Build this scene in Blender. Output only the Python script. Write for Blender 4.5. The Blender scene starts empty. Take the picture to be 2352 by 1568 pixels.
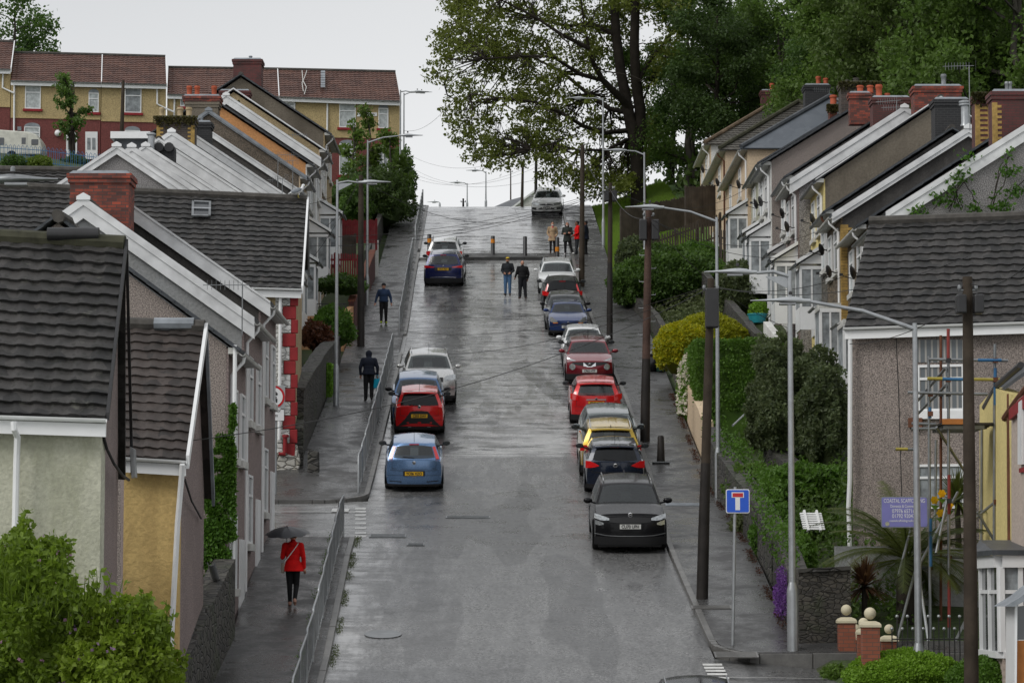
import bpy, bmesh, math, random
from mathutils import Vector, Matrix, noise as mnoise
RND = random.Random(11)
SC = bpy.context.scene
COL = SC.collection
FPX, TH = 6533.0, math.radians(5.0)
CT, ST = math.cos(TH), math.sin(TH)
def ray(px, py):
 v = -(py - 784) / FPX
 return Vector(((px - 1176) / FPX, CT - v * ST, ST + v * CT))
def P(px, py, Y):
 r = ray(px, py)
 return r * (Y / r.y)
def scl(Y, z):           # pixels per metre at a place
 return FPX / (Y * CT + z * ST)
def proj(p):
 d = p[1] * CT + p[2] * ST
 return 1176 + p[0] / d * FPX, 784 - (p[2] * CT - p[1] * ST) / d * FPX
_rows = [(58.9, 1515), (70.7, 1265), (82, 1125), (96, 937), (121.6, 753), (139, 642), (170.7, 480)]
_prof = [(8, -11.5), (40, -5.3)] + [(Y, P(1176, py, Y).z) for Y, py in _rows]
_ze = _prof[-1][1]
_prof += [(174, _ze + .62), (178, _ze + .95), (186, _ze + 1.1), (200, _ze + .4), (230, _ze - 3.5), (300, _ze - 16), (600, _ze - 60)]
def lin(tab, x):
 if x <= tab[0][0]: return tab[0][1]
 for (a, b), (c, d) in zip(tab, tab[1:]):
  if x <= c: return b + (d - b) * (x - a) / (c - a)
 return tab[-1][1]
def zr(Y):
 h = 2.2 if Y < 168 or Y > 185 else 1.2
 return (lin(_prof, Y - h) + 2 * lin(_prof, Y - h / 2) + 2 * lin(_prof, Y) + 2 * lin(_prof, Y + h / 2) + lin(_prof, Y + h)) / 8
_XL = [(30, -3.5), (58.9, -3.75), (70.7, -3.98), (82, -4.05), (96, -4.1), (121.6, -4.45), (139, -4.75), (170.7, -5.1), (200, -5.6), (240, -8)]
_XR = [(30, 4.3), (58.9, 4.18), (70.7, 3.86), (82, 4.0), (96, 3.9), (121.6, 3.5), (139, 3.14), (170.7, 3.0), (200, 2.6), (240, 0)]
_PL = [(30, -5.9), (60, -5.95), (74, -6.3), (78.4, -7.4), (84, -7.2), (85.5, -6.35), (96, -6.35), (121.6, -6.8), (139, -6.7), (158, -6.9), (171, -7.1), (200, -7.6)]
_PR = [(30, 6.4), (58.9, 5.95), (70, 5.95), (82, 5.75), (96, 5.65), (121.6, 5.8), (139, 5.0), (170, 4.85), (200, 4.6)]
XL = lambda Y: lin(_XL, Y)
XR = lambda Y: lin(_XR, Y)
PL = lambda Y: lin(_PL, Y)
PR = lambda Y: lin(_PR, Y)
def slope(Y): return math.atan((zr(Y + 1.5) - zr(Y - 1.5)) / 3)
def G(px, py, off=0.0, zf=None):      # where the sight line of a pixel meets the street (+off)
 zf = zf or zr
 r = ray(px, py)
 lo = 30.0
 Y = lo
 while Y < 230:
  if r.z / r.y * Y < zf(Y) + off:
   a, b = Y - .5, Y
   for _ in range(20):
    m = (a + b) / 2
    if r.z / r.y * m < zf(m) + off: b = m
    else: a = m
   return r * (b / r.y)
  Y += .5
 return r * (176 / r.y)
def sm(a, b, x):
 t = max(0, min(1, (x - a) / (b - a)))
 return t * t * (3 - 2 * t)
def zt(X, Y):                          # terrain beside the street
 z = zr(Y)
 if X < -6:
  d = -X - 6.5
  z += .15 * min(24, max(0, d - 2)) * sm(150, 172, Y)
  z += .12 * sm(0, 1, d)
  if 71 < Y < 84: z -= .35
  z = z if d < 30 else z - .1 * (d - 30)
 if X > 5:
  d = X - PR(Y)
  z += .1 * sm(0, .5, d) + (1.15 * sm(.4, 4.2, d)) * sm(64, 72, Y) + .34 * max(0, min(d - 9, 50)) * sm(60, 90, Y)
  if Y > 150: z += .25 * sm(.3, 6, d)
  d2 = d
 return z
class MB:
 def __init__(s): s.v = []; s.f = []; s.m = []; s.k = 0
 def add(s, vs, fs, k=None):
  o = len(s.v); s.v += [tuple(p) for p in vs]
  for f in fs: s.f.append([i + o for i in f]); s.m.append(s.k if k is None else k)
  return s
 def box(s, x0, x1, y0, y1, z0, z1, M=None, k=None):
  vs = [Vector((x, y, z)) for z in (z0, z1) for x, y in ((x0, y0), (x1, y0), (x1, y1), (x0, y1))]
  if M is not None: vs = [M @ p for p in vs]
  return s.add(vs, [(0, 3, 2, 1), (4, 5, 6, 7), (0, 1, 5, 4), (1, 2, 6, 5), (2, 3, 7, 6), (3, 0, 4, 7)], k)
 def prism(s, poly, ext, k=None):
  n = len(poly); e = Vector(ext)
  vs = [Vector(p) for p in poly]; vs += [p + e for p in vs]
  return s.add(vs, [list(range(n))[::-1], list(range(n, 2 * n))] + [(i, (i + 1) % n, n + (i + 1) % n, n + i) for i in range(n)], k)
 def quad(s, a, b, c, d, k=None): return s.add([a, b, c, d], [(0, 1, 2, 3)], k)
 def slab(s, a, b, c, d, t, k=None):       # quad a b c d thickened by vector t
  return s.prism([a, b, c, d], t, k)
 def tube(s, pts, r, n=8, k=None, cap=True):
  pts = [Vector(p) for p in pts]
  rs = r if isinstance(r, (list, tuple)) else [r] * len(pts)
  rings = []; pu = None
  for i, p in enumerate(pts):
   d = (pts[min(i + 1, len(pts) - 1)] - pts[max(i - 1, 0)])
   d = d.normalized() if d.length > 1e-9 else Vector((0, 0, 1))
   if pu is None:
    u = d.cross(Vector((0, 0, 1)) if abs(d.z) < .9 else Vector((1, 0, 0))).normalized()
   else:
    u = pu - d * pu.dot(d); u = u.normalized() if u.length > 1e-6 else d.orthogonal().normalized()
   pu = u; w = d.cross(u)
   rings.append([p + (u * math.cos(6.28318 * j / n) + w * math.sin(6.28318 * j / n)) * rs[i] for j in range(n)])
  return s.loft(rings, cap, k)
 def loft(s, rings, cap=True, k=None, closed=True):
  n = len(rings[0]); vs = [p for r in rings for p in r]; fs = []
  for i in range(len(rings) - 1):
   for j in range(n if closed else n - 1):
    a, b = i * n + j, i * n + (j + 1) % n
    fs.append((a, b, b + n, a + n))
  if cap: fs += [list(range(n))[::-1], [len(vs) - n + j for j in range(n)]]
  return s.add(vs, fs, k)
 def lathe(s, prof, c=(0, 0, 0), n=12, k=None, M=None):
  c = Vector(c); rings = []
  for r, z in prof:
   ring = [Vector((r * math.cos(6.28318 * j / n), r * math.sin(6.28318 * j / n), z)) for j in range(n)]
   rings.append([(M @ q if M is not None else q) + c for q in ring])
  return s.loft(rings, True, k)
 def ball(s, c, r, n=8, m=6, k=None, M=None):
  c = Vector(c); rx, ry, rz = (r, r, r) if not isinstance(r, (tuple, list)) else r
  rings = []
  for i in range(m + 1):
   a = math.pi * (i / m - .5); a = max(-1.5, min(1.5, a))
   ring = [Vector((rx * math.cos(a) * math.cos(6.28318 * j / n), ry * math.cos(a) * math.sin(6.28318 * j / n), rz * math.sin(a))) for j in range(n)]
   rings.append([(M @ q if M is not None else q) + c for q in ring])
  return s.loft(rings, True, k)
 def build(s, name, mats, parent=None, smooth=None, M=None, bevel=0, normals=True):
  me = bpy.data.meshes.new(name)
  vs = s.v if M is None else [M @ Vector(p) for p in s.v]
  me.from_pydata([tuple(p) for p in vs], [], s.f)
  mats = mats if isinstance(mats, (list, tuple)) else [mats]
  for m in mats: me.materials.append(m)
  if len(mats) > 1: me.polygons.foreach_set('material_index', s.m)
  if normals:
   bm = bmesh.new(); bm.from_mesh(me)
   bmesh.ops.recalc_face_normals(bm, faces=bm.faces); bm.to_mesh(me); bm.free()
  if smooth is not None:
   me.polygons.foreach_set('use_smooth', [True] * len(me.polygons))
   if smooth < 179: me.set_sharp_from_angle(angle=math.radians(smooth))
  me.update()
  o = bpy.data.objects.new(name, me); COL.objects.link(o)
  if parent is not None: o.parent = parent
  if bevel:
   b = o.modifiers.new('edge', 'BEVEL'); b.width = bevel; b.segments = 2; b.limit_method = 'ANGLE'
  return o
def tag(o, label=None, cat=None, group=None, kind=None):
 if label: o['label'] = label
 if cat: o['category'] = cat
 if group: o['group'] = group
 if kind: o['kind'] = kind
 return o
def thing(name, label, cat, loc=(0, 0, 0), rz=0, group=None):
 o = bpy.data.objects.new(name, None); COL.objects.link(o)
 o.location = loc; o.rotation_euler = (0, 0, rz); o.empty_display_size = .2
 return tag(o, label, cat, group)
def dup(root, loc, rot, label, group=None):
 r = root.copy(); COL.objects.link(r); r.location = loc; r.rotation_euler = rot; r['label'] = label
 if group: r['group'] = group
 for ch in list(root.children):
  c = ch.copy(); COL.objects.link(c); c.parent = r
  for g in list(ch.children):
   e = g.copy(); COL.objects.link(e); e.parent = c
 return r
def rel(o):     # parts given in world metres under an Empty that stands at the thing's base
 return Matrix.Rotation(-o.rotation_euler[2], 4, 'Z') @ Matrix.Translation(-Vector(o.location))
def text(name, body, size, m, parent, loc, rot, sx=1.0, th=.002, align='CENTER', bold=0):
 c = bpy.data.curves.new('t', 'FONT'); c.body = body; c.size = size; c.align_x = align; c.align_y = 'CENTER'
 c.extrude = th; c.offset = bold
 t = bpy.data.objects.new('t', c); COL.objects.link(t)
 dg = bpy.context.evaluated_depsgraph_get(); dg.update()
 me = bpy.data.meshes.new_from_object(t.evaluated_get(dg)); me.name = name
 bpy.data.objects.remove(t)
 me.materials.clear(); me.materials.append(m)
 for v in me.vertices: v.co.x *= sx
 o = bpy.data.objects.new(name, me); COL.objects.link(o)
 o.location = loc; o.rotation_euler = rot
 if parent is not None: o.parent = parent
 return o
def _new(name):
 m = bpy.data.materials.new(name); m.use_nodes = True
 nt = m.node_tree; b = nt.nodes['Principled BSDF']
 return m, nt, b
def N(nt, t, **kw):
 n = nt.nodes.new(t)
 for k, v in kw.items():
  if k in n.inputs: n.inputs[k].default_value = v
  else: setattr(n, k, v)
 return n
def c4(c): return (c[0], c[1], c[2], 1)
def mixc(nt, fac, a, b, mode='MIX'):
 n = nt.nodes.new('ShaderNodeMix'); n.data_type = 'RGBA'; n.blend_type = mode
 for s, val in ((0, fac), (6, a), (7, b)):
  if isinstance(val, bpy.types.NodeSocket): nt.links.new(val, n.inputs[s])
  elif s == 0: n.inputs[0].default_value = val
  else: n.inputs[s].default_value = c4(val)
 return n.outputs[2]
def ramp(nt, src, a, b, lo=0, hi=1):
 n = nt.nodes.new('ShaderNodeMapRange'); nt.links.new(src, n.inputs[0])
 for i, v in zip((1, 2, 3, 4), (a, b, lo, hi)): n.inputs[i].default_value = v
 return n.outputs[0]
def noise(nt, scale, detail=3, vec=None, rough=.6):
 n = N(nt, 'ShaderNodeTexNoise'); n.inputs['Scale'].default_value = scale; n.inputs['Detail'].default_value = detail
 n.inputs['Roughness'].default_value = rough
 if vec is not None: nt.links.new(vec, n.inputs['Vector'])
 return n.outputs['Fac']
def coords(nt, world=True):
 if world: return N(nt, 'ShaderNodeNewGeometry').outputs['Position']
 return N(nt, 'ShaderNodeTexCoord').outputs['Object']
def wallvec(nt):
 g = N(nt, 'ShaderNodeNewGeometry')
 sp = N(nt, 'ShaderNodeSeparateXYZ'); nt.links.new(g.outputs['Position'], sp.inputs[0])
 sn = N(nt, 'ShaderNodeSeparateXYZ'); nt.links.new(g.outputs['True Normal'], sn.inputs[0])
 ab = N(nt, 'ShaderNodeMath', operation='ABSOLUTE'); nt.links.new(sn.outputs[0], ab.inputs[0])
 gt = N(nt, 'ShaderNodeMath', operation='GREATER_THAN'); nt.links.new(ab.outputs[0], gt.inputs[0]); gt.inputs[1].default_value = .7
 mx = nt.nodes.new('ShaderNodeMix'); nt.links.new(gt.outputs[0], mx.inputs[0]); nt.links.new(sp.outputs[0], mx.inputs[2]); nt.links.new(sp.outputs[1], mx.inputs[3])
 cb = N(nt, 'ShaderNodeCombineXYZ'); nt.links.new(mx.outputs[0], cb.inputs[0]); nt.links.new(sp.outputs[2], cb.inputs[1])
 return cb.outputs[0]
def bump(nt, b, src, st, dist=.02):
 n = N(nt, 'ShaderNodeBump'); n.inputs['Strength'].default_value = st; n.inputs['Distance'].default_value = dist
 nt.links.new(src, n.inputs['Height']); nt.links.new(n.outputs[0], b.inputs['Normal'])
def plain(name, col, rough=.6, metal=0, var=.18, scale=3, bmp=0, bs=40, world=True, coat=0, ior=1.45, fine=0):
 m, nt, b = _new(name)
 v = coords(nt, world)
 f = noise(nt, scale, 4, v)
 lo = tuple(max(0, x * (1 - var)) for x in col); hi = tuple(min(1, x * (1 + var)) for x in col)
 c = mixc(nt, ramp(nt, f, .3, .7), lo, hi)
 if fine:
  f2 = noise(nt, fine, 2, v)
  c = mixc(nt, ramp(nt, f2, .35, .65, 0, .35), c, tuple(x * .45 for x in col))
 nt.links.new(c, b.inputs['Base Color'])
 b.inputs['Roughness'].default_value = rough; b.inputs['Metallic'].default_value = metal
 b.inputs['IOR'].default_value = ior; b.inputs['Coat Weight'].default_value = coat; b.inputs['Coat Roughness'].default_value = .06
 if rough > .45: b.inputs['Specular IOR Level'].default_value = .25
 if bmp: bump(nt, b, noise(nt, bs, 3, v), bmp)
 return m
def dash(name, col, contrast=.6, sc=36, grime=.35):     # pebbledash render
 m, nt, b = _new(name); v = coords(nt)
 f = noise(nt, sc, 2, v, .7)
 lo = tuple(x * (1 - contrast) for x in col); hi = tuple(min(1, x * (1 + contrast)) for x in col)
 c = mixc(nt, ramp(nt, f, .38, .62), lo, hi)
 g = noise(nt, .5, 5, v)
 c = mixc(nt, ramp(nt, g, .45, .75, 0, grime), c, tuple(x * .4 for x in col))
 nt.links.new(c, b.inputs['Base Color']); b.inputs['Roughness'].default_value = .9
 bump(nt, b, f, .6, .02)
 return m
def stain(name, col, dark, amount=.6, sc=.45, fine=14):  # old render with its own stains
 m, nt, b = _new(name); v = coords(nt)
 mp = N(nt, 'ShaderNodeMapping'); mp.inputs['Scale'].default_value = (1.6, 1.6, .55); nt.links.new(v, mp.inputs[0])
 g = noise(nt, sc, 7, mp.outputs[0], .65)
 c = mixc(nt, ramp(nt, g, .42, .66, 0, amount), col, dark)
 f = noise(nt, fine, 3, v)
 c = mixc(nt, ramp(nt, f, .35, .7, 0, .5), c, tuple(x * .5 for x in col))
 nt.links.new(c, b.inputs['Base Color']); b.inputs['Roughness'].default_value = .9; b.inputs['Specular IOR Level'].default_value = .2
 bump(nt, b, f, .6, .03)
 return m
def brick(name, c1, c2, mort, bw=.225, bh=.078, dirt=.4, soot=(.02, .018, .016)):
 m, nt, b = _new(name); v = wallvec(nt)
 t = N(nt, 'ShaderNodeTexBrick'); nt.links.new(v, t.inputs['Vector'])
 t.inputs['Color1'].default_value = c4(c1); t.inputs['Color2'].default_value = c4(c2); t.inputs['Mortar'].default_value = c4(mort)
 t.inputs['Scale'].default_value = 1; t.inputs['Brick Width'].default_value = bw; t.inputs['Row Height'].default_value = bh
 t.inputs['Mortar Size'].default_value = .008
 g = noise(nt, 1.6, 5, coords(nt))
 c = mixc(nt, ramp(nt, g, .42, .68, 0, dirt), t.outputs['Color'], soot)
 nt.links.new(c, b.inputs['Base Color']); b.inputs['Roughness'].default_value = .8
 bump(nt, b, t.outputs['Fac'], -.5, .01)
 return m
def stone(name, c1, c2, joint, sc=3.2, moss=.3, mcol=(.03, .045, .012)):
 m, nt, b = _new(name); v = coords(nt)
 mp = N(nt, 'ShaderNodeMapping'); mp.inputs['Scale'].default_value = (1, 1, 1.9); nt.links.new(v, mp.inputs[0])
 w = N(nt, 'ShaderNodeTexVoronoi'); w.feature = 'DISTANCE_TO_EDGE'; w.inputs['Scale'].default_value = sc; nt.links.new(mp.outputs[0], w.inputs['Vector'])
 w2 = N(nt, 'ShaderNodeTexVoronoi'); w2.inputs['Scale'].default_value = sc; nt.links.new(mp.outputs[0], w2.inputs['Vector'])
 r = N(nt, 'ShaderNodeSeparateColor'); nt.links.new(w2.outputs['Color'], r.inputs[0])
 c = mixc(nt, r.outputs[0], c1, c2)
 c = mixc(nt, ramp(nt, w.outputs['Distance'], .01, .07, 1, 0), c, joint)
 f = noise(nt, 18, 3, v)
 c = mixc(nt, ramp(nt, f, .4, .7, 0, .35), c, joint)
 g = noise(nt, 1.1, 5, v)
 c = mixc(nt, ramp(nt, g, .5, .65, 0, moss), c, mcol)
 nt.links.new(c, b.inputs['Base Color']); b.inputs['Roughness'].default_value = .75
 bump(nt, b, ramp(nt, w.outputs['Distance'], 0, .12), .8, .04)
 return m
def tilemat(name, c1, c2, patch=(.03, .035, .02), pf=.35, rough=.55, sc=4.0):
 m, nt, b = _new(name); v = coords(nt)
 w2 = N(nt, 'ShaderNodeTexVoronoi'); w2.inputs['Scale'].default_value = sc; nt.links.new(v, w2.inputs['Vector'])
 r = N(nt, 'ShaderNodeSeparateColor'); nt.links.new(w2.outputs['Color'], r.inputs[0])
 c = mixc(nt, r.outputs[1], c1, c2)
 f = noise(nt, 9, 5, v, .7)
 c = mixc(nt, ramp(nt, f, .52, .66, 0, pf), c, patch)
 f3 = noise(nt, 2.3, 6, v, .75)
 c = mixc(nt, ramp(nt, f3, .62, .7, 0, pf * .7), c, (.12, .12, .10))
 nt.links.new(c, b.inputs['Base Color']); b.inputs['Roughness'].default_value = rough; b.inputs['Specular IOR Level'].default_value = .3
 bump(nt, b, noise(nt, 60, 2, v), .25, .01)
 return m
def leafmat(name, c1, c2, tr=.4):
 m, nt, b = _new(name)
 g = N(nt, 'ShaderNodeNewGeometry')
 c = mixc(nt, g.outputs['Random Per Island'], c1, c2)
 n = noise(nt, .6, 3, coords(nt))
 c = mixc(nt, ramp(nt, n, .35, .65, 0, .6), c, tuple(x * .4 for x in c1))
 oi = N(nt, 'ShaderNodeObjectInfo'); c = mixc(nt, ramp(nt, oi.outputs['Random'], 0, 1, 0, .45), c, (c2[0] * 1.7, c2[1] * 1.35, c2[2] * .9))
 nt.links.new(c, b.inputs['Base Color']); b.inputs['Roughness'].default_value = .5; b.inputs['Specular IOR Level'].default_value = .3
 t = N(nt, 'ShaderNodeBsdfTranslucent'); nt.links.new(mixc(nt, .5, c, (c2[0] * 1.3, c2[1] * 1.3, c2[2])), t.inputs[0])
 mx = N(nt, 'ShaderNodeMixShader'); mx.inputs[0].default_value = tr; nt.links.new(b.outputs[0], mx.inputs[1]); nt.links.new(t.outputs[0], mx.inputs[2])
 nt.links.new(mx.outputs[0], nt.nodes['Material Output'].inputs[0])
 return m
M = {}
M['white'] = plain('white_pvc', (.74, .75, .75), .35, var=.04)
M['white_old'] = plain('old_white_paint', (.55, .55, .52), .5, var=.15, scale=2, fine=9)
M['black'] = plain('black_plastic', (.02, .02, .021), .4)
M['rubber'] = plain('rubber', (.018, .018, .018), .75)
M['galv'] = plain('galvanised_steel', (.33, .345, .355), .38, metal=.55, var=.12, scale=6)
M['galv_dark'] = plain('dark_galvanised_steel', (.20, .21, .215), .42, metal=.5, var=.2, scale=4)
M['head'] = plain('lamp_head_metal', (.40, .42, .43), .35, metal=.3, var=.06)
M['lens'] = plain('lamp_lens', (.25, .26, .27), .15)
M['wood'] = plain('weathered_pole', (.048, .037, .027), .8, var=.4, scale=1.5, bmp=.4, bs=20, fine=12)
M['wood_dark'] = plain('tarred_pole', (.022, .019, .017), .55, var=.4, scale=2, bmp=.3, bs=20)
M['wood_red'] = plain('reddish_pole', (.075, .045, .035), .75, var=.35, scale=2, bmp=.4, bs=20, fine=12)
M['cable'] = plain('black_cable', (.02, .02, .02), .5)
M['kerb'] = plain('kerb_granite', (.13, .127, .12), .38, var=.3, scale=2.2, fine=25)
M['pot'] = plain('terracotta_pot', (.42, .10, .05), .7, var=.25, scale=5, fine=20)
M['pot_buff'] = plain('buff_pot', (.42, .33, .20), .7, var=.3, scale=5, fine=20)
M['lead'] = plain('lead_flashing', (.22, .24, .26), .5, var=.25)
M['slate'] = tilemat('slate_roof', (.045, .05, .056), (.07, .077, .086), pf=.25, rough=.42, sc=3)
M['slate_blue'] = tilemat('blue_slate_roof', (.085, .098, .115), (.105, .12, .138), pf=.08, rough=.4, sc=3)
M['tile_black'] = tilemat('black_concrete_tile', (.018, .018, .018), (.052, .049, .047), pf=.85, patch=(.014, .015, .011))
M['tile_brown'] = tilemat('brown_concrete_tile', (.028, .024, .022), (.062, .050, .045), patch=(.02, .018, .015), pf=.4)
M['tile_red'] = tilemat('red_brown_tile', (.095, .052, .043), (.15, .08, .062), patch=(.045, .034, .028), pf=.55, sc=1.4)
M['tile_grey'] = tilemat('grey_mossy_tile', (.10, .095, .085), (.14, .13, .115), patch=(.05, .05, .035), pf=.6)
M['ridge'] = plain('ridge_tile', (.07, .065, .058), .7, var=.4, scale=3, fine=8)
M['ridge_moss'] = plain('mossy_ridge_tile', (.055, .055, .035), .8, var=.5, scale=4, fine=8)
M['ridge_red'] = plain('lichen_ridge_tile', (.15, .11, .075), .8, var=.5, scale=2.5, fine=8)
M['dash_pink'] = dash('pink_pebbledash', (.21, .165, .155), .45)
M['dash_brown'] = dash('brown_pebbledash', (.235, .20, .18), .55)
M['dash_grey'] = dash('grey_pebbledash', (.24, .23, .225), .6)
M['dash_tan'] = dash('tan_pebbledash', (.36, .28, .16), .4)
M['dash_dark'] = dash('dark_pebbledash', (.13, .105, .08), .6)
M['cream'] = stain('cream_green_render', (.50, .50, .40), (.27, .28, .19), .75, sc=.8)
M['ochre'] = stain('ochre_render', (.64, .46, .19), (.46, .32, .13), .75, sc=1.1)
M['grey_render'] = stain('smooth_grey_render', (.33, .34, .34), (.20, .19, .17), .5, sc=.5)
M['dark_render'] = stain('dark_render', (.085, .08, .075), (.02, .02, .02), .8)
M['brown_render'] = stain('brown_render', (.19, .165, .13), (.10, .085, .065), .8)
M['peach'] = stain('orange_render', (.66, .33, .14), (.55, .27, .11), .3)
M['yellow'] = stain('yellow_render', (.74, .62, .27), (.55, .45, .2), .3)
M['beige'] = stain('beige_render', (.66, .52, .36), (.50, .38, .26), .5)
M['white_wall'] = stain('white_render', (.76, .76, .73), (.40, .39, .36), .5)
M['pink_wall'] = stain('pale_pink_render', (.50, .42, .36), (.38, .32, .27), .3)
M['hv_yellow'] = dash('sand_render', (.40, .31, .155), .22, sc=14, grime=.25)
M['hv_red'] = dash('maroon_render', (.155, .045, .04), .25, sc=14, grime=.2)
M['red_paint'] = plain('dark_red_paint', (.24, .022, .025), .5, var=.15, bmp=.3, bs=8)
M['brick_red'] = brick('red_brick', (.36, .065, .032), (.085, .028, .022), (.06, .05, .045), dirt=.75)
M['barge'] = plain('weathered_white_board', (.70, .71, .71), .4, var=.1, scale=1.2, fine=2.2)
M['brick_maroon'] = brick('maroon_brick', (.13, .03, .028), (.085, .026, .024), (.05, .035, .03), dirt=.5)
M['brick_dark'] = brick('dark_brick', (.07, .045, .035), (.035, .027, .022), (.10, .09, .08), dirt=.6)
M['brick_black'] = brick('blackened_brick', (.022, .023, .026), (.015, .016, .018), (.045, .045, .045), dirt=.3)
M['brick_pillar'] = brick('orange_brick', (.28, .085, .045), (.22, .065, .035), (.12, .07, .05), dirt=.12)
M['brick_peach'] = brick('painted_orange_brick', (.60, .33, .16), (.54, .29, .14), (.42, .23, .11), dirt=.2, soot=(.2, .1, .05))
M['brick_yellow'] = plain('yellow_brick_quoin', (.38, .25, .08), .8, var=.3, scale=6, fine=14)
M['stone'] = stone('rubble_stone', (.17, .155, .13), (.075, .07, .06), (.022, .02, .017))
M['stone_dark'] = stone('dark_rubble_stone', (.075, .07, .06), (.035, .033, .03), (.012, .011, .01), moss=.5)
M['stone_white'] = stone('white_painted_stone', (.62, .62, .60), (.5, .5, .48), (.35, .35, .33), sc=4, moss=.2, mcol=(.2, .19, .15))
M['fence'] = plain('weathered_timber', (.075, .062, .05), .85, var=.4, scale=2, bmp=.3, bs=30, fine=8)
M['fence_red'] = plain('red_timber', (.17, .018, .022), .6, var=.3, scale=3)
M['net'] = plain('net_curtain', (.42, .45, .45), .8, var=.3, scale=5)
M['glass'] = plain('window_glass', (.05, .055, .06), .06, var=.3, scale=1, ior=1.7)
M['curtain'] = plain('curtain_cloth', (.24, .26, .27), .8, var=.5, scale=3)
M['soil'] = plain('soil', (.035, .028, .02), .9, var=.5, scale=4, fine=12)
M['rust'] = plain('rusty_steel', (.12, .05, .028), .7, var=.3)
M['blue_paint'] = plain('blue_paint', (.04, .13, .26), .5)
M['red_pole'] = plain('red_pole_paint', (.22, .04, .035), .5)
M['yellow_paint'] = plain('yellow_paint', (.35, .29, .06), .5)
M['orange_board'] = plain('orange_board', (.36, .14, .04), .7)
M['road_white'] = plain('road_marking', (.62, .62, .60), .45, var=.15, scale=4, fine=6)
M['bark'] = plain('tree_bark', (.028, .023, .018), .9, var=.4, scale=2, bmp=.5, bs=12)
M['bark_grey'] = plain('grey_tree_bark', (.06, .055, .045), .9, var=.4, scale=2, bmp=.5, bs=12)
M['leaf_plane'] = leafmat('plane_tree_leaf', (.045, .068, .016), (.125, .17, .03))
M['leaf_dark'] = leafmat('dark_wood_leaf', (.026, .055, .018), (.070, .125, .030))
M['leaf_mid'] = leafmat('wood_leaf', (.038, .085, .020), (.10, .185, .036))
M['leaf_lime'] = leafmat('young_leaf', (.06, .11, .02), (.11, .18, .03))
M['leaf_hedge'] = leafmat('hedge_leaf', (.035, .095, .014), (.09, .20, .03))
M['leaf_bright'] = leafmat('bright_hedge_leaf', (.09, .20, .018), (.17, .34, .035))
M['leaf_yellow'] = leafmat('golden_hedge_leaf', (.17, .25, .012), (.50, .44, .015))
M['leaf_holly'] = leafmat('holly_leaf', (.026, .052, .018), (.15, .19, .09))
M['leaf_ivy'] = leafmat('ivy_leaf', (.04, .11, .015), (.10, .22, .03))
M['leaf_lilac'] = leafmat('lilac_leaf', (.045, .10, .010), (.17, .27, .03)); M['leaf_gold'] = leafmat('golden_privet_leaf', (.09, .17, .012), (.32, .34, .02))
M['leaf_brown'] = leafmat('dead_leaf', (.05, .025, .015), (.12, .05, .03))
M['leaf_palm'] = leafmat('palm_leaf', (.03, .055, .012), (.09, .12, .03))
M['flower_purple'] = leafmat('purple_flower', (.10, .04, .24), (.20, .09, .40))
M['flower_white'] = leafmat('white_flower', (.55, .55, .52), (.7, .7, .68))
M['flower_yellow'] = leafmat('yellow_flower', (.6, .35, .01), (.75, .5, .02))
M['flower_lilac'] = leafmat('lilac_flower', (.25, .14, .30), (.42, .28, .48))
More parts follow.
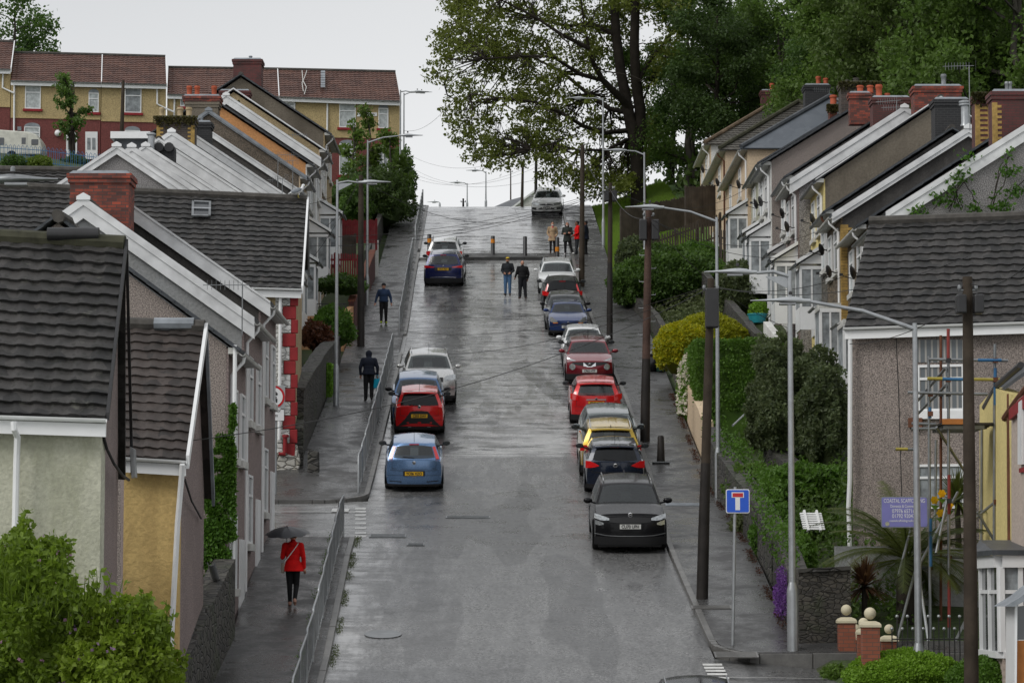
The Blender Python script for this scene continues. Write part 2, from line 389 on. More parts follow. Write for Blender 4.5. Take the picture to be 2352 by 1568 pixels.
def asphalt():
 m, nt, b = _new('wet_asphalt'); v = coords(nt)
 sp = N(nt, 'ShaderNodeSeparateXYZ'); nt.links.new(v, sp.inputs[0])
 X, Y = sp.outputs[0], sp.outputs[1]
 def math_(op, a, bb, c=None):
  n = N(nt, 'ShaderNodeMath', operation=op)
  for i, q in enumerate((a, bb, c)):
   if q is None: continue
   if isinstance(q, (int, float)): n.inputs[i].default_value = q
   else: nt.links.new(q, n.inputs[i])
  return n.outputs[0]
 g1 = noise(nt, 16, 5, v, .85); g2 = noise(nt, .9, 6, v, .7); g3 = noise(nt, .35, 4, v)
 mp = N(nt, 'ShaderNodeMapping'); mp.inputs['Scale'].default_value = (2.2, .30, 1); nt.links.new(v, mp.inputs[0])
 mp0 = mp
 tr = noise(nt, 1.0, 5, mp.outputs[0], .65)          # streaks running with the traffic
 mp2 = N(nt, 'ShaderNodeMapping'); mp2.inputs['Scale'].default_value = (.5, 1.6, 1); nt.links.new(v, mp2.inputs[0])
 cr = noise(nt, 1.4, 6, mp2.outputs[0], .75)         # crosswise wear
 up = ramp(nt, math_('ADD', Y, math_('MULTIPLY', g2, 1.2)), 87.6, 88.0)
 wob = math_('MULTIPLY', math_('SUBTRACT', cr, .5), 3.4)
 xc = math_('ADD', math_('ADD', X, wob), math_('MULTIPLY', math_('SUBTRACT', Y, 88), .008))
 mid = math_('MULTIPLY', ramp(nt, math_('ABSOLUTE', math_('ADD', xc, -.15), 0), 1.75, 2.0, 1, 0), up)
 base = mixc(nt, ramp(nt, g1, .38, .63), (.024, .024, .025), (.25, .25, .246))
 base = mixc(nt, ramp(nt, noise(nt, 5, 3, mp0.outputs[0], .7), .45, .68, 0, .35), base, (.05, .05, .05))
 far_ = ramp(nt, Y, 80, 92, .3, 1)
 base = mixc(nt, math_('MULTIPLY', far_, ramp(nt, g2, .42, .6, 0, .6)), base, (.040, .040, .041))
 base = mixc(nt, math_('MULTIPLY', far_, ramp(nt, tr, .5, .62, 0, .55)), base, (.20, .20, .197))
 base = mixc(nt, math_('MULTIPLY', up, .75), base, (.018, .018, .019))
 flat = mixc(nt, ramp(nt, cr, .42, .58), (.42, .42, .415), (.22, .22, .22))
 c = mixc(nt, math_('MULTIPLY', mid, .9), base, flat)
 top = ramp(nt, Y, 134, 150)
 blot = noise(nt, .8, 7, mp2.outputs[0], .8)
 c = mixc(nt, math_('MULTIPLY', top, ramp(nt, blot, .47, .55)), c, (.24, .24, .235))  # wet sky sheen of the upper road painted in as pale blotches
 crack = ramp(nt, blot, .42, .455, 1, 0)
 c = mixc(nt, math_('MULTIPLY', math_('MULTIPLY', crack, up), .7), c, (.016, .016, .017))
 pt_ = ramp(nt, noise(nt, .28, 2, mp.outputs[0]), .54, .555)
 c = mixc(nt, math_('MULTIPLY', pt_, .4), c, (.03, .03, .031))
 for yj, w in ((87.8, .05), (150.5, .05), (112.3, .04), (103.0, .03)):
  d = math_('ABSOLUTE', math_('SUBTRACT', math_('ADD', Y, math_('MULTIPLY', g3, .4)), yj), 0)
  c = mixc(nt, ramp(nt, d, w * .5, w, .8, 0), c, (.02, .02, .02))
 nt.links.new(c, b.inputs['Base Color'])
 r = math_('SUBTRACT', ramp(nt, g2, .3, .68, .16, .46), math_('MULTIPLY', far_, ramp(nt, tr, .5, .62, 0, .16)))
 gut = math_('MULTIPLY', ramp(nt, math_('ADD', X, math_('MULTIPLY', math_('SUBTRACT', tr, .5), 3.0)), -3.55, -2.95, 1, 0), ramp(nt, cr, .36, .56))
 c = mixc(nt, math_('MULTIPLY', gut, .75), c, (.36, .36, .355))  # sky reflection along the wet left gutter put into the colour
 nt.links.new(c, b.inputs['Base Color'])
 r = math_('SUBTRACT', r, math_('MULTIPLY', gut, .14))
 r = math_('SUBTRACT', r, math_('MULTIPLY', top, math_('MULTIPLY', ramp(nt, blot, .45, .56), .30)))
 r = math_('SUBTRACT', r, math_('MULTIPLY', mid, .08))
 r = math_('MAXIMUM', r, .05)
 nt.links.new(r, b.inputs['Roughness']); b.inputs['IOR'].default_value = 1.5
 sl_ = math_('ADD', math_('SUBTRACT', ramp(nt, g2, .40, .6, .12, .45), math_('MULTIPLY', math_('SUBTRACT', up, mid), .12)), math_('MULTIPLY', top, ramp(nt, blot, .44, .56, -.25, .35)))
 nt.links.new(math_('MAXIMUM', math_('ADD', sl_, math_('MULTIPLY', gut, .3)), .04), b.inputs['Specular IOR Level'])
 hgt = math_('ADD', math_('MULTIPLY', g1, .5), math_('MULTIPLY', blot, top))
 bump(nt, b, hgt, .3, .012)
 return m
def pavemat():
 m, nt, b = _new('wet_pavement'); v = coords(nt)
 g1 = noise(nt, 30, 2, v, .7); g2 = noise(nt, .9, 6, v, .7)
 mp = N(nt, 'ShaderNodeMapping'); mp.inputs['Scale'].default_value = (.8, .8, 1); nt.links.new(v, mp.inputs[0])
 cr = noise(nt, 1.0, 6, mp.outputs[0], .7)
 sp = N(nt, 'ShaderNodeSeparateXYZ'); nt.links.new(v, sp.inputs[0])
 c = mixc(nt, ramp(nt, g1, .34, .66), (.02, .02, .0205), (.095, .094, .092))
 c = mixc(nt, ramp(nt, cr, .5, .62, 0, .5), c, (.05, .05, .05))
 md = N(nt, 'ShaderNodeMath', operation='PINGPONG'); nt.links.new(sp.outputs[1], md.inputs[0]); md.inputs[1].default_value = 3.1
 c = mixc(nt, ramp(nt, md.outputs[0], .0, .03, .5, 0), c, (.15, .15, .145))
 w = N(nt, 'ShaderNodeTexVoronoi'); w.inputs['Scale'].default_value = 1.7; nt.links.new(v, w.inputs['Vector'])
 c = mixc(nt, ramp(nt, w.outputs['Distance'], .018, .03, .8, 0), c, (.42, .42, .40))     # trodden litter
 nt.links.new(c, b.inputs['Base Color'])
 nt.links.new(ramp(nt, cr, .38, .60, .12, .6), b.inputs['Roughness']); b.inputs['Specular IOR Level'].default_value = .38
 bump(nt, b, g1, .35, .015)
 return m
M['asphalt'] = asphalt(); M['pave'] = pavemat()
m, nt, b = _new('rough_grass'); v = coords(nt)
c = mixc(nt, ramp(nt, noise(nt, 9, 4, v, .7), .35, .65), (.016, .030, .008), (.045, .075, .014))
c = mixc(nt, ramp(nt, noise(nt, .5, 5, v), .5, .65, 0, .5), c, (.05, .042, .022))
bk_ = N(nt, 'ShaderNodeSeparateXYZ'); nt.links.new(v, bk_.inputs[0]); mm_ = N(nt, 'ShaderNodeMath', operation='MULTIPLY')
nt.links.new(ramp(nt, bk_.outputs[0], 4, 4.5), mm_.inputs[0]); nt.links.new(ramp(nt, bk_.outputs[1], 130, 134), mm_.inputs[1])
c = mixc(nt, mm_.outputs[0], c, (.075, .15, .025))
nt.links.new(c, b.inputs['Base Color']); b.inputs['Roughness'].default_value = .9
M['grass'] = m
def strip(name, y0, y1, xa, xb, off, mt, nx=6, dy=1.0, zf=None, thick=0, stop=None):
 mb = MB(); ys = []; y = y0
 while y < y1 - 1e-6: ys.append(y); y += dy
 ys.append(y1)
 zf = zf or zr
 rows = []
 for y in ys:
  a, c = xa(y), xb(y)
  rows.append([Vector((a + (c - a) * i / nx, y, zf(y) + off)) for i in range(nx + 1)])
 mb.loft(rows, cap=False, closed=False)
 if thick:
  for side in (0, -1):
   mb.loft([[r[side], r[side] - Vector((0, 0, thick))] for r in rows], cap=False, closed=False)
  for r in (rows[0], rows[-1]):
   mb.quad(r[0], r[-1], r[-1] - Vector((0, 0, thick)), r[0] - Vector((0, 0, thick)))
 o = mb.build(name, mt, smooth=30, normals=True)
 return tag(o, kind='structure')
xs = [-400, -200, -110, -80, -60, -48, -40, -34, -29, -25, -21, -18, -15, -12, -9.5, -8, -6.8, -5.5, -2, 0, 2, 4.5, 5.4, 6.0, 6.6, 7.4, 8.4, 10, 12, 14.5, 18, 22, 26, 32, 40, 52, 66, 90, 150, 400]
ys = [8, 20, 30, 40] + [44 + 2.5 * i for i in range(64)] + [210, 220, 235, 250, 280, 320, 400, 600, 2500]
rows = []
for y in ys:
 row = []
 for x in xs:
  inside = PL(y) - .1 < x < PR(y) + .1
  z = zr(y) - .35 if inside else zt(x, y) - .12
  row.append(Vector((x, y, z)))
 rows.append(row)
g = MB().loft(rows, cap=False, closed=False).build('ground', M['grass'], smooth=40)
tag(g, kind='structure')
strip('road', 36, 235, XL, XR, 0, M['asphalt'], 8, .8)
sj0, sj1 = 72.9, 78.6
zside = lambda x: zr(75.7) + .0 * x
mb = MB(); rows = []
for i in range(9):
 y = 72.4 + (79.6 - 72.4) * i / 8
 row = []
 for j in range(14):
  x = XL(y) + .02 - (0 if j == 0 else 34 * (j / 13) ** 1.6)
  z = zr(y) + .002
  row.append(Vector((x, y, z)))
 rows.append(row)
tag(mb.loft(rows, cap=False, closed=False).build('side_street', M['asphalt'], smooth=40), kind='structure')
KH = .11
def kerb(name, path, w=.14, h=KH, side=-1):
 mb = MB()
 for (x0, y0, z0), (x1, y1, z1) in zip(path, path[1:]):
  a, c = Vector((x0, y0, z0)), Vector((x1, y1, z1))
  d = (c - a); n = Vector((d.y, -d.x, 0)).normalized() * w * side
  L = d.length; k = max(1, int(L / .92))
  for i in range(k):
   p = a + d * (i / k) + d * (.006 / L); q = a + d * ((i + 1) / k) - d * (.006 / L)
   up = Vector((0, 0, h + RND.uniform(-.006, .006)))
   dn = Vector((0, 0, -.25))
   mb.slab(p + dn, q + dn, q + dn - n, p + dn - n, up - dn)
 o = mb.build(name, M['kerb'], bevel=.012)
 return tag(o, kind='structure')
def kpath(xf, y0, y1, dy=2.76):
 n = max(1, round((y1 - y0) / dy)); return [(xf(y0 + (y1 - y0) * i / n), y0 + (y1 - y0) * i / n, zr(y0 + (y1 - y0) * i / n)) for i in range(n + 1)]
def arc(cx, cy, r, a0, a1, n=7):
 return [(cx + r * math.cos(math.radians(a0 + (a1 - a0) * i / n)), cy + r * math.sin(math.radians(a0 + (a1 - a0) * i / n))) for i in range(n + 1)]
kerb('kerb', kpath(XL, 40, 72.4), side=1)
pth = [(x, y, zr(y)) for x, y in arc(XL(80.5) - 1.5, 80.6, 1.5, 0, -90)]
kerb('kerb', [(-14, 79.1, zr(79.1) )] + pth[::-1] + kpath(XL, 80.7, 111.5)[0:], side=1)
kerb('kerb', kpath(XL, 118.3, 149.0), side=1)
kerb('kerb', kpath(XL, 150.5, 205), side=1)
KR0 = G(1635, 1512).y
pr_ = [(x, y, zr(y)) for x, y in arc(XR(59.5) + 1.1, KR0 + 1.1, 1.1, 180, 262)]
kerb('kerb', [(x, y, z) for x, y, z in ([(9.5, KR0 - .1, zr(KR0))] + pr_[::-1])] + kpath(XR, KR0 + 1.3, 205), side=-1)
strip('pavement', 40, 72.4, PL, lambda y: XL(y) - .135, KH - .005, M['pave'], 4, .9, thick=.3)
strip('pavement', 80.7, 149, PL, lambda y: XL(y) - .135, KH - .005, M['pave'], 4, .9, thick=.3)
strip('pavement', 79.2, 80.7, lambda y: -14 if y < 80.6 else PL(y), lambda y: XL(80.5) - 1.5 + math.sqrt(max(0, 1.5 ** 2 - max(0, 80.6 - y) ** 2)) - .13 if y < 80.6 else XL(y) - .135, KH - .005, M['pave'], 6, .15, thick=.3)
strip('pavement', 149.0, 205, PL, lambda y: XL(y) - .135, KH - .005, M['pave'], 4, .9, thick=.3)
strip('pavement', KR0 + 1.2, 205, lambda y: XR(y) + .135, PR, KH - .005, M['pave'], 4, .9, thick=.3)
strip('pavement', KR0 + .12, KR0 + 1.2, lambda y: XR(59) + 1.1 - math.sqrt(max(0, 1.1 ** 2 - (KR0 + 1.1 - y) ** 2)) + .14, lambda y: 9.5, KH - .005, M['pave'], 4, .12, thick=.3)
mb = MB()
for a, c, z0 in ((XR(52) + .02, 16, .003),):
 rws = []
 for i in range(7):
  y = 46 + (KR0 - .05 - 46) * i / 6
  rws.append([Vector((XR(y) + (16 - XR(y)) * j / 5, y, zr(y) * (1 - sm(0, 5, (16 - XR(y)) * j / 5)) + zr(min(56.5, y + 3)) * sm(0, 5, (16 - XR(y)) * j / 5) + z0)) for j in range(6)])
 mb.loft(rws, cap=False, closed=False)
tag(mb.build('side_street', M['asphalt'], smooth=40), kind='structure')
YB = G(1176, 598).y
mb = MB()
xa, xb = -2.9, 2.45
rws = []
n = 6
for i in range(n):
 x0, x1 = xa + (xb - xa) * i / n + .01, xa + (xb - xa) * (i + 1) / n - .01
 mb.prism([(x0, YB, zr(YB) - .2), (x1, YB, zr(YB) - .2), (x1, YB, zr(YB) + .17), (x0, YB, zr(YB) + .17)], (0, .2, .045))
tag(mb.build('kerb', plain('dark_kerb', (.035, .035, .034), .5, var=.3), bevel=.012), kind='structure')
strip('traffic_island', YB + .2, YB + 1.7, lambda y: xa, lambda y: xb, .165, M['pave'], 4, .5, thick=.3)
mb = MB(); z0 = zr(YB)
mb.prism([(XL(YB) - .0, YB + .2, z0 + .0), (-3.9, YB + .2, z0 + .0), (-3.9, YB + .2, z0 + .16), (XL(YB), YB + .2, z0 + .16)], (0, .25, .05))
tag(mb.build('kerb', M['kerb'], bevel=.012), kind='structure')
Ys = G(1180, 752).y
strip('pavement', 111.6, 118.2, lambda y: PL(y) + .05, lambda y: XL(y) + .03, .03, plain('wet_concrete', (.17, .17, .165), .22, var=.3, scale=1.5, fine=10), 4, .9, thick=.3)
def mark(rects, lift=.006, zf=None):
 mb = MB()
 for (x0, x1, y0, y1) in rects:
  zf2 = zf or (lambda x, y: zr(y))
  mb.slab((x0, y0, zf2(x0, y0) + lift), (x1, y0, zf2(x1, y0) + lift), (x1, y1, zf2(x1, y1) + lift), (x0, y1, zf2(x0, y1) + lift), (0, 0, .003))
 return tag(mb.build('road_marking', M['road_white']), kind='structure')
r_ = []
for py in (1170, 1177, 1185, 1194, 1204, 1215, 1226, 1234):
 p = G(826, py);
 r_.append((p.x - .13, p.x + .16, p.y, p.y + .36))
mark(r_)
r_ = []
def zs_(x, y):
 return zr(y)
for px in (777, 797):
 p = G(px, 1174); r_.append((p.x - .18, p.x + .05, p.y - .2, p.y + .35))
r_.append((-12, -4.15, 77.35, 77.43))
mark(r_, .03, zs_)
r_ = []
for py in (1529, 1536, 1543, 1551, 1560):
 p = G(1637 + (py - 1529) * .5, py); r_.append((p.x - .2, p.x + .2, p.y, p.y + .17))
mark(r_, .012)
p = G(1700, 1559); q = G(1925, 1525)
mb = MB();
def zr2(x, y): return zr(y) * (1 - sm(0, 5, x - XR(y))) + zr(min(56.5, y + 3)) * sm(0, 5, x - XR(y)) + .012
pts = [(4.35, 57.35), (5.2, 57.42), (6.4, 57.6), (7.7, 57.9), (10, 58.3)]
for (a, c), (d, e) in zip(pts, pts[1:]):
 mb.slab((a, c, zr2(a, c)), (d, e, zr2(d, e)), (d, e + .07, zr2(d, e)), (a, c + .07, zr2(a, c)), (0, 0, .003))
tag(mb.build('road_marking', M['road_white']), kind='structure')
def cover(px, py, w, d, label, off=.008, mt='galv_dark', rnd=False, zf=None):
 p = G(px, py, off); mb = MB(); a = slope(p.y)
 if rnd: mb.lathe([(w / 2, 0), (w / 2, .012)], n=20)
 else:
  mb.box(-w / 2, w / 2, -d / 2, d / 2, -.01, .012)
  for i in range(5): mb.box(-w / 2 + .04, w / 2 - .04, -d / 2 + d * (i + .35) / 5, -d / 2 + d * (i + .65) / 5, .012, .018)
 o = mb.build('inspection_cover', M[mt]); o.location = p; o.rotation_euler = (a, 0, 0)
 tag(o, label, 'inspection cover', 'inspection covers in the street')
 return o
cover(891, 1230, .95, .55, 'rectangular cover in the road just below the give way dashes')
cover(880, 1456, .8, .8, 'round wet cover in the road near the left kerb', rnd=True)
cover(1075, 1187, 1.2, .4, 'wide cover in a patched square of road above the junction')
cover(1634, 1394, .9, .35, 'concrete cover beside the foot of the tarred pole', off=KH + .002, mt='kerb')
cover(1691, 1503, .9, .5, 'large cover below the dead end sign with a white mark', off=KH + .002, mt='kerb')
cover(1568, 1158, .95, .5, 'pale slab cover across the pavement beside the black car', off=KH + .002, mt='lead')
cover(955, 1250, .45, .3, 'small bright cover in the road right of the kerb end')
def tile_roof(mb, eL, eR, rR, rL, row=.26, colw=.30, lift=.05, amp=.022, prof=6):
 """real tile courses between eave (eL,eR) and ridge (rL,rR)"""
 eL, eR, rR, rL = map(Vector, (eL, eR, rR, rL))
 n = ((eR - eL).cross(rL - eL)).normalized()
 if n.z < 0: n = -n
 ns = max(2, round(((rL - eL).length + (rR - eR).length) / 2 / row)); W = (eR - eL).length
 nc = max(2, round(W / colw)); pts = nc * prof
 pr = [0, 1, 1, .85, .15, 0][:prof] if prof == 6 else [0, 1, .5, 0][:prof]
 rr = random.Random(int(W * 100))
 def S(u, v): return (eL + (eR - eL) * u) * (1 - v) + (rL + (rR - rL) * u) * v
 for i in range(ns):
  v0, v1 = i / ns, (i + 1.12) / ns
  jit = [rr.uniform(-.006, .006) for _ in range(nc + 1)]
  low, top, lip = [], [], []
  sh = (i % 2) * .5
  for j in range(pts + 1):
   h = pr[j % prof] * amp; u = j / pts; jj = jit[j // prof]
   low.append(S(u, v0) + n * (lift + h + jj)); top.append(S(u, min(v1, 1.0)) + n * (.006 + h))
   lip.append(S(u, v0) + n * (-.01))
  mb.loft([lip, low, top], cap=False, closed=False)
 return mb
def hang(name, x, y, z): pass
def slabroof(mb, a, b_, c, d, t=.09, k=None):
 a, b_, c, d = map(Vector, (a, b_, c, d)); n = ((b_ - a).cross(d - a)).normalized()
 if n.z < 0: n = -n
 return mb.prism([a, b_, c, d], n * t, k)
def gutter(mb, a, b_, r=.055, out=None):
 a, b_ = Vector(a), Vector(b_); d = (b_ - a).normalized(); o = d.cross(Vector((0, 0, 1)))
 if out is not None and o.dot(Vector(out)) < 0: o = -o
 rings = []
 for p in (a, b_):
  ring = [p + o * (r * math.cos(t)) + Vector((0, 0, r * math.sin(t))) for t in [math.pi + math.pi * i / 6 for i in range(7)]]
  ring += [p + o * ((r - .012) * math.cos(t)) + Vector((0, 0, (r - .012) * math.sin(t))) for t in [2 * math.pi - math.pi * i / 6 for i in range(7)]]
  rings.append(ring)
 mb.loft(rings, cap=True)
def window(par, c, ux, w, h, nrm, frame=None, mode='sash', curtain=True, sill=None, arch=False, R_=None, pane_mat=None):
 """c centre, ux unit along the wall, nrm outward; frame > pane + sill under the house"""
 c, ux, nrm = Vector(c), Vector(ux), Vector(nrm); up = Vector((0, 0, 1)); R_ = R_ or Matrix.Identity(4)
 def bx(mb, u0, u1, v0, v1, d0, d1):
  pts = [c + ux * u0 + up * v0 + nrm * d0, c + ux * u1 + up * v0 + nrm * d0, c + ux * u1 + up * v1 + nrm * d0, c + ux * u0 + up * v1 + nrm * d0]
  mb.prism(pts, nrm * (d1 - d0))
 f = .06; mb = MB(); W, H = w / 2, h / 2
 bx(mb, -W, -W + f, -H, H, -.02, .06); bx(mb, W - f, W, -H, H, -.02, .06)
 bx(mb, -W + f, W - f, -H, -H + f, -.02, .058); bx(mb, -W + f, W - f, H - f, H, -.02, .058)
 ty = H - h * .3
 if mode in ('sash', 'top'):
  bx(mb, -W + f, W - f, ty - f / 2, ty + f / 2, -.02, .055)
 if mode == 'double': bx(mb, -f / 2, f / 2, -H + f, H - f, -.02, .055)
 fr = mb.build('window', frame or M['white'], par, M=R_)
 mb = MB(); bx(mb, -W + f, W - f, -H + f, (ty - f / 2) if mode in ('sash', 'top') else H - f, -.015, .02)
 if mode in ('sash', 'top'):
  bx(mb, -W + f, W - f, ty + f / 2, H - f, -.015, .02)
 mb.build('pane', pane_mat or (M['net'] if curtain else M['glass']), fr, M=R_)
 if sill:
  mb = MB(); bx(mb, -W - .12, W + .12, -H - .17, -H - .002, -.02, .12); mb.build('sill', sill, fr, M=R_, bevel=.01)
 return fr
def chimney(par, x0, x1, ytop, ybot, Y, depth, mt, pots=(), R_=None, cap='corbel', potm='pot', moss=False, quoin=False, label=None):
 R_ = R_ or Matrix.Identity(4)
 a, c = P(x0, ytop, Y), P(x1, ytop, Y); zb = P(x0, ybot, Y).z; zt_ = a.z; xa, xb = a.x, c.x
 mb = MB(); ch = .16
 mb.box(xa + .06, xb - .06, Y, Y + depth, zb, zt_ - ch * 1.6)
 mb.box(xa + .02, xb - .02, Y - .04, Y + depth + .04, zt_ - ch * 1.6, zt_ - ch * .9)
 mb.box(xa - .01, xb + .01, Y - .07, Y + depth + .07, zt_ - ch * .9, zt_ - .03)
 st = mb.build('chimney', M[mt] if isinstance(mt, str) else mt, par, M=R_)
 if label: st['label'] = label
 MB().prism([(xa + .03, Y - .02, zt_ - .03), (xb - .03, Y - .02, zt_ - .03), (xb - .12, Y + .1, zt_ + .06), (xa + .12, Y + .1, zt_ + .06)], (0, depth - .1, 0)).build('flaunching', M['lead'] if not moss else M['ridge_moss'], st, M=R_)
 if quoin:
  for s, xx in ((1, xa + .05), (-1, xb - .05)):
   mb = MB(); z = zt_ - .35; i = 0
   while z > zb and i < 60:
    L = .26 if i % 2 else .14
    mb.box(min(xx, xx + s * L), max(xx, xx + s * L), Y - .012, Y + .1, z - .077, z)
    z -= .077; i += 1
   mb.build('quoin', M['brick_yellow'], st, M=R_)
 for px0, px1, py0 in pots:
  p, q = P(px0, py0, Y + depth / 2), P(px1, py0, Y + depth / 2); r = (q.x - p.x) / 2; cx = (p.x + q.x) / 2; h = max(.12, p.z - zt_)
  MB().lathe([(r * .85, 0), (r * .95, h * .1), (r * .8, h * .2), (r * .82, h * .72), (r, h * .78), (r, h * .9), (r * .88, h * .93), (r * .88, h), (r * .6, h), (r * .6, h * .6)], c=(cx, Y + depth / 2, zt_), n=14).build('chimney_pot', M[potm], st, smooth=40, M=R_)
 if moss:
  mb = MB(); rr = random.Random(int(x0))
  for _ in range(500):
   p = Vector((rr.uniform(xa - .06, xb + .06), Y - rr.uniform(.04, .12), zt_ - abs(rr.gauss(0, .16))))
   s = rr.uniform(.03, .07); a1, a2 = [Vector((rr.uniform(-1, 1), rr.uniform(-1, 1), rr.uniform(-1, 1))).normalized() * s for _ in range(2)]
   mb.quad(p - a1, p - a2, p + a1, p + a2)
  mb.build('moss', leafmat('moss', (.035, .04, .015), (.09, .085, .03)), st, M=R_, normals=False)
 return st
def dish(par, p, R_, s=-1, r=.21):      # satellite dish on a facade whose outside is s*X
 mb = MB(); p = Vector(p); q = p + Vector((s * .35, -.12, 0))
 mb.tube([p, p + Vector((s * .15, 0, -.05)), q], .02, 6)
 Mx = Matrix.Rotation(math.radians(78), 4, 'Y' if True else 'X') @ Matrix.Rotation(.5, 4, 'X')
 mb.lathe([(.02, .05), (r * .5, .02), (r * .9, -.02), (r, -.05), (r * .95, -.055), (r * .5, -.0), (.02, .03)], c=q, n=14, M=Mx)
 mb.tube([q + Vector((0, 0, -r)), q + Vector((s * .42, -.25, -.12))], .014, 5)
 mb.box(-.05, .05, -.05, .05, -.04, .04, M=Matrix.Translation(q + Vector((s * .42, -.25, -.1))))
 return mb.build('satellite_dish', M['black'], par, smooth=50, M=R_)
def aerial(par, p, R_, h=1.2, L=.9, ang=0, m='galv_dark'):
 mb = MB(); p = Vector(p); t = p + Vector((0, 0, h)); mb.tube([p, t], .016, 6)
 d = Vector((math.cos(ang), math.sin(ang), 0)); mb.tube([t - d * .15, t + d * L], .01, 5)
 for i in range(9):
  q = t + d * (L * i / 9); mb.tube([q - Vector((0, 0, .11)), q + Vector((0, 0, .11))], .006, 4)
 b_ = t - d * .2
 for i in range(-2, 3): mb.tube([b_ + Vector((-d.y * .16, d.x * .16, i * .07)), b_ - Vector((-d.y * .16, d.x * .16, -i * .07))], .006, 4)
 return mb.build('aerial', M[m], par, M=R_)
def terrace_house(name, label, Y0, Y1, side, Xe, Xr, Xb, ze, zrd, gable, front, roof='slate', barge='white', cap=.16, board=.24,
     windows=True, wf='white', gut='galv_dark', porch=None, group=None, hip=False, dishes=0, door='white', fasc='white_old', ov=.35, zg=None, pipe='white', zeb=None):
 """side -1: left of the street (front faces +X), +1: right (front faces -X)"""
 s = -side; Xw = Xe - s * ov; Xbw = Xb + s * .2
 o = thing(name, label, 'house', (Xw, Y0, zr(Y0)), group=group); R_ = rel(o)
 zeb = zeb if zeb is not None else zrd - (zrd - ze) * abs(Xb - Xr) / abs(Xe - Xr)
 m = (zrd - ze) / (Xr - Xe)
 zw = ze + m * (Xw - Xe) - .07
 zbw = zeb - .02 - .07
 zg = zg if zg is not None else min(zr(Y0), zt(Xw, Y0)) - .8
 zr_ = zrd - .09
 prof = [(Xw, Y0, zg), (Xw, Y0, zw), (Xr, Y0, zr_), (Xbw, Y0, zbw), (Xbw, Y0, zg)]
 if hip:
  hy = Y0 + hip
  mb = MB(); A = [Vector((Xw, Y0, zg)), Vector((Xw, Y0, zw)), Vector((Xbw, Y0, zw)), Vector((Xbw, Y0, zg))]
  mb.prism([(Xw, Y0, zg), (Xw, Y0, zw), (Xbw, Y0, zw), (Xbw, Y0, zg)], (0, Y1 - Y0 - .01, 0))
  mb.prism([(Xw, hy + .1, zw), (Xr, hy + .1, zr_), (Xbw, hy + .1, zw)], (0, Y1 - hy - .13, 0))
  mb.build('wall', M[gable], o, M=R_)
  mb = MB(); Ea, Eb = Vector((Xe, Y0 - .25, ze)), Vector((Xb, Y0 - .25, ze)); Rp = Vector((Xr, hy, zrd)); Rq = Vector((Xr, Y1 - .01, zrd))
  Ec, Ed = Vector((Xe, Y1 - .01, ze)), Vector((Xb, Y1 - .01, ze))
  if roof in ('tile_grey', 'tile_brown', 'tile_black'):
   a_, b_ = (Ea, Eb) if Ea.x < Eb.x else (Eb, Ea)
   tile_roof(mb, a_, b_, Rp + Vector((.02, 0, 0)), Rp - Vector((.02, 0, 0)), row=.3, colw=.3)
  else: slabroof(mb, Ea, Eb, Rp + Vector((-s * .01, 0, 0)), Rp + Vector((s * .01, 0, 0)), .05)
  slabroof(mb, Ea, Ec, Rq, Rp, .06); slabroof(mb, Eb, Ed, Rq, Rp, .06)
  rf = mb.build('roof', M[roof], o, M=R_)
  mb = MB()
  for q in (Ea, Eb): mb.tube([q + Vector((0, 0, .1)), Rp + Vector((0, 0, .1))], .12, 8)
  mb.tube([Rp + Vector((0, 0, .1)), Rq + Vector((0, 0, .1))], .12, 8)
  mb.build('ridge_tile', M[hip_ridge.get(label, 'ridge_moss')], rf, M=R_, smooth=40)
 else:
  MB().prism(prof, (0, Y1 - Y0 - .01, 0)).build('wall', M[gable], o, M=R_)
  mb = MB(); y0, y1 = Y0 - .12, Y1 - .13
  slabroof(mb, (Xe, y0, ze), (Xe, y1, ze), (Xr, y1, zrd), (Xr, y0, zrd), .08)
  slabroof(mb, (Xb, y0, zeb), (Xb, y1, zeb), (Xr, y1, zrd), (Xr, y0, zrd), .08)
  rf = mb.build('roof', M[roof], o, M=R_)
  MB().tube([(Xr, y0 - .01, zrd + .07), (Xr, y1, zrd + .07)], .11, 8).build('ridge_tile', M['ridge'], rf, smooth=40, M=R_)
  if barge:
   for (xa, za) in ((Xe, ze), (Xb, zeb)):
    mb = MB()
    up = Vector((0, 0, 1)); a = Vector((xa, Y0 - .17, za + .10)); c = Vector((Xr, Y0 - .17, zrd + .10))
    mb.prism([a, c, c - up * cap, a - up * cap], (0, .19, 0))
    if board: mb.prism([a - up * (cap + .002) + Vector((0, .035, 0)), c - up * (cap + .002) + Vector((0, .035, 0)), c - up * (cap + board) + Vector((0, .035, 0)), a - up * (cap + board) + Vector((0, .035, 0))], (0, .115, 0))
    mb.build('bargeboard', M['barge' if barge == 'white' else barge], o, M=R_)
   if cap > .1:
    MB().prism([(Xr - .16, Y0 - .2, zrd + .02), (Xr + .16, Y0 - .2, zrd + .02), (Xr + .16, Y0 - .2, zrd + .1), (Xr, Y0 - .2, zrd + .19), (Xr - .16, Y0 - .2, zrd + .1)], (0, .03, 0)).build('finial', M[barge], o, M=R_)
  else:      # open verge: dark ragged slate edge
   mb = MB(); rr = random.Random(int(Y0 * 10)); n_ = int(abs(Xe - Xr) / .28)
   for (xa, za) in ((Xe, ze), (Xb, zeb)):
    for i in range(n_):
     p = Vector((xa + (Xr - xa) * i / n_, Y0 - .2 - rr.uniform(0, .03), za + (zrd - za) * i / n_ + .07)); q = Vector((xa + (Xr - xa) * (i + 1.1) / n_, p.y, za + (zrd - za) * (i + 1.1) / n_ + .045))
     mb.prism([p, q, q - Vector((0, 0, .05)), p - Vector((0, 0, .05))], (0, .12, 0))
   mb.build('verge', M['slate'], rf, M=R_)
 L = Y1 - Y0
 z1 = zw - .05
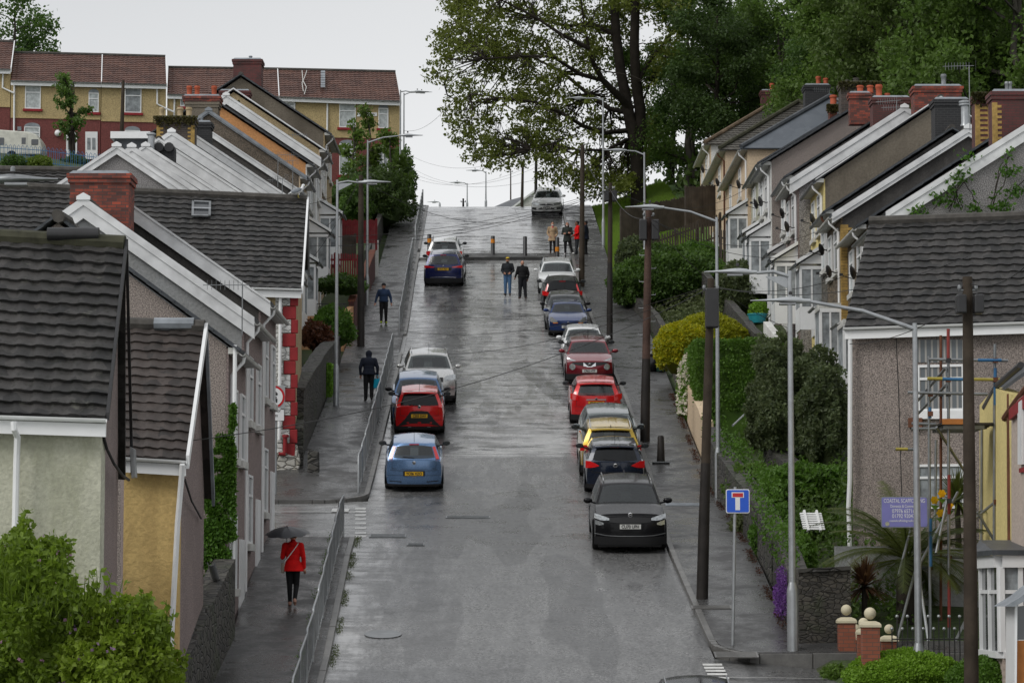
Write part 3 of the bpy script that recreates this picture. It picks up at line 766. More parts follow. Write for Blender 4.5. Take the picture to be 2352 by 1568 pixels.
 MB().box(min(Xw, Xw + s * .05), max(Xw, Xw + s * .05), Y0 + .005, Y1 - .02, zg, z1).build('front_wall', M[front], o, M=R_)
 xf = Xw + s * .05
 MB().box(min(xf, Xe - s * .03), max(xf, Xe - s * .03), Y0 - .1, Y1 - .12, z1 - .13, z1 + .005).build('soffit', M[fasc], o, M=R_)
 mb = MB(); gutter(mb, (Xe + s * .06, Y0 - .14, ze - .02), (Xe + s * .06, Y1 - .12, ze - .02), .065, (s, 0, 0)); mb.build('gutter', M[gut], o, smooth=30, M=R_)
 ux = (0, 1, 0); nr = (s, 0, 0); zf2 = z1 - 1.05; zf1 = z1 - 3.9
 yp = Y0 + .3
 MB().tube([(Xe + s * .06, yp, ze - .05), (Xe + s * .04, yp, ze - .18), (xf + s * .05, yp, ze - .45), (xf + s * .05, yp, zg + .8)], .042, 8).build('downpipe', M[pipe], o, smooth=40, M=R_)
 if windows:
  sl = M['white_old']
  window(o, (xf, Y0 + L * .3, zf2), ux, 1.0, 1.35, nr, sill=sl, curtain=False, R_=R_)
  window(o, (xf, Y0 + L * .72, zf2), ux, 1.0, 1.35, nr, sill=sl, curtain=True, R_=R_)
  dz = max(zt(xf, Y0 + L * .7), zr(Y0) + .5)
  df = MB().box(min(xf, xf + s * .06), max(xf, xf + s * .06), Y0 + L * .68, Y0 + L * .68 + .95, zf1 - 1.3, zf1 + .85).build('door', M[door], o, M=R_)
  window(o, (xf, Y0 + L * .3, zf1 + .1), ux, 1.4, 1.5, nr, sill=sl, curtain=False, R_=R_)
 rr = random.Random(int(Y0 * 7 + side))
 for i in range(dishes):
  dish(o, (xf, Y0 + .3 + i * .9, zf2 - .5 - i * 1.2 + rr.uniform(-.3, .3)), R_, s)
 if porch:
  w_, dp, kind = porch
  pz = z1 - 2.95; a = Y0 + .12; b_ = a + w_; X2 = xf + s * dp
  mb = MB()
  if kind == 'gable':          # upvc gabled porch front faces the road; pitched to both sides along Y, seen from its side
   mb.prism([(xf, a, pz), (X2, a, pz), (xf, a, pz + dp * .62)], (0, w_, 0))
   pr2 = mb.build('porch', M['white'], o, M=R_)
   mb = MB(); slabroof(mb, (X2 + s * .12, a - .1, pz - .03), (X2 + s * .12, b_ + .1, pz - .03), (xf, b_ + .1, pz + dp * .62 + .04), (xf, a - .1, pz + dp * .62 + .04), .06)
   mb.build('porch_roof', M['slate'], pr2, M=R_)
   mb = MB(); up = Vector((0, 0, .13)); A = Vector((X2 + s * .13, a - .14, pz - .02)); B = Vector((xf, a - .14, pz + dp * .62 + .05))
   mb.prism([A, B, B + up, A + up], (0, .04, 0)); mb.build('porch_barge', M['white'], pr2, M=R_)
  else:
   mb.box(min(xf, X2), max(xf, X2), a, b_, pz - .12, pz + .1)
   pr2 = mb.build('porch', M['white_old'], o, M=R_)
  mb = MB(); gutter(mb, (X2 + s * .16, a - .1, pz - .03), (X2 + s * .16, b_ + .1, pz - .03), .06, (s, 0, 0)); mb.build('porch_gutter', M['galv_dark'], pr2, smooth=30, M=R_)
  zb = pz - 2.3
  mb = MB()
  for yy in (a, b_ - .08):
   mb.box(min(X2, X2 - s * .08), max(X2, X2 - s * .08), yy, yy + .08, zb, pz - .1)
  mb.box(min(xf, X2), max(xf, X2), a + .002, a + .05, zb, zb + .8)
  mb.box(min(X2 - s * .002, X2 - s * .06), max(X2 - s * .002, X2 - s * .06), a + .08, b_ - .08, zb, zb + .8)
  mb.box(min(xf, X2), max(xf, X2), a - .004, a + .055, pz - .2, pz - .08)
  for k in (.0, .47, .94): mb.box(*sorted((xf + s * (k * dp), xf + s * (k * dp + .06))), a + .004, a + .045, zb + .8, pz - .2)
  mb.build('porch_frame', M['white'], pr2, M=R_)
  mb = MB(); mb.box(min(xf, X2), max(xf, X2) - 0, a + .02, a + .035, zb + .8, pz - .2); mb.box(*sorted((X2 - s * .02, X2 - s * .035)), a + .08, b_ - .08, zb + .8, pz - .12)
  mb.build('pane', M['curtain'], pr2, M=R_)
 o['_k'] = 1
 return o, R_
hip_ridge = {}
def zline(Y, x1, y1, m, X):
 z = 10
 for _ in range(3):
  px = 1176 + X * scl(Y, z); z = P(px, y1 + m * (px - x1), Y).z
 return z
GL = 'terraced houses stepping up the left side of the hill'
UL = [ # Y, verge line x1,y1,slope, gable, front, roof, barge, cap, board, label, wall colour label
 (91.0, 295, 350, .67, 'dash_grey', 'white_wall', 'tile_black', 'white', .12, .2, 'house with grey pebbledash gable and white bargeboards, first behind the long tiled roof'),
 (94.6, 312, 340, .67, 'dash_grey', 'white_wall', 'tile_black', 'white', .2, .12, 'house whose thin white verge lies just above the first grey pebbledash gable'),
 (98.2, 335, 332, .64, 'dark_render', 'beige', 'tile_black', 'white', .12, .26, 'house with a yellow capped gable tip behind the small black cowled chimney'),
 (101.8, 357, 312, .65, 'dark_render', 'white_wall', 'slate', 'white', .1, .4, 'house with broad white gable boards below the mossy brick chimney'),
 (105.6, 387, 295, .65, 'grey_render', 'beige', 'slate', 'white', .18, .38, 'house with tall smooth grey gable and double white bargeboards'),
 (110.4, 450, 310, .66, 'dark_render', 'white_wall', 'slate', 'white', .1, .3, 'house with white verge running down from the dark brick chimney'),
 (114.4, 500, 311, .66, 'dark_render', 'white_wall', 'slate', 'white', .06, .2, 'house with white bargeboard starting beside the tall rendered chimney'),
 (118.4, 510, 272, .68, 'dash_dark', 'beige', 'slate', 'lead', .14, .06, 'house with brown pebbledash gable and pale blue verge under the orange wall'),
 (122.2, 550, 265, .665, 'peach', 'white_wall', 'slate', None, 0, 0, 'house with bright orange gable wall and dark slate verge'),
 (125.6, 588, 262, .67, 'dark_render', 'white_wall', 'slate', 'white', .12, .34, 'house with wide white bargeboard above the orange gable'),
 (128.8, 588, 237, .67, 'dash_tan', 'beige', 'slate', 'white', .07, 0, 'house with tan pebbledash gable streaked black under a thin white verge'),
 (132.2, 603, 202, .66, 'brown_render', 'dash_tan', 'slate', None, 0, 0, 'topmost house of the left terrace with brown gable and big maroon chimney'),
]
left_houses = []
for i, (Y, x1, y1, mm, gb, fr, rf, bg, cp, bd, lab) in enumerate(UL):
 Y1 = UL[i + 1][0] if i + 1 < len(UL) else Y + 5.5
 Xe, Xr, Xb = -8.6 if i < 9 else -8.5, -12.75, -17.0
 off = .1
 ze = zline(Y, x1, y1, mm, Xe) - off; zrd = zline(Y, x1, y1, mm, Xr) - off
 h, R_ = terrace_house('terraced_house', lab, Y, Y1, -1, Xe, Xr, Xb, ze, zrd, gb, fr, rf, bg, cp, bd, group=GL,
  porch=(1.5, .95, 'gable') if i in (4, 6, 8, 10) else ((1.6, .8, 'flat') if i in (2, 5) else None), dishes=0)
 left_houses.append((h, R_))
def LH(i): return left_houses[i]
h, R_ = LH(4); chimney(h, 357, 450, 268, 330, 108.5, .9, 'brick_dark', [(365, 378, 247), (406, 422, 247), (426, 442, 247)], R_, potm='pot_buff', moss=True, quoin=True, label='mossy brick chimney with yellow quoins')
h, R_ = LH(5); chimney(h, 450, 487, 279, 330, 111.4, .8, 'brick_black', [(460, 467, 269)], R_, potm='lead')
h, R_ = LH(7); chimney(h, 425, 504, 233, 330, 119.2, .8, 'brown_render', [], R_, label='tall stained render chimney')
chimney(h, 419, 507, 219, 238, 119.15, .9, 'brick_red', [(428, 442, 198), (446, 460, 198), (485, 499, 198)], R_, label='red corbelled chimney head')
h, R_ = LH(9); chimney(h, 505, 548, 232, 300, 126.2, .7, 'brick_dark', [], R_, moss=True)
h, R_ = LH(10); chimney(h, 503, 575, 207, 290, 129.6, .8, 'brick_maroon', [], R_)
h, R_ = LH(11); chimney(h, 533, 603, 135, 262, 135.2, 1.1, 'brick_maroon', [(571, 580, 129)], R_, potm='lead', label='big maroon brick chimney')
h, R_ = LH(2)
mb = MB(); a = P(354, 372, 99.3)
mb.box(a.x, a.x + .72, 99.2, 99.8, a.z - .6, a.z + .5); st = mb.build('chimney', M['brick_black'], h, M=R_)
mb = MB()
for dx in (.18, .54): mb.tube([(a.x + dx, 99.1, a.z + .5), (a.x + dx, 99.9, a.z + .5)], .17, 10)
mb.build('chimney_pot', M['black'], st, smooth=40, M=R_)
h, R_ = LH(0)
p = P(240, 392, 90.9); mb = MB(); mb.lathe([(.13, -.6), (.13, 0), (.2, .02), (.2, .08), (.13, .1), (.13, .14), (.2, .16), (.2, .22), (.13, .24), (.2, .3), (.2, .38), (.05, .42)], c=(p.x, 92, p.z - .1), n=14); mb.build('flue', M['galv'], h, smooth=40, M=R_)
h, R_ = LH(2)
p = P(343, 330, 98.4); MB().lathe([(.12, -.4), (.12, .35), (.17, .38), (.17, .44), (.1, .46)], c=(p.x, 98.9, p.z), n=12).build('flue', M['galv'], h, smooth=40, M=R_)
h, R_ = LH(3)
a, c = P(270, 312, 103), P(345, 312, 103); mb = MB(); mb.box(a.x, c.x, 102.2, 105.4, a.z - 1.6, a.z - .25); d_ = mb.build('dormer', M['slate'], h, M=R_)
MB().box(a.x - .12, c.x + .12, 102.0, 105.4, a.z - .25, a.z).build('dormer_fascia', M['white'], d_, M=R_)
for (i, px, py, Y, hh, ang) in ((5, 638, 400, 112, 1.3, .2), (6, 672, 440, 114.2, 1.8, 2.8), (9, 672, 330, 127, 1.0, .3), (4, 648, 440, 108, 1.0, 2.6)):
 h, R_ = LH(i); aerial(h, P(px, py + 30, Y), R_, hh, .7, ang)
GB = 'terraced houses just below the junction on the left'
LO = []
def low(Y0, Y1, Xe, Xr, ze, zrd, Xb, gb, fr, lab, barge='white', cap=.16, board=.28, roof='slate', fr_x=.3):
 h, R_ = terrace_house('terraced_house', lab, Y0, Y1, -1, Xe, Xr, Xb, ze, zrd, gb, fr, roof, barge, cap, board, group=GB, ov=fr_x, windows=False, gut='white_old')
 s = 1; xf = Xe - fr_x + .05; z1 = ze - .35; L = Y1 - Y0
 for k in (.3, .75):
  window(h, (xf, Y0 + L * k, z1 - 1.1), (0, 1, 0), .95, 1.5, (1, 0, 0), sill=M['white_old'], curtain=False, R_=R_)
 window(h, (xf, Y0 + L * .3, z1 - 3.9), (0, 1, 0), 1.1, 1.6, (1, 0, 0), sill=M['white_old'], curtain=False, R_=R_)
 MB().box(xf - .02, xf + .05, Y0 + L * .68, Y0 + L * .68 + .9, z1 - 5.7, z1 - 3.6).build('door', M['white'], h, M=R_)
 return h, R_
Yc, Yd, Ye_, Yf0 = 61.0, 65.0, 69.8, 74.4
def zz(Y, px, py): return P(px, py, Y).z
Cx = zz(Yc, 125, 490)
hC = low(Yc, Yd, -5.85, -9.82, zline(Yc, 290, 609, .735, -5.85) - .08, zline(Yc, 290, 609, .735, -9.82) - .08, -13.6, 'dash_brown', 'dash_pink', 'brown pebbledash end house with ivy on its corner and ragged slate verge', barge=None)
hD = low(Yd, Ye_, -5.9, -9.85, zline(Yd, 192, 450, .705, -5.9) - .12, zline(Yd, 192, 450, .705, -9.85) - .12, -13.6, 'grey_render', 'dash_pink', 'house with smooth pale grey gable and long double white bargeboard', cap=.2, board=.30)
hE = low(Ye_, Yf0, -5.95, -9.9, zline(Ye_, 304, 470, .70, -5.95) - .1, zline(Ye_, 304, 470, .70, -9.9) - .1, -13.8, 'dark_render', 'dash_pink', 'house with dark stained gable and broad white bargeboard beside the red chimney', cap=.06, board=.34)
h, R_ = hE
chimney(h, 155, 302, 396, 540, Yd + 3.2, 1.0, 'brick_red', [], R_, cap='plain', label='broad red brick chimney with white runs', moss=False)
h, R_ = hD
aerial(h, P(556, 770, 64.4), R_, 1.15, .9, 3.14);
h, R_ = hC
MB().tube([P(540, 792, 60.9), P(538, 1000, 60.9), P(534, 1470, 60.9)], .045, 8).build('downpipe', M['white'], h, smooth=40, M=R_)
MB().tube([P(97, 497, 60.7) + Vector((.35, 0, 0)), P(97, 497, 60.7) + Vector((.4, 1.0, 0))], .14, 8).build('ridge_tile', M['ridge'], h, smooth=40, M=R_)
def front_house(name, label, eL, eR, rL, rR, YeL, YeR, YrL, YrR, zg, wallm, sidem, roofm, side, group=None, row=.26, colw=.3, verge='white', fascia=.22,
    gut='white', inset=.25, back=None, depth_back=4, amp=.022, lift=.05, sidedir=None, backdrop=None, prof=6, ridge='ridge', wallinset=None, gdrop=0, bkd=None):
 """px corners of eave and ridge; side=+1: its gable end shows on the right, -1: on the left"""
 A, B = P(*eL, YeL), P(*eR, YeR); C_, D = P(*rR, YrR), P(*rL, YrL)
 o = thing(name, label, 'house', (A + B) * .5 * 1.0, group=group); o.location.z = zg; R_ = rel(o)
 ux = (B - A); ux.z = 0; ux.normalize(); nr = Vector((ux.y, -ux.x, 0))          # outward = towards viewer
 mb = MB(); tile_roof(mb, A, B, C_, D, row, colw, lift, amp, prof)
 bk = -nr if bkd is None else Vector(bkd).normalized()
 bd = depth_back; bz = backdrop if backdrop is not None else (D.z - A.z) / max(.5, ((D - A) - Vector((0, 0, (D - A).z))).dot(bk)) * bd
 E, F = D + bk * bd - Vector((0, 0, bz)), C_ + bk * bd - Vector((0, 0, bz))
 slabroof(mb, D, C_, F, E, .06)
 slabroof(mb, A - Vector((0, 0, .07)), B - Vector((0, 0, .07)), C_ - Vector((0, 0, .07)), D - Vector((0, 0, .07)), .05)
 rf = mb.build('roof', M[roofm], o, M=R_, smooth=28)
 MB().tube([D + (D - C_).normalized() * .0 + Vector((0, 0, .05)), C_ + Vector((0, 0, .05))], .13, 8).build('ridge_tile', M[ridge], rf, smooth=40, M=R_)
 wi = inset if wallinset is None else wallinset
 a, b_ = A - nr * inset + ux * .15, B - nr * inset - ux * .15
 if side > 0: b_ = B - nr * inset - ux * wi
 else: a = A - nr * inset + ux * wi
 top = min(a.z, b_.z) + .02
 a1, b1 = Vector((a.x, a.y, zg)), Vector((b_.x, b_.y, zg)); a2, b2 = Vector((a.x, a.y, A.z + .02)), Vector((b_.x, b_.y, B.z + .02))
 MB().prism([a1, b1, b2, a2], -nr * .3).build('front_wall', M[wallm], o, M=R_)
 run = (D - A).dot(bk)
 for end in (1, -1):
  base = b_ if end > 0 else a
  e0, r0, k0 = (B, C_, F) if end > 0 else (A, D, E)
  w0 = Vector((base.x, base.y, 0)) + bk * .3; iw = ux * (end * wi)
  wr = Vector((r0.x, r0.y, 0)) - iw; wk = Vector((k0.x, k0.y, 0)) - iw - bk * .25
  gd = gdrop if end == side else .7
  zA = e0.z + (r0.z - e0.z) * (inset + .3) / max(run, .1) - .1 - gd
  pol = [w0 + Vector((0, 0, zg)), w0 + Vector((0, 0, zA)), wr + Vector((0, 0, r0.z - .14 - gd)), wk + Vector((0, 0, k0.z + .1)), wk + Vector((0, 0, zg))]
  MB().prism(pol, -ux * end * .25).build('gable_wall', M[sidem], o, M=R_)
 up = Vector((0, 0, 1))
 MB().prism([A + up * -.02, B + up * -.02, B - up * (fascia + .05), A - up * (fascia + .05)], -nr * .05).build('fascia', M[gut], o, M=R_)
 mb = MB(); gutter(mb, A + nr * .06 - ux * .02, B + nr * .06 + ux * .02, .065, nr); mb.build('gutter', M[gut], o, smooth=30, M=R_)
 if verge:
  e0, r0, k0 = (B, C_, F) if side > 0 else (A, D, E)
  d = ux * side
  mb = MB();
  mb.prism([e0 + up * .1 , r0 + up * .12, r0 - up * .12, e0 - up * .14], d * .06)
  mb.build('verge', M[verge], rf, M=R_)
  mb = MB(); mb.prism([r0 + up * .12, k0 + up * .1, k0 - up * .14, r0 - up * .12], d * .06); mb.build('back_verge', M['lead'], rf, M=R_)
 return o, R_, A, B, C_, D, ux, nr
def pipe_px(h, R_, pts, Y, r=.045, m='white'):
 MB().tube([P(x, y, yy) for (x, y), yy in zip(pts, Y if isinstance(Y, list) else [Y] * len(pts))], r, 8).build('downpipe', M[m], h, smooth=40, M=R_)
hA = front_house('house', 'near house with cream green front wall, black tiled roof and pink pebbledash side', (-190, 948), (243, 962), (-190, 541), (287, 566), 43.2, 43, 45.9, 45.6, -6.5, 'cream', 'dash_pink', 'tile_black', 1, depth_back=4.2, backdrop=3.6, bkd=(-.125, 1, 0), row=.245, colw=.30, verge=None, wallinset=.12, amp=.022, lift=.07, ridge='ridge_moss')
o, R_, A, B, C_, D, ux, nr = hA
pipe_px(o, R_, [(32, 968), (32, 985), (40, 1003), (38, 1060), (34, 1235)], [42.85, 42.85, 43.0, 43.1, 43.1], .05)
up = Vector((0, 0, 1))
Bk = P(300, 1085, 49.6)
MB().prism([C_ + up * .12, Bk + up * .1, Bk - up * .04, C_ - up * .02], (.05, 0, 0)).build('bargeboard', M['black'], o, M=R_)
MB().prism([C_ + up * .1, B + up * .1, B - up * .02, C_ - up * .02], (.05, 0, 0)).build('bargeboard', M['black'], o, M=R_)
MB().prism([P(290, 1025, 48.9) + Vector((.06, 0, 0)), P(299, 1030, 48.9) + Vector((.06, 0, 0)), P(302, 1095, 48.95) + Vector((.06, 0, 0)), P(294, 1098, 48.95) + Vector((.06, 0, 0))], (0, .3, 0)).build('eaves_box', M['galv'], o, M=R_)
MB().tube([C_ + Vector((-1.25, 0, .2)), C_ + Vector((-.42, 0, .2))], .11, 10).build('vent_ridge', M['black'], o, smooth=40, M=R_)
MB().tube([P(232, 980, 43.2), P(245, 1030, 43.5), P(262, 1065, 44.4), P(282, 1092, 46.2), P(296, 1102, 48)], .025, 6).build('cable', M['cable'], o, M=R_)
hB = front_house('house', 'small ochre rendered house with brown tiled roof and thin white verge', (262, 1048), (427, 1058), (262, 749), (470, 756), 51, 51, 53.6, 53.4, -5.8, 'ochre', 'dash_pink', 'tile_brown', 1, depth_back=3.0, backdrop=3.1, bkd=(-.05, 1, 0), row=.235, colw=.27, wallinset=.14)
o, R_, A, B, C_, D, ux, nr = hB
pipe_px(o, R_, [(419, 1066), (418, 1085), (408, 1200), (388, 1568)], [50.85, 50.9, 51.05, 51.1], .05)
MB().tube([C_ + Vector((-.95, 0, .1)), C_ + Vector((-.2, 0, .1))], .12, 8).build('ridge_tile', M['lead'], o, smooth=40, M=R_)
MB().tube([P(424, 1100, 51.2), P(440, 1150, 52.5), P(462, 1190, 55)], .02, 6).build('cable', M['cable'], o, M=R_)
MB().tube([P(407, 1345, 51.4), P(425, 1375, 53), P(452, 1435, 56)], .03, 6).build('cable', M['cable'], o, M=R_)
a = P(462, 1270, 56.4)
mb = MB(); gutter(mb, P(466, 1290, 55.8) + Vector((.16, 0, 0)), P(486, 1335, 59) + Vector((.1, 0, 0)), .08, (1, 0, 0)); mb.tube([P(486, 1335, 58.8) + Vector((.12, 0, 0)), P(488, 1352, 58.8) + Vector((.12, 0, -.05))], .05, 8)
mb.build('gutter', M['galv_dark'], o, smooth=40, M=R_)
hF = front_house('corner_house', 'corner house above the junction with long dark tiled roof, skylight and red and white quoins', (-60, 640), (692, 664), (-60, 427), (705, 461), 83.9, 84.4, 87.6, 88.6, 1.0, 'dash_tan', 'dash_tan', 'tile_black', 1, depth_back=2.2, row=.29, colw=.33, inset=.3, wallinset=.18, gdrop=1.0)
oF, RF, A, B, C_, D, ux, nr = hF
YF = B.y + .3
def qx(px, Y=None): return P(px, 800, YF - .02).x
mb1, mb2 = MB(), MB();
py = 672; i = 0; rr = random.Random(4)
sF = 77.5
z = P(660, 672, YF).z
xr_ = P(684, 900, YF).x
zlow = P(660, 1040, YF).z
MB().box(P(632, 800, YF).x, P(650, 800, YF).x, YF - .06, YF - .01, zlow - .3, z + .0).build('white_panel', M['stone_white'], oF, M=RF)
while z > zlow:
 hgt = .42 if i % 2 == 0 else .40
 xl = P(650 + (0 if i % 2 else 17) + rr.uniform(-2, 2), 900, YF).x
 mb1.box(xl, xr_ - (.0 if i % 2 == 0 else .06), YF - .1 - rr.uniform(0, .02), YF - .01, z - hgt + .012, z)
 mb2.box(P(638, 900, YF).x, xl - .01, YF - .085 - rr.uniform(0, .02), YF - .01, z - hgt + .02, z)
 z -= hgt; i += 1
mb1.build('red_quoin', M['red_paint'], oF, M=RF, bevel=.02); mb2.build('white_quoin', M['stone_white'], oF, M=RF, bevel=.015)
mb = MB()
a, c = P(633, 1040, YF), P(690, 1040, YF)
mb.prism([(a.x, YF - .25, P(640, 1150, YF).z - .3), (c.x - .25, YF - .25, P(640, 1150, YF).z - .3), (c.x, YF - .12, P(640, 1060, YF).z), (c.x - .1, YF - .08, P(640, 1020, YF).z), (a.x, YF - .12, P(640, 1040, YF).z)], (0, .3, 0))
mb.build('stone_base', stone('peeling_white_stone', (.55, .54, .5), (.3, .28, .23), (.1, .09, .07), sc=3, moss=.4, mcol=(.14, .13, .1)), oF, M=RF, bevel=.03)
MB().tube([P(644, 664, YF - .2), P(643, 800, YF - .2), P(641, 1010, YF - .2)], .05, 8).build('downpipe', M['white'], oF, smooth=40, M=RF)
mb = MB(); mb.tube([P(655, 1000, YF - .2), P(654, 1040, YF - .2)], .06, 10); mb.tube([P(656, 998, YF - .2), P(656, 1004, YF - .2)], .1, 10); mb.tube([P(640, 1042, YF - .2), P(656, 1042, YF - .2)], .05, 8)
mb.build('soil_pipe', M['red_paint'], oF, smooth=40, M=RF)
def roofpt(u, v): return (A + (B - A) * u) * (1 - v) + (D + (C_ - D) * u) * v
def roof_uv(px, py):
 best = None
 for _ in range(1):
  u, v = .5, .5
  for it in range(30):
   p0 = Vector(proj(roofpt(u, v))); e = 1e-3
   pu = (Vector(proj(roofpt(u + e, v))) - p0) / e; pv = (Vector(proj(roofpt(u, v + e))) - p0) / e
   d = Vector((px, py)) - p0; det = pu.x * pv.y - pu.y * pv.x
   u += (d.x * pv.y - d.y * pv.x) / det; v += (pu.x * d.y - pu.y * d.x) / det
 return u, v
nF = ((B - A).cross(D - A)).normalized(); nF = -nF if nF.z < 0 else nF
q = [roofpt(*roof_uv(*t)) + nF * .1 for t in ((440, 505), (484, 506), (485, 472), (441, 470))]
sk = MB()
for k in range(4):
 a, c = q[k], q[(k + 1) % 4]; w_ = ((q[0] + q[2]) * .5 - (a + c) * .5).normalized() * .07
 sk.slab(a, c, c + w_, a + w_, nF * .07)
sk = sk.build('skylight', M['galv_dark'], oF, M=RF)
MB().slab(*q, nF * .02).build('pane', M['glass'], sk, M=RF)
m_ = (q[0] + q[3]) / 2; m2 = (q[1] + q[2]) / 2
MB().slab(m_ - (q[3] - q[0]) * .02 + nF * .03, m2 - (q[3] - q[0]) * .02 + nF * .03, m2 + (q[3] - q[0]) * .05 + nF * .03, m_ + (q[3] - q[0]) * .05 + nF * .03, nF * .04).build('bar', M['galv'], sk, M=RF)
hF2 = front_house('house', 'dark tiled roof rising behind the long corner roof at the left edge', (-60, 440), (250, 444), (-60, 392), (270, 396), 91.5, 91.9, 93.2, 93.6, 3, 'dash_grey', 'dash_grey', 'tile_black', 1, depth_back=2, row=.29, verge=None)
hH = front_house('house', 'big brown pebbledash house with black tiled roof and white gutter behind the scaffold', (1940, 753), (2560, 733), (1997, 513), (2600, 492), 68.3, 66.4, 71.2, 69.2, -1.2, 'dash_brown', 'dash_brown', 'tile_black', -1, depth_back=3, row=.285, colw=.33, verge=None, inset=.3, wallinset=.1)
oH, RH, A, B, C_, D, ux, nr = hH
pipe_px(oH, RH, [(1952, 762), (1953, 800), (1952, 1100), (1949, 1160), (1953, 1290)], [68.3, 68.35, 68.35, 68.4, 68.4], .055)
MB().tube([P(2058, 770, 68), P(2064, 900, 68), P(2072, 1165, 68)], .012, 5).build('cable', M['cable'], oH, M=RH)
def wallpt(px, py, O=A - nr * .3):
 r = ray(px, py); t = O.dot(nr) / r.dot(nr); return r * t
def rwin(px0, px1, py0, py1, par, R_, O, nr, ux, frame='white', **kw):
 a, c = wallpt(px0, py1, O), wallpt(px1, py0, O); w_ = (c - a).dot(ux);
 return window(par, (a + c) * .5 , ux, abs(w_), c.z - a.z, nr, R_=R_, **kw)
Ow = A - nr * .3
stripes = plain('vertical_blinds', (.10, .115, .13), .5, var=.1)
m_, nt_, b_ = _new('blinds'); v_ = coords(nt_); sp_ = N(nt_, 'ShaderNodeTexWave'); sp_.inputs['Scale'].default_value = 2.2; sp_.bands_direction = 'X'; nt_.links.new(v_, sp_.inputs['Vector'])
nt_.links.new(mixc(nt_, ramp(nt_, sp_.outputs['Fac'], .7, .9), (.10, .115, .125), (.30, .29, .27)), b_.inputs['Base Color']); b_.inputs['Roughness'].default_value = .15
M['blinds'] = m_
rwin(2108, 2215, 836, 945, oH, RH, Ow, nr, ux, mode='sash', pane_mat=M['blinds'])
MB().prism([wallpt(2108, 832), wallpt(2215, 832), wallpt(2215, 780), wallpt(2108, 780)], nr * .03).build('window_head', M['blinds'], oH, M=RH)
MB().prism([wallpt(2104, 962), wallpt(2220, 962), wallpt(2220, 943), wallpt(2104, 943)], nr * .1).build('window_board', M['white'], oH, M=RH)
rwin(2108, 2215, 1065, 1168, oH, RH, Ow, nr, ux, mode='sash', pane_mat=M['curtain'])
MB().prism([wallpt(2088, 960), wallpt(2120, 960), wallpt(2120, 982), wallpt(2088, 982)], nr * .15).build('extractor', M['rust'], oH, M=RH)
GR = 'terraced houses stepping up the right side of the hill'
UR = [ # Y, Xe, verge x1,y1,slope(neg), half, gable, front, roof, barge, cap, board, hip, porch, label
 (78.5, 2033, 487, .627, 4.4, 'dash_grey', 'stone_dark', 'slate', 'white', .18, .3, 0, None, 'near house of the right terrace with creeper on its grey pebbledash gable'),
 (85.5, 1966, 517, .655, 4.3, 'dark_render', 'stone_q', 'slate', None, 0, 0, 0, (1.6, .7, 'flat'), 'stone fronted house with yellow quoins and dark sooty gable'),
 (90.3, 1910, 491, .637, 4.4, 'dark_render', 'stone_q', 'slate_blue', 'white', .2, .12, 0, (1.5, .7, 'flat'), 'house with white painted stone front and white verge over a sooty gable'),
 (94.4, 1893, 483, .655, 4.3, 'dark_render', 'stone', 'slate', None, 0, 0, 0, None, 'house with orange downpipe and slate covered gable'),
 (98.2, 1872, 412, .66, 4.4, 'brown_render', 'yellow', 'slate', 'white', .05, 0, 0, (1.6, .85, 'gable'), 'house with bright yellow front and large patched brown gable'),
 (102.6, 1813, 413, .641, 4.2, 'dash_grey', 'dash_pink', 'slate', 'white', .2, .34, 0, (1.5, .85, 'gable'), 'house with wide white bargeboard and pink pebbledash front'),
 (107.2, 1802, 404, .64, 4.2, 'dash_grey', 'white_wall', 'slate', None, 0, 0, 0, (1.5, .85, 'gable'), 'house with grey speckled gable above a white rendered front'),
 (112.0, 1752, 372, .617, 4.2, 'dash_brown', 'white_wall', 'slate', None, 0, 0, 0, (1.5, .85, 'gable'), 'house with brown speckled gable and white gabled porch'),
 (117.0, 1741, 372, .60, 4.2, 'dash_brown', 'cream', 'slate', None, 0, 0, 0, (1.5, .85, 'gable'), 'house with cream front just below the blue slate hip'),
 (124.0, 1701, 339, .53, 4.3, 'beige', 'beige', 'slate_blue', None, 0, 0, 3.2, (1.5, .85, 'gable'), 'beige house with smooth blue slate hipped roof'),
 (137.0, 1652, 342, .556, 4.2, 'beige', 'beige', 'tile_grey', None, 0, 0, 3.0, None, 'beige house with mossy grey hipped roof, second from the top'),
 (149.0, 1618, 329, .553, 4.1, 'white_wall', 'beige', 'tile_grey', None, 0, 0, 3.0, None, 'topmost house of the right terrace with lichened grey hipped roof'),
]
M['stone_q'] = stone('brown_stone_front', (.20, .15, .09), (.10, .075, .05), (.03, .025, .02), sc=3.5, moss=.1)
hip_ridge.update({UR[9][-1]: 'slate', UR[10][-1]: 'ridge_moss', UR[11][-1]: 'ridge_red'})
right_houses = []
for i, (Y, x1, y1, mm, half, gb, fr, rf, bg, cp, bd, hp, porch, lab) in enumerate(UR):
 Y1 = UR[i + 1][0] if i + 1 < len(UR) else Y + 8
 z = 12
 for _ in range(4):
  Xe = (x1 - 1176) / scl(Y, z); z = P(x1, y1, Y).z
 Xr, Xb = Xe + half, Xe + 2 * half
 off = .1; ze = z - off; zrd = zline(Y, x1, y1, -mm, Xr) - off
 if hp: Yh = Y + hp; zrd = zrd * Yh / Y
 h, R_ = terrace_house('terraced_house', lab, Y, Y1, 1, Xe, Xr, Xb, ze, zrd, gb, fr, rf, bg, cp, bd, group=GR, hip=hp, porch=porch,
  gut='white_old' if i in (1, 2, 5, 9, 10, 11) else 'galv_dark', dishes=2 if i in (5, 9) else 1, pipe='rust' if i in (3, 10) else 'white')
 right_houses.append((h, R_, Xe, ze))
def RH_(i): return right_houses[i][0], right_houses[i][1]
def ch(i, *a, **k):
 h, R_ = RH_(i); return chimney(h, *a, R_=R_, **k)
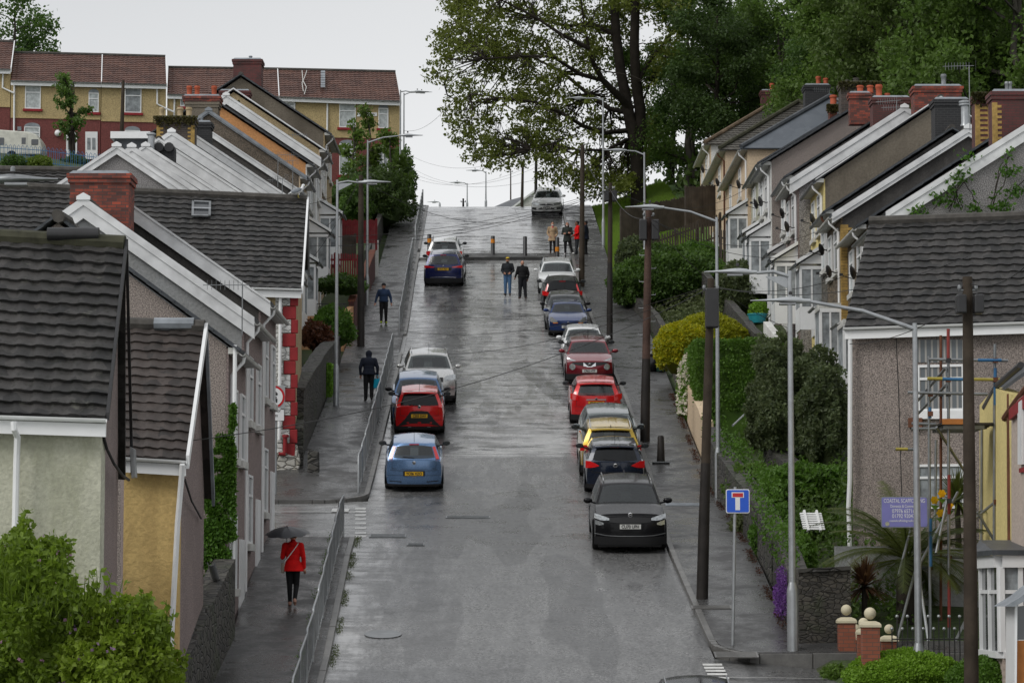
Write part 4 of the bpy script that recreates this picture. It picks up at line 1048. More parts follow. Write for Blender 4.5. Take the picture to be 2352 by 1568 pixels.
ch(11, 1747, 1817, 207, 262, 155.5, 1.0, 'brick_maroon', [(1767, 1779, 192), (1797, 1808, 194)], label='squat brick chimney behind the top roof')
ch(9, 1846, 1908, 194, 262, 129.5, 1.0, 'brick_black', [(1873, 1886, 176), (1890, 1903, 180)], label='black painted chimney with two red pots')
ch(8, 1902, 1926, 241, 280, 119.0, .6, 'brick_red', [(1905, 1923, 219)], moss=True)
ch(7, 1928, 2022, 188, 275, 114.2, .9, 'brick_dark', [(1940, 1952, 184), (1958, 1974, 180)], moss=True, potm='ridge', label='long dark mossy chimney')
ch(6, 1948, 2002, 212, 285, 109.3, .5, 'brick_red', [(1967, 1984, 197), (1990, 2007, 197)])
ch(5, 2001, 2092, 222, 290, 105.2, .9, 'brick_maroon', [(2010, 2027, 195), (2031, 2045, 215)])
ch(4, 2096, 2212, 196, 300, 100.5, .9, 'brick_red', [(2160, 2174, 171)], potm='galv_dark', label='tall red brick chimney with a metal cowl')
ch(3, 2143, 2228, 226, 330, 95.2, .9, 'brick_black', [])
h, R_ = RH_(2); p = P(2217, 283, 91); MB().lathe([(.16, -.1), (.13, 0), (.13, .55), (.2, .57), (.2, .62), (.17, .64), (.2, .66), (.2, .71), (.1, .74)], c=(p.x, 91, p.z), n=14).build('flue', M['galv'], h, smooth=40, M=R_)
ch(1, 2236, 2282, 214, 345, 86.2, .8, 'brick_maroon', [], quoin=True, moss=True)
ch(0, 2275, 2382, 208, 345, 81.0, .8, 'brick_maroon', [(2307, 2318, 188), (2315, 2325, 188)], quoin=True, potm='galv_dark', label='wide brick chimney with yellow quoins')
for i, mt_ in ((1, 'brick_yellow'), (2, 'brick_yellow'), (0, 'brick_yellow')):
 h, R_, Xe, ze = right_houses[i]; Y = UR[i][0]; xw = Xe + .35; mb = MB(); z = zr(Y) + 2
 j = 0
 while z < ze - .25:
  mb.box(xw - .06, xw + (.3 if j % 2 else .18), Y - .01, Y + .25, z, z + .085)
  z += .095; j += 1
 mb.build('quoin', M[mt_], h, M=R_)
for (i, px, py, Y, hh, ang) in ((5, 2075, 268, 103.2, .35, 3.0), (5, 2060, 262, 103.5, .5, 2.7), (1, 2228, 300, 86, 2.0, 3.0), (10, 1756, 500, 131, 1.0, 1), (9, 1914, 235, 128, .2, 0), (9, 1905, 232, 129.2, .5, 3.4), (7, 1920, 520, 112, .8, 3.0)):
 if py < 480:
  h, R_ = RH_(i); aerial(h, P(px, py, Y), R_, hh, .8, ang)
def hv(label, xl, xr, rl, rr_, el, er, Yl, Yr, wins, split, ground_py):
 A, B = P(xl, el, Yl), P(xr, er, Yr)
 o = thing('terraced_house', label, 'house', (A + B) / 2, group='yellow and maroon houses across the top of the hill');
 ux = (B - A); ux.z = 0; ux.normalize(); nr = Vector((ux.y, -ux.x, 0)); bk = -nr
 zg = min(P(xl, ground_py, Yl).z, P(xr, ground_py, Yr).z) - 2
 o.location.z = zg; R_ = rel(o)
 run = 4.2; C_, D = B + bk * run, A + bk * run
 C_ = C_ * 1.0; C_.z = P(xr, rr_, C_.y).z; D.z = P(xl, rl, D.y).z
 mb = MB(); tile_roof(mb, A, B, C_, D, .34, .30, prof=4, lift=.06, amp=.03)
 slabroof(mb, D, C_, C_ + bk * run - Vector((0, 0, 3)), D + bk * run - Vector((0, 0, 3)), .06)
 rf = mb.build('roof', M['tile_red'], o, M=R_, smooth=28)
 MB().tube([D + Vector((0, 0, .05)), C_ + Vector((0, 0, .05))], .12, 8).build('ridge_tile', M['ridge'], rf, smooth=40, M=R_)
 a, b_ = A - nr * .35 + ux * .005, B - nr * .35 - ux * .005
 z_s = P(xl + 1, split, Yl).z
 up = Vector((0, 0, 1))
 def V(p, z): return Vector((p.x, p.y, z))
 MB().prism([V(a, z_s), V(b_, z_s), V(b_, B.z), V(a, A.z)], bk * 8).build('upper_wall', M['hv_yellow'], o, M=R_)
 MB().prism([V(a, zg), V(b_, zg), V(b_, z_s), V(a, z_s)], bk * 8.01).build('lower_wall', M['hv_red'], o, M=R_)
 MB().prism([V(a, z_s) + nr * .004, V(b_, z_s) + nr * .004, V(b_, z_s + .07) + nr * .004, V(a, z_s + .07) + nr * .004], nr * .05).build('string_course', M['hv_yellow'], o, M=R_)
 MB().prism([C_ - bk * .0 - up * .45, V(b_, B.z - .15), V(b_, B.z - .15) + bk * 7.5], -ux * .2).build('gable_wall', M['hv_yellow'], o, M=R_)
 MB().prism([A - up * .02, B - up * .02, B - up * .28, A - up * .28], -nr * .06).build('fascia', M['white'], o, M=R_)
 mb = MB(); gutter(mb, A + nr * .07, B + nr * .07, .075, nr); mb.build('gutter', M['galv'], o, smooth=30, M=R_)
 mb = MB(); mb.prism([B + up * .12, C_ + up * .14, C_ - up * .14, B - up * .18], ux * .06); mb.build('verge', M['white'], rf, M=R_)
 def wp(px, py, off=0):
  r = ray(px, py); O = A - nr * (.35 - off); return r * (O.dot(nr) / r.dot(nr))
 for (x0, x1, y0, y1, kind) in wins:
  p, q = wp(x0, y1), wp(x1, y0)
  if kind == 'door':
   df = MB().prism([wp(x0, y1), wp(x1, y1), wp(x1, y0), wp(x0, y0)], nr * .06).build('door', M['white'], o, M=R_)
   w_ = (x1 - x0)
   for k0, k1 in ((.15, .42), (.56, .83)):
    MB().prism([wp(x0 + w_ * k0, y1 - 22, .065), wp(x0 + w_ * k1, y1 - 22, .065), wp(x0 + w_ * k1, y0 + 14, .065), wp(x0 + w_ * k0, y0 + 14, .065)], nr * .012).build('pane', M['curtain'], df, M=R_)
  else:
   f = window(o, (p + q) / 2, ux, (q - p).dot(ux), q.z - p.z, nr, mode='sash', curtain=True, sill=M['red_paint'] if kind != 'low' else M['white_old'], R_=R_, pane_mat=M['curtain'] if kind == 'dark' else None)
   if kind in ('up', 'dark'):
    c0 = (p + q) / 2; hw = (q - p).dot(ux) / 2
    MB().prism([V(c0 - ux * (hw + .0), q.z + .01) + nr * .004, V(c0 + ux * (hw + .0), q.z + .01) + nr * .004, V(c0 + ux * hw, q.z + .22) + nr * .004, V(c0 - ux * hw, q.z + .22) + nr * .004], nr * .04).build('lintel', M['white'], f, M=R_)
   else:
    c0 = (p + q) / 2; hw = (q - p).dot(ux) / 2
    pts = [V(c0 + ux * (hw * math.cos(t)), q.z + .01 + .26 * math.sin(t)) + nr * .004 for t in [math.pi * k / 8 for k in range(9)]]
    MB().prism(pts, nr * .05).build('arch', M['lead'], f, M=R_)
 return o, R_, wp, ux, nr, A, B, V, zg
h1 = hv('left house at the hilltop with two net curtained windows and a round wall lamp', 25, 232, 123, 128, 186, 191, 183.0, 183.8,
  [(57, 94, 197, 250, 'up'), (203, 227, 214, 258, 'arch'), (55, 92, 292, 335, 'arch'), (152, 177, 303, 366, 'door'), (196, 224, 303, 366, 'door')], 269, 380)
h2 = hv('middle house at the hilltop with flowery curtain in its upper window', 233, 382, 128, 132, 191, 195, 183.8, 184.4,
  [(286, 325, 204, 259, 'dark'), (286, 322, 300, 340, 'arch')], 277, 380)
h3 = hv('house at the hilltop right of the tall step, half hidden by red chimneys', 384, 640, 157, 161, 217, 223, 184.6, 185.4,
  [(414, 424, 224, 245, 'arch'), (640, 678, 236, 264, 'up')], 300, 420)
h4 = hv('end house at the hilltop carrying the street name plate', 641, 920, 161, 167, 223, 233, 185.4, 186.4,
  [(779, 817, 239, 293, 'up'), (869, 892, 249, 295, 'arch'), (779, 817, 331, 402, 'arch'), (868, 892, 335, 412, 'door')], 312, 450)
h0 = hv('house cut off by the left edge with its roof a step higher', -60, 24, 96, 98, 158, 160, 182.7, 183.0, [], 243, 380)
o, R_, wp, ux, nr, A, B, V, zg = h4
s_ = MB().prism([wp(820, 268, .01), wp(866, 267, .01), wp(866, 259, .01), wp(820, 260, .01)], nr * .03).build('street_name_plate', M['white'], o, M=R_)
p = wp(843, 263.5, .045)
t = text('lettering', 'HIGH VIEW', .235, M['black'], s_, R_ @ p, (math.radians(90), 0, math.atan2(ux.y, ux.x)), sx=.92)
MB().tube([wp(741, 228, .12), wp(752, 237, .08), wp(751.5, 318, .08)], .06, 8).build('downpipe', M['white'], o, smooth=40, M=R_)
def rp(px, py, hh):    # point on the right block's roof
 o_, R2, wp2, ux2, nr2, A2, B2 = hh[:7]
 bk = -nr2; n = Vector((0, 0, 1)) * 1; run = 4.2
 up_ = (P(800, 165, B2.y + 4.2) - Vector((0, 0, 0))).z - B2.z
 nn = (ux2.cross(bk * run + Vector((0, 0, up_)))).normalized()
 r = ray(px, py); return r * (A2.dot(nn) / r.dot(nn))
mb = MB(); mb.tube([rp(x, y, h4) + Vector((0, -.1, .12)) for x, y in ((694, 167), (696, 190), (704, 205), (699, 222))], .03, 5); mb.tube([rp(x, y, h4) + Vector((0, -.1, .12)) for x, y in ((705, 167), (700, 182), (694, 195), (697, 215))], .03, 5)
mb.build('cable', M['white_old'], o, M=R_)
mb = MB()
for k in range(7):
 y0 = 168 + k * 5.6; mb.slab(rp(737, y0 + 5.4, h4) + Vector((0, -.1, .14)), rp(747, y0 + 5.4, h4) + Vector((0, -.1, .14)), rp(747, y0, h4) + Vector((0, -.1, .11)), rp(737, y0, h4) + Vector((0, -.1, .11)), (0, -.02, .03))
mb.build('patch_tile', M['lead'], o, M=R_)
o, R_, wp = h1[:3]
MB().ball(wp(133, 306, .12), .22, 14, 10).build('wall_lamp', M['white'], o, smooth=60, M=R_)
MB().prism([wp(40, 300, .01), wp(49, 300, .01), wp(49, 291, .01), wp(40, 291, .01)], h1[4] * .04).build('vent', M['lead'], o, M=R_)
MB().tube([wp(38, 187, .12), wp(33, 193, .08), wp(32, 312, .08)], .06, 8).build('downpipe', M['white'], o, smooth=40, M=R_)
o, R_, wp = h2[:3]
MB().tube([wp(356, 196, .12), wp(361, 203, .08), wp(361, 239, .08), wp(380, 249, .08), wp(399, 257, .08)], .06, 8).build('downpipe', M['white'], o, smooth=40, M=R_)
o, R_, wp = h3[:3]
MB().tube([wp(389, 220, .12), wp(401, 228, .08), wp(400, 265, .08)], .06, 8).build('downpipe', M['white'], o, smooth=40, M=R_)
o, R_, wp = h0[:3]
MB().tube([wp(2, 158, .12), wp(7, 166, .08), wp(6, 202, .08), wp(32, 214, .2)], .06, 8).build('downpipe', M['white'], o, smooth=40, M=R_)
for h, R_ in left_houses:
 if '_k' in h: del h['_k']
for h in list(bpy.data.objects):
 if '_k' in h: del h['_k']
def leaf(mb, p, s, rr, up=.3, asp=.62, fold=.25):
 d = Vector((rr.uniform(-1, 1), rr.uniform(-1, 1), rr.uniform(-1, 1) - up * .3))
 if d.length < .1: d = Vector((1, 0, 0))
 d.normalize(); w = d.cross(Vector((rr.uniform(-1, 1), rr.uniform(-1, 1), rr.uniform(-1, 1))));
 if w.length < .05: w = d.orthogonal()
 w.normalize(); n = d.cross(w)
 s = s * rr.uniform(.7, 1.25); q = w * s * asp * .5
 o = len(mb.v)
 mb.v += [tuple(p), tuple(p + d * s * .45 + q + n * s * fold * .3), tuple(p + d * s), tuple(p + d * s * .45 - q + n * s * fold * .3)]
 mb.f.append((o, o + 1, o + 2)); mb.f.append((o, o + 2, o + 3)); mb.m += [mb.k, mb.k]
def clump(mb, c, r, n, s, rr, flat=1.0):
 for _ in range(n):
  v = Vector((rr.gauss(0, 1), rr.gauss(0, 1), rr.gauss(0, flat)))
  v = v.normalized() * (r * rr.random() ** .45) if v.length > 0 else v
  v.z *= flat
  leaf(mb, c + v, s, rr)
def limb(mb, a, b_, r0, r1, rr, wob=.08, n=5, k=6):
 a, b_ = Vector(a), Vector(b_); L = (b_ - a).length; pts = []
 for i in range(n + 1):
  t = i / n; o = Vector((rr.uniform(-1, 1), rr.uniform(-1, 1), rr.uniform(-.5, .5))) * wob * L * math.sin(math.pi * t)
  pts.append(a.lerp(b_, t) + o)
 mb.tube(pts, [r0 + (r1 - r0) * i / n for i in range(n + 1)], k)
 return pts
def make_tree(name, label, loc, H, W, nleaf, ls, lm, bark, seed, trunk_h=.3, group=None, lean=0, cl=70, D=None, dens=1.0, multi=1, crown_lo=None, shape='oval', gap=.35):
 rr = random.Random(seed); D = D or W; loc = Vector(loc)
 o = thing(name, label, 'tree', loc, group=group)
 tb = MB(); tips = []
 th = H * trunk_h
 for mI in range(multi):
  off = Vector((rr.uniform(-.6, .6), rr.uniform(-.6, .6), 0)) * (mI > 0) * W * .12
  base = off; top = Vector((off.x * 2 + lean * H, off.y * 2, H * .92))
  rb = H * .022 + .03
  tp = limb(tb, base - Vector((0, 0, .6)), top, rb, rb * .15, rr, .02, 9, 8)
  nb = max(7, int(H * 1.3 / multi))
  for i in range(nb):
   t = trunk_h + (1 - trunk_h) * (i + rr.random()) / nb * .95
   k = min(len(tp) - 2, int(t * (len(tp) - 1))); p = tp[k].lerp(tp[k + 1], t * (len(tp) - 1) - k)
   a = rr.uniform(0, 6.28);
   q = (t - trunk_h) / (1 - trunk_h)
   if shape == 'oval': R = math.sqrt(max(.05, 1 - (q * 1.7 - .75) ** 2))
   elif shape == 'cone': R = 1.05 - q * .85
   else: R = .55 + .6 * q if q < .7 else 1.1 - (q - .7) * 2
   e = p + Vector((math.cos(a) * W / 2 * R, math.sin(a) * D / 2 * R, H * rr.uniform(.04, .2)))
   bp = limb(tb, p, e, rb * (1 - t) * .6 + .02, .012, rr, .1, 4, 5)
   tips.append(e); tips += [bp[2], bp[3]]
   for _ in range(3):
    s0 = bp[rr.choice((2, 3))]; e2 = s0.lerp(e, .6) + Vector((rr.uniform(-1, 1), rr.uniform(-1, 1), rr.uniform(-.4, .9))) * W * .16
    limb(tb, s0, e2, .025, .008, rr, .1, 3, 4); tips.append(e2)
 tb.build('trunk', M[bark], o, smooth=60)
 cb = MB(); n_ = max(1, nleaf // (len(tips)))
 for t in tips:
  m_ = int(n_ * rr.uniform(.4, 1.6) * dens)
  clump(cb, t, W * rr.uniform(.07, .16) + .1, m_, ls, rr, .8)
 cb.build('crown', M[lm], o, normals=False)
 return o
def bush(name, label, cat, c, dims, n, ls, lm, seed=1, core=True, flowers=None, group=None, boxy=False, upb=0.0, parent=None, ragged=.12, corem=None):
 """c = base centre, dims = full x,y,z; leaves spread through the outer shell with uneven outline"""
 rr = random.Random(seed); c = Vector(c); dx, dy, dz = dims
 mb = MB()
 def surf():
  while True:
   if boxy:
    u = [rr.uniform(-1, 1) for _ in range(3)]; k = rr.randrange(3);
    u[k] = 1 if rr.random() < .5 else -1
    if k == 2: u[2] = 1
    v = Vector(u)
    v = Vector([math.copysign(abs(t) ** 1.0, t) for t in v])
   else:
    v = Vector((rr.gauss(0, 1), rr.gauss(0, 1), rr.gauss(0, 1))).normalized()
    if v.z < -.55: continue
   return v
 off = Vector((seed * 3.1, seed * 1.7, 0))
 for _ in range(n):
  v = surf()
  nn = mnoise.noise(v * 2.2 + off) * .9 + mnoise.noise(v * 5 + off) * .5
  k = 1 + nn * ragged * (1.6 if not boxy else .5) - abs(rr.gauss(0, .05 if not boxy else .03))
  p = c + Vector((v.x * dx / 2 * k, v.y * dy / 2 * k, dz / 2 + v.z * dz / 2 * k))
  leaf(mb, p, ls, rr, up=-.6 if upb else .3)
 if core:
  q = .86
  if boxy: mb.box(c.x - dx / 2 * .93, c.x + dx / 2 * .93, c.y - dy / 2 * .93, c.y + dy / 2 * .93, c.z - 1.6, c.z + dz * .95)
  else:
   rings = []
   for i in range(9):
    a = math.pi * (i / 8 - .5) * .96
    ring = []
    for j in range(14):
     t = 6.283 * j / 14; v = Vector((math.cos(a) * math.cos(t), math.cos(a) * math.sin(t), math.sin(a)))
     nn = mnoise.noise(v * 2.2 + off) * .9 + mnoise.noise(v * 5 + off) * .5
     k = (1 + nn * ragged * 1.6) * q
     ring.append(c + Vector((v.x * dx / 2 * k, v.y * dy / 2 * k, dz / 2 + v.z * dz / 2 * k)))
    rings.append(ring)
   mb.loft(rings)
 mats = [M[lm]]
 o = mb.build(name, mats, parent, normals=False)
 if parent is None: tag(o, label, cat, group)
 if flowers:
  fm, cnt, fs, zone = flowers; fb = MB()
  for _ in range(cnt):
   v = surf(); v.y = -abs(v.y)
   if zone and not zone(v): continue
   p = c + Vector((v.x * dx / 2 * 1.03, v.y * dy / 2 * 1.03, dz / 2 + v.z * dz / 2 * 1.03))
   for _ in range(3): leaf(fb, p + Vector((rr.uniform(-.04, .04),) * 3), fs, rr, asp=1)
  if fb.v: fb.build('blossom', M[fm], o, normals=False)
 return o
def big_tree():
 rr = random.Random(5); Yb = 166.0
 base = P(1463, 470, Yb)
 o = thing('plane_tree', 'huge twin stemmed tree spreading over the road at the hilltop', 'tree', (base.x, Yb, zt(base.x, Yb))); R_ = rel(o)
 tb = MB(); stems = []
 def pl(pts, r, k=8, dys=None):
  w = [P(x, y, Yb + (dys[i] if dys else 0)) for i, (x, y) in enumerate(pts)]
  tb.tube(w, r, k); return w
 pl([(1466, 560), (1467, 470), (1466, 400), (1462, 340), (1450, 280)], [.7, .5, .44, .42, .38], 10)
 m1 = pl([(1452, 300), (1440, 240), (1425, 160), (1415, 80), (1410, 0), (1400, -120), (1392, -260)], [.36, .33, .3, .28, .25, .18, .05], 8, [0, 0, .5, 1, 1.5, 2, 2])
 m2 = pl([(1472, 330), (1470, 250), (1460, 180), (1457, 100), (1460, 0), (1468, -120), (1480, -250)], [.36, .33, .3, .28, .25, .18, .05], 8, [0, 0, -.5, -1, -1, -1.5, -2])
 br = [([(1450, 250), (1415, 215), (1385, 185), (1365, 150), (1352, 110), (1342, 60), (1330, -40)], .34, [0, -1, -2, -3, -4, -4, -5]),
   ([(1446, 260), (1400, 250), (1350, 215), (1290, 165), (1220, 130), (1150, 110)], .26, [0, 1, 2, 3, 3, 4]),
   ([(1440, 300), (1390, 305), (1340, 290), (1290, 260), (1230, 235), (1150, 225), (1080, 215)], .24, [0, -1, -2, -3, -4, -5, -6]),
   ([(1385, 185), (1330, 170), (1270, 130), (1200, 130), (1110, 135), (1020, 190)], .2, [-2, -3, -4, -5, -5, -6]),
   ([(1415, 80), (1360, 55), (1300, 60), (1220, 40), (1150, 20), (1060, 30)], .22, [1, 2, 3, 3, 4, 4]),
   ([(1350, 110), (1290, 80), (1230, 40), (1150, 0), (1100, -50)], .18, [-4, -5, -5, -6, -6]),
   ([(1462, 190), (1500, 130), (1540, 80), (1590, 40), (1640, 20)], .2, [-.5, 0, 1, 2, 3]),
   ([(1468, 250), (1500, 180), (1530, 140)], .12, [0, 0, 0]),
   ([(1440, 320), (1395, 345), (1330, 345), (1270, 330), (1215, 345)], .16, [0, -1, -2, -3, -3]),
   ([(1405, 0), (1340, -60), (1280, -120), (1200, -170)], .2, [2, 3, 4, 5]),
   ([(1460, 0), (1520, -60), (1560, -140)], .2, [-1, -2, -3])]
 limbs = [m1[3:], m2[3:]]
 for pts, r, dys in br:
  n = len(pts); limbs.append(pl(pts, [r * .72 * (1 - .85 * i / (n - 1)) for i in range(n)], 6, dys))
 poly = [(1025, -160), (1015, 15), (1040, 45), (985, 72), (992, 100), (1005, 120), (972, 170), (978, 195), (1015, 215), (1000, 250), (1010, 262), (1035, 285), (1028, 322), (1068, 330), (1060, 362), (1085, 372), (1122, 350), (1118, 385), (1150, 398), (1185, 382), (1215, 388), (1228, 415), (1262, 425), (1300, 425), (1345, 452), (1420, 460), (1480, 410), (1500, 300), (1500, 230), (1545, 130), (1590, 60), (1600, -40), (1560, -160)]
 def inside(x, y):
  c = False; j = len(poly) - 1
  for i in range(len(poly)):
   (xi, yi), (xj, yj) = poly[i], poly[j]
   if (yi > y) != (yj > y) and x < (xj - xi) * (y - yi) / (yj - yi) + xi: c = not c
   j = i
  return c
 cb = MB(); n = 0; tips = []
 while n < 2700:
  x, y = rr.uniform(960, 1610), rr.uniform(-150, 465)
  if not inside(x, y): continue
  d = rr.gauss(0, 3.6)
  p = P(x, y, Yb + d)
  g = mnoise.noise(Vector((p.x * .42, p.y * .25, p.z * .42))) + .45 * mnoise.noise(Vector((p.x * 1.3, p.y * .5, p.z * 1.3 + 9)))
  thr = .0 if x < 1300 else .03
  if 1370 < x < 1500 and 20 < y < 400:
   thr = .16; p = P(x, y, Yb + 1.2 + abs(d))
  if y > 390 and x > 1290: thr = -.4
  if g < thr and rr.random() < .93: continue
  n += 1; tips.append(p)
  clump(cb, p, rr.uniform(.25, .65), int(rr.uniform(10, 30)), .21, rr, .8)
 allp = [q for l in limbs for q in l]
 for p in tips[::4]:
  q = min(allp, key=lambda t: (t - p).length_squared)
  if (q - p).length < 7: limb(tb, q, p, .05, .012, rr, .12, 4, 4);
 tb.build('trunk', M['bark'], o, smooth=60, M=R_)
 cb.build('crown', M['leaf_plane'], o, normals=False, M=R_)
big_tree()
protos = []
vsp = [('leaf_dark', 'bark', 15, 8, .32, 'oval', 1), ('leaf_mid', 'bark_grey', 13, 8.5, .30, 'oval', 2), ('leaf_dark', 'bark_grey', 17, 7.5, .3, 'vase', 1), ('leaf_mid', 'bark', 11, 7, .28, 'cone', 1)]
TW = 'trees of the wood behind the right terrace'
wood = [ # px of trunk, base Y, variant, scale, label
 (1545, 178, 3, .8, 'rounded green tree just right of the huge twin stemmed tree'),
 (1590, 166, 1, .9, 'mid green tree over the wooden fence corner'),
 (1650, 160, 0, .8, 'dark tree behind the topmost roof of the right terrace'),
 (1690, 186, 1, .85, 'tall light green tree with pale trunk left of the bare branches'),
 (1730, 168, 3, .9, 'dense tree behind the squat brick chimney'),
 (1775, 190, 2, .68, 'tall dark trunked tree beside the patch of bright sky'),
 (1800, 160, 1, .85, 'leafy tree above the hipped slate roof'),
 (1850, 172, 0, .85, 'dark tree behind the black chimney with two red pots'),
 (1880, 150, 3, .85, 'bushy bright green tree above the black chimney'),
 (1935, 166, 1, .85, 'broad bright green tree above the red pots'),
 (1985, 145, 1, .95, 'large rounded tree over the middle of the right terrace'),
 (2040, 150, 3, 1.3, 'tall layered tree behind the middle chimneys'),
 (2080, 135, 0, 1.05, 'dark tree behind the aerials of the right terrace'),
 (2120, 158, 2, 1.2, 'tall dark tree rising behind the red chimney'),
 (2160, 128, 0, 1.0, 'shady tree right behind the metal cowl'),
 (2200, 150, 2, 1.2, 'slender grey trunked tree high on the wooded slope'),
 (2240, 120, 3, 1.2, 'green tree behind the yellow quoined chimney'),
 (2290, 140, 0, 1.2, 'dense dark tree near the right edge of the wood'),
 (2330, 118, 1, 1.15, 'mid green tree cut by the right edge'),
 (2370, 135, 2, 1.2, 'dark tree at the far right edge'),
 (2270, 175, 2, 1.3, 'far dark tree high above the right chimneys'),
]
rr = random.Random(3)
for i, (px, Y, v, sc, lab) in enumerate(wood):
 x = (px - 1176) / 6533 * Y * 1.0
 x = (px - 1176) / scl(Y, 25); z = zt(x, Y)
 if v not in [q[0] for q in protos]:
  lm, bk, H, W, ls, sh, mu = vsp[v]
  o = make_tree('woodland_tree', lab, (x, Y, z - .3), H, W, 26000, ls * .72, lm, bk, 20 + v, .18, TW, shape=sh, multi=mu)
  o.scale = (sc, sc, sc); protos.append((v, o))
 else:
  o = dup([q[1] for q in protos if q[0] == v][0], (x, Y, z - .3), (0, 0, rr.uniform(0, 6)), lab)
  o.scale = (sc * rr.uniform(.9, 1.1), sc * rr.uniform(.9, 1.1), sc)
for (px, Y, sc, lab, sd) in ((1760, 182, 1, 'nearly bare tree with many upright branches against the sky', 41), (1975, 178, 1.0, 'thin leaved tree with fine bare twigs above the green crowns', 42)):
 x = (px - 1176) / scl(Y, 25)
 make_tree('bare_tree', lab, (x, Y, zt(x, Y)), 20, 8, 2600, .22, 'leaf_lime', 'bark_grey', sd, .25, TW, shape='vase', multi=3)
def undergrowth():
 mb = MB(); rr = random.Random(8)
 for _ in range(26000):
  Y = rr.uniform(112, 200); X = rr.uniform(14, 60) if Y < 150 else rr.uniform(9.5, 60)
  px = 1176 + X * scl(Y, 25)
  if px > 2420 or (X < 19 and Y < 158): continue
  leaf(mb, Vector((X, Y, zt(X, Y) + rr.random() ** 1.5 * 2.6)), .5, rr)
 tag(mb.build('undergrowth', M['leaf_dark'], normals=False), kind='stuff')
undergrowth()
o = make_tree('maple_tree', 'round dark tree above the roofs at the top left corner', (P(30, 200, 196).x, 196, 29), 12.5, 8.5, 9000, .3, 'leaf_mid', 'bark', 51, .2)
def young(px, py, Y, H, W, n, lab, lm, sd, multi=1, shape='cone'):
 p = P(px, py, Y); make_tree('young_maple', lab, p, H, W, n, .26, lm, 'bark_grey', sd, .22, 'young maples beside the upper left pavement', multi=multi, shape=shape, cl=30)
young(848, 470, 166, 5.6, 2.0, 900, 'tallest young maple with bright top leaves in front of the street name plate', 'leaf_lime', 61)
young(812, 480, 163, 5.2, 2.0, 800, 'slim young maple nearest the houses left of the lamp arm', 'leaf_mid', 62)
young(895, 470, 168, 4.6, 2.6, 1300, 'dark leaved young maple leaning over the upper pavement', 'leaf_mid', 63)
p = P(167, 375, 176)
make_tree('maple_tree', 'upright young tree in front of the yellow and maroon house doors', p, 5.6, 2.1, 1500, .26, 'leaf_mid', 'bark', 64, .3, multi=2, cl=30)
def gb(name, lab, cat, px, pyb, Y, w, h, d, n, ls, lm, seed, **k):   # bush given by the px of its foot
 p = P(px, pyb, Y); s = scl(Y, p.z)
 return bush(name, lab, cat, (p.x, Y + d / 2, p.z), (w / s, d, h / s), n, ls, lm, seed, **k)
gb('shrub', 'dark evergreen mass below the young maples', 'shrub', 862, 520, 158, 145, 140, 5, 6500, .2, 'leaf_dark', 71, ragged=.4)
gb('shrub', 'dark shrub under the lamp head beside the red fence', 'shrub', 800, 520, 155, 100, 115, 4, 3800, .2, 'leaf_mid', 72, ragged=.4)
gb('shrub', 'green shrub at the crest against the white sky', 'shrub', 918, 475, 172, 58, 140, 4, 3500, .2, 'leaf_mid', 73, ragged=.4)
gb('laurel_shrub', 'huge dark evergreen shrub beside the upper right pavement', 'shrub', 1562, 722, 124, 300, 175, 7, 22000, .17, 'leaf_mid', 80, flowers=('flower_yellow', 40, .16, lambda v: v.x > .1 and v.z > .1 and v.z < .45 and v.x < .5))
gb('shrub', 'lighter shrub above the huge evergreen by the picket fence', 'shrub', 1610, 640, 131, 130, 95, 4, 6000, .16, 'leaf_hedge', 81)
gb('shrub', 'brownish shrub leaning on the timber fence', 'shrub', 1465, 630, 134, 90, 95, 3, 4000, .16, 'leaf_holly', 82)
gb('shrub', 'dark bramble below the gabled porches', 'shrub', 1715, 735, 112, 130, 150, 4, 6000, .17, 'leaf_holly', 83)
gb('hedge', 'rounded golden and green privet hedge beside the pavement', 'hedge', 1640, 850, 100.5, 190, 142, 4, 17000, .12, 'leaf_gold', 84, ragged=.06)
gb('hedge', 'golden side of the privet hedge facing the pavement', 'hedge', 1572, 862, 99.0, 128, 130, 3, 12000, .12, 'leaf_yellow', 85, ragged=.08)
gb('hedge', 'tall clipped dark green hedge behind the telegraph pole', 'hedge', 1705, 945, 90, 212, 168, 5, 24000, .10, 'leaf_hedge', 86, boxy=True, ragged=.12)
gb('holly_tree', 'big dark holly with pale tipped leaves in front of the pebbledash house', 'tree', 1838, 1075, 79, 200, 300, 4, 26000, .13, 'leaf_holly', 87, ragged=.34)
gb('shrub', 'second holly stem leaning against the pebbledash wall', 'shrub', 1895, 1090, 77, 95, 250, 2.5, 9000, .13, 'leaf_holly', 187, ragged=.4)
gb('shrub', 'bright green leafy shrubs above the lower stone wall', 'shrub', 1850, 1178, 74, 190, 115, 3, 9000, .15, 'leaf_hedge', 88, ragged=.2)
gb('shrub', 'blue green shrub over the wall beside the green cabinet', 'shrub', 1745, 1200, 75.5, 130, 140, 3, 8000, .14, 'leaf_mid', 89, ragged=.2)
gb('shrub', 'light green creeper hanging over the stone wall behind the lamp post', 'shrub', 1790, 1330, 69, 100, 170, 2.2, 6500, .11, 'leaf_hedge', 90, ragged=.2)
gb('aubrieta', 'bright purple flowers trailing down the stone wall', 'flowers', 1808, 1432, 61.6, 30, 112, 1.6, 2200, .06, 'flower_purple', 91, ragged=.6, core=False)
gb('daisy_bush', 'white flowered bush spilling over the pavement wall', 'flowers', 1588, 985, 93, 55, 175, 1.6, 3500, .11, 'leaf_bright', 92, flowers=('flower_white', 420, .10, None))
gb('hedge', 'low trimmed hedge across the bottom right corner', 'hedge', 2100, 1630, 55.5, 280, 135, 2.6, 26000, .065, 'leaf_bright', 93, ragged=.07)
